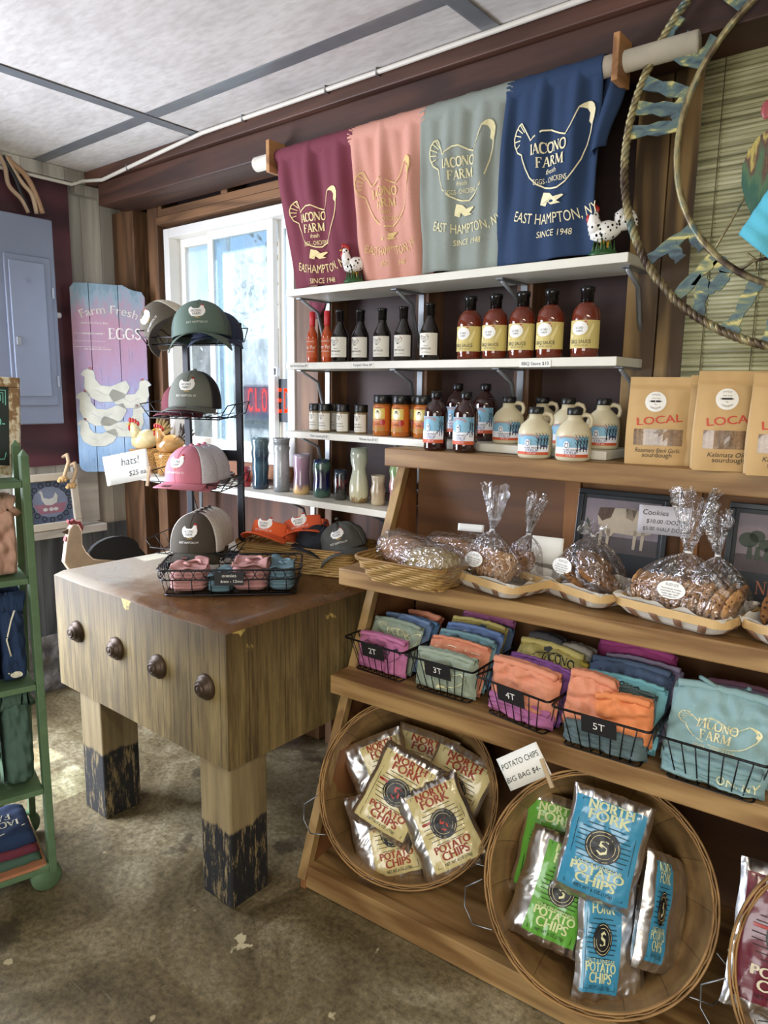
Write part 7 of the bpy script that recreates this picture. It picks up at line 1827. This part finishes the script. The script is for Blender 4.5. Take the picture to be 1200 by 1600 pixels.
obj('leg', MB().box(-.012, .012, .10, .13, .02, .32), plain('#8c6b44', .7), t); obj('leg', MB().box(-.012, .012, .20, .23, .02, .32), plain('#8c6b44', .7), t); obj('base', MB().box(-.06, .06, .02, .30, 0, .02), plain('#6c5a44', .8), t)

# ================================================================== CERAMIC HENS, BOWL, CLOSED SIGN
M_brick = None
def brickm():
    m, nt, b = new_mat('woven_glaze')
    br_ = N(nt, 'ShaderNodeTexBrick'); br_.inputs['Scale'].default_value = 30; br_.inputs['Color1'].default_value = srgb('#c79a5a'); br_.inputs['Color2'].default_value = srgb('#a8763c'); br_.inputs['Mortar'].default_value = srgb('#5a3a1c'); br_.inputs['Mortar Size'].default_value = .03
    nt.links.new(coords(nt, (1, 1, 1), (pi / 2, 0, 0)), br_.inputs[0]); nt.links.new(br_.outputs[0], b.inputs['Base Color']); b.inputs['Roughness'].default_value = .2; return m
def hen_box(label, px, y, s, base, tailc, dark):
    x = colx(px, y, 1.25); t = thing('ceramic_hen', label, 'figurine', (x, y, 1.1655), .75, 'ceramic hens on the low shelf')
    obj('nest_base', MB().lathe([(.062 * s, 0), (.070 * s, .01), (.082 * s, .10 * s), (.088 * s, .115 * s), (.084 * s, .125 * s)], 28, sx=1.1, sy=.85), brickm(), t)
    def body(u, v):
        a = 2 * pi * v; r_ = .062 * s * sin(pi * min(.98, u * .85 + .12)) ** .7
        return ((-.075 + .15 * u) * s, r_ * .8 * cos(a), (.165 + .02 * u) * s + r_ * .85 * sin(a))
    m1 = MB().grid(body, 18, 18, cv=True); m1.tube([(-.045 * s, 0, .19 * s), (-.062 * s, 0, .225 * s), (-.066 * s, 0, .25 * s), (-.075 * s, 0, .262 * s)], [.038 * s, .025 * s, .020 * s, .008 * s], 12)
    obj('hen', m1, plain(base, .25, var=.2, scale=30, coat=.5), t)
    tl_ = MB()
    for k in range(6):
        a = .5 + k * .22; tl_.tube([(.055 * s, 0, .19 * s), ((.055 + .05 * cos(a)) * s, .01 * (k % 2), (.19 + .05 * sin(a)) * s), ((.06 + .085 * cos(a)) * s, 0, (.19 + .10 * sin(a)) * s)], [.014 * s, .012 * s, .003 * s], 7)
    obj('tail', tl_, plain(tailc, .3, var=.25, scale=50), t)
    cb = MB()
    for k in range(4): cb.sphere(((-.084 + .013 * k) * s, 0, (.275 - .002 * k * k) * s), .009 * s, .005 * s, .014 * s, 8, 6)
    cb.sphere((-.088 * s, 0, .235 * s), .009 * s, .01 * s, .016 * s, 8, 6); obj('comb', cb, M_red, t)
    obj('beak', MB().tube([(-.084 * s, 0, .256 * s), (-.102 * s, 0, .250 * s)], [.007 * s, .001], 8), M_yel, t); return t
hen_box('cream ceramic hen sitting on a woven-look brown nest, by the eggs sign', 231, 2.10, .98, '#e3cf9a', '#b59a62', 0)
hen_box('brown ceramic rooster with dark tail feathers, behind the pink hat', 268, 2.12, .90, '#b98a50', '#3f3328', 1)
pot('low dark brown glazed bowl seen under the pink hats', 346, 2.10, [(.030, 0), (.045, .012), (.060, .035), (.062, .05)], glaze_mat([(.3, '#2a1512'), (.7, '#5a3a30')], 20, .08), 'bowl', 'glazed_bowl')
cs = thing('closed_sign', 'dark CLOSED sign with orange-red letters hanging against the window glass', 'sign')
c_ = [(-2.726, 1.452), (-2.408, 1.648)]
obj('board', MB().box(c_[0][0], c_[1][0], 2.2915, 2.2985, c_[0][1], c_[1][1]), plain('#26303a', .5, var=.05), cs, bevel=.002)
d = D2()
for i_, ch_ in enumerate('CLOSED'):
    for q in (-.0015, 0, .0015): d.text(ch_, c_[0][0] + .032 + i_ * .0505 + q, 1.495, .112, 0, maxw=.036)
def neon():
    m, nt, b = new_mat('lit_letters'); b.inputs['Base Color'].default_value = srgb('#e8431c'); b.inputs['Emission Color'].default_value = srgb('#ff4a18'); b.inputs['Emission Strength'].default_value = .8; return m
obj('lettering', d.bake(lambda x, z: (x, 2.2905, z)), neon(), cs)

# ================================================================== GREEN LADDER CART
CE = Vector((-2.135, .955, 0)); ca = radians(75)
ct = thing('display_cart', 'green painted wooden slatted shelf cart with folded shirts, at the left edge', 'cart', CE, ca)
# cart axes: x runs along the cart (towards the wall at +), y away to the left
M_green = plain('#5f7c58', .6, var=.2, scale=22, bmp=.3)
Lc, Wc = -.75, .34
def post(x, y, lean, z0, z1, w=.028, th=.022, tip=True):
    V = []
    for z, k in ((z0, 0), (z1, 1)):
        for dx, dy in ((-th / 2, -w / 2), (th / 2, -w / 2), (th / 2, w / 2), (-th / 2, w / 2)): V.append((x + dx, y + dy + lean * k, z))
    V.append((x, y + lean, z1 + .02)); F = [(0, 3, 2, 1), (0, 1, 5, 4), (1, 2, 6, 5), (2, 3, 7, 6), (3, 0, 4, 7), (4, 5, 8), (5, 6, 8), (6, 7, 8), (7, 4, 8)]
    return MB().add(V, F)
obj('post', post(0, 0, 0, .06, 1.40, .045, .022), M_green, ct, bevel=.002); obj('post', post(0, Wc, -.22, .06, 1.42), M_green, ct, bevel=.002)
obj('post', post(Lc, 0, 0, .06, 1.40, .045), M_green, ct); obj('post', post(Lc, Wc, -.22, .06, 1.42), M_green, ct)
for i in range(5): obj('back_slat', post(-.10 - i * .12, Wc, -.22, .06, 1.38, .02, .026), M_green, ct)
for z, dpt in ((1.325, .13), (1.035, .20), (.70, .26), (.355, .31), (.085, .36)):
    obj('shelf', MB().box(Lc + .012, -.012, -.02, dpt - .02, z - .018, z), M_green, ct, bevel=.002)
obj('tray_liner', MB().box(Lc + .03, -.018, -.015, .30, .0855, .096), plain('#b87b58', .8, var=.1), ct)
obj('wheel', MB().lathe([(.004, -.016), (.042, -.016), (.046, -.010), (.046, .010), (.042, .016), (.004, .016)], 28, M=T(-.02, -.002, .047) @ Rm(pi / 2, 0, 0)), M_green, ct)
obj('wheel', MB().lathe([(.004, -.016), (.042, -.016), (.046, -.010), (.046, .010), (.042, .016), (.004, .016)], 28, M=T(Lc + .02, -.002, .047) @ Rm(pi / 2, 0, 0)), M_green, ct)
obj('wheel', MB().lathe([(.004, -.016), (.042, -.016), (.046, 0), (.042, .016), (.004, .016)], 28, M=T(-.02, Wc, .047) @ Rm(pi / 2, 0, 0)), M_green, ct)
def cpos(x, y, z): return (CE.x + x * cos(ca) - y * sin(ca), CE.y + x * sin(ca) + y * cos(ca), z)
CG = 'folded shirts on the green cart'
edge = lambda c: (lambda d: (d.stroke([(-.02, .04), (-.012, .10), (-.022, .15), (-.005, .20), (.01, .235)], .004), d.disc(.0, .035, .016, .012)))
for (lab, x, z, w, h, th, col, sd, mk, ik) in (
    ('peach pink rolled sweatshirt next to the cart post', -.065, 1.036, .075, .215, .15, '#c29a86', 41, None, None),
    ('peach pink rolled sweatshirt second from the cart post', -.145, 1.036, .085, .225, .15, '#bf9482', 42, None, None),
    ('mauve striped garment on the upper cart shelf', -.225, 1.036, .07, .235, .14, '#9a7f95', 43, None, None),
    ('navy rolled shirt with white outline print next to the cart post', -.06, .701, .075, .25, .17, '#1f3557', 44, edge(0), '#e4e0c8'),
    ('navy rolled shirt second from the cart post', -.14, .701, .085, .26, .17, '#22385a', 45, edge(0), '#e4e0c8'),
    ('slate blue rolled shirt on the middle shelf at the photo edge', -.225, .701, .08, .27, .17, '#5a6e88', 46, None, None),
    ('dark green rolled shirt next to the cart post on the lower shelf', -.065, .356, .085, .30, .18, '#4a6457', 47, None, None),
    ('pale grey rolled shirt between green and navy ones', -.150, .356, .06, .27, .18, '#9aa3a0', 48, edge(0), '#e4d9a8'),
    ('navy rolled shirt at the left of the grey one on the lower shelf', -.22, .356, .075, .28, .18, '#22365a', 49, edge(0), '#e4e0c8'),
    ('dusty red small garment on the top cart shelf', -.11, 1.326, .05, .06, .09, '#7a3a38', 50, None, None)):
    garment(lab, 'rolled_shirt', cpos(x, th / 2 - .005 if z < 1.3 else .05, z), Euler((0, 0, ca)), w, h, th, col, sd, CG, mk, ik)
def stack(lab, z, w, d_, h, col, sd, mk=None):
    t = thing('folded_shirt', lab, 'shirt', cpos(-.16, .135, z), ca, CG)
    f = lambda u, v: (w / 2 * (2 * u - 1) * 1.0, d_ / 2 * (2 * v - 1), h * max(0, (1 - abs(2 * u - 1) ** 7) * (1 - abs(2 * v - 1) ** 7)) ** .4 + .006 * noise.noise(Vector((u * 6, v * 6, sd))))
    obj('cloth', MB().grid(f, 26, 26), fabric(col), t, solid=.002)
    if mk:
        d = D2(); mk(d); obj('print', d.bake(lambda x, y: (f(.5 + x / w, .5 + y / d_)[0], f(.5 + x / w, .5 + y / d_)[1], f(.5 + x / w, .5 + y / d_)[2] + .003)), plain('#e4e0c8', .7, var=0), t)
stack('dark green folded shirt at the bottom of the lowest stack', .097, .27, .24, .028, '#44604f', 1)
stack('maroon folded shirt in the middle of the lowest stack', .127, .26, .23, .028, '#6b2c3a', 2)
stack('navy folded shirt with white IACONO lettering on top of the lowest stack', .157, .25, .22, .045, '#22365a', 3, lambda d: (d.merge(D2().roman('IACONO', 0, .0, .030, bold=1.2).roman('FARM', 0, -.042, .030, bold=1.2), lambda x, y: (-x + .02, -y - .02)), d.stroke([(-.10, -.075), (-.05, -.09), (.02, -.085), (.1, -.06)], .004)))
# chalkboard
pcb = at_x(20, 700, -2.30); ncb = Vector((.85, -.52, .05)).normalized()
q4 = [at_plane(x, y, pcb, ncb) for x, y in ((-95, 583), (24, 590), (42, 742), (-80, 742))]
xa = (q4[1] - q4[0]).normalized(); ya = ncb.cross(xa).normalized(); o = (q4[0] + q4[1] + q4[2] + q4[3]) / 4; w = (q4[1] - q4[0]).length; h = ((q4[1] - q4[2]).length)
t = thing('chalkboard', 'small chalkboard in a chipped cream and brown frame, standing behind the cart top', 'chalkboard', o, basis(xa, ya, ncb, (0, 0, 0)).to_euler())
def chipf():
    m, nt, b = new_mat('chipped_paint')
    a = N(nt, 'ShaderNodeTexNoise'); a.inputs['Scale'].default_value = 30; a.inputs['Detail'].default_value = 8; a.inputs['Roughness'].default_value = .75; nt.links.new(coords(nt, (1, .6, 1)), a.inputs[0])
    nt.links.new(ramp(nt, a.outputs[0], [(.46, '#7d5f3c'), (.50, '#a58a60'), (.54, '#cfc6ac')]), b.inputs['Base Color']); b.inputs['Roughness'].default_value = .7; return m
fr = MB(); b_ = .030
fr.box(-w / 2, w / 2, -h / 2, -h / 2 + b_, -.01, .012).box(-w / 2, w / 2, h / 2 - b_, h / 2, -.01, .012).box(-w / 2, -w / 2 + b_, -h / 2 + b_, h / 2 - b_, -.01, .012).box(w / 2 - b_, w / 2, -h / 2 + b_, h / 2 - b_, -.01, .012)
obj('frame', fr, chipf(), t, bevel=.003); obj('slate', MB().box(-w / 2 + b_, w / 2 - b_, -h / 2 + b_, h / 2 - b_, -.006, 0), plain('#26302c', .8, var=.15), t)
d = D2().text('$20-', w / 2 - .075, 0, .024, 0, shear=.15)
for k in range(3): d.stroke([(w / 2 - .09 + k * .006, h / 2 - .040 - k * .008), (w / 2 - .040 - k * .007, h / 2 - .040 - k * .008), (w / 2 - .040 - k * .007, h / 2 - .085 + k * .006)], .0025)
d.stroke([(w / 2 - .10, -h / 2 + .045), (w / 2 - .045, -h / 2 + .05), (w / 2 - .04, -h / 2 + .07)], .003)
obj('chalk_writing', d.bake(lambda x, y: (x, y, .0008)), plain('#7fd0b8', .8, var=0), t)
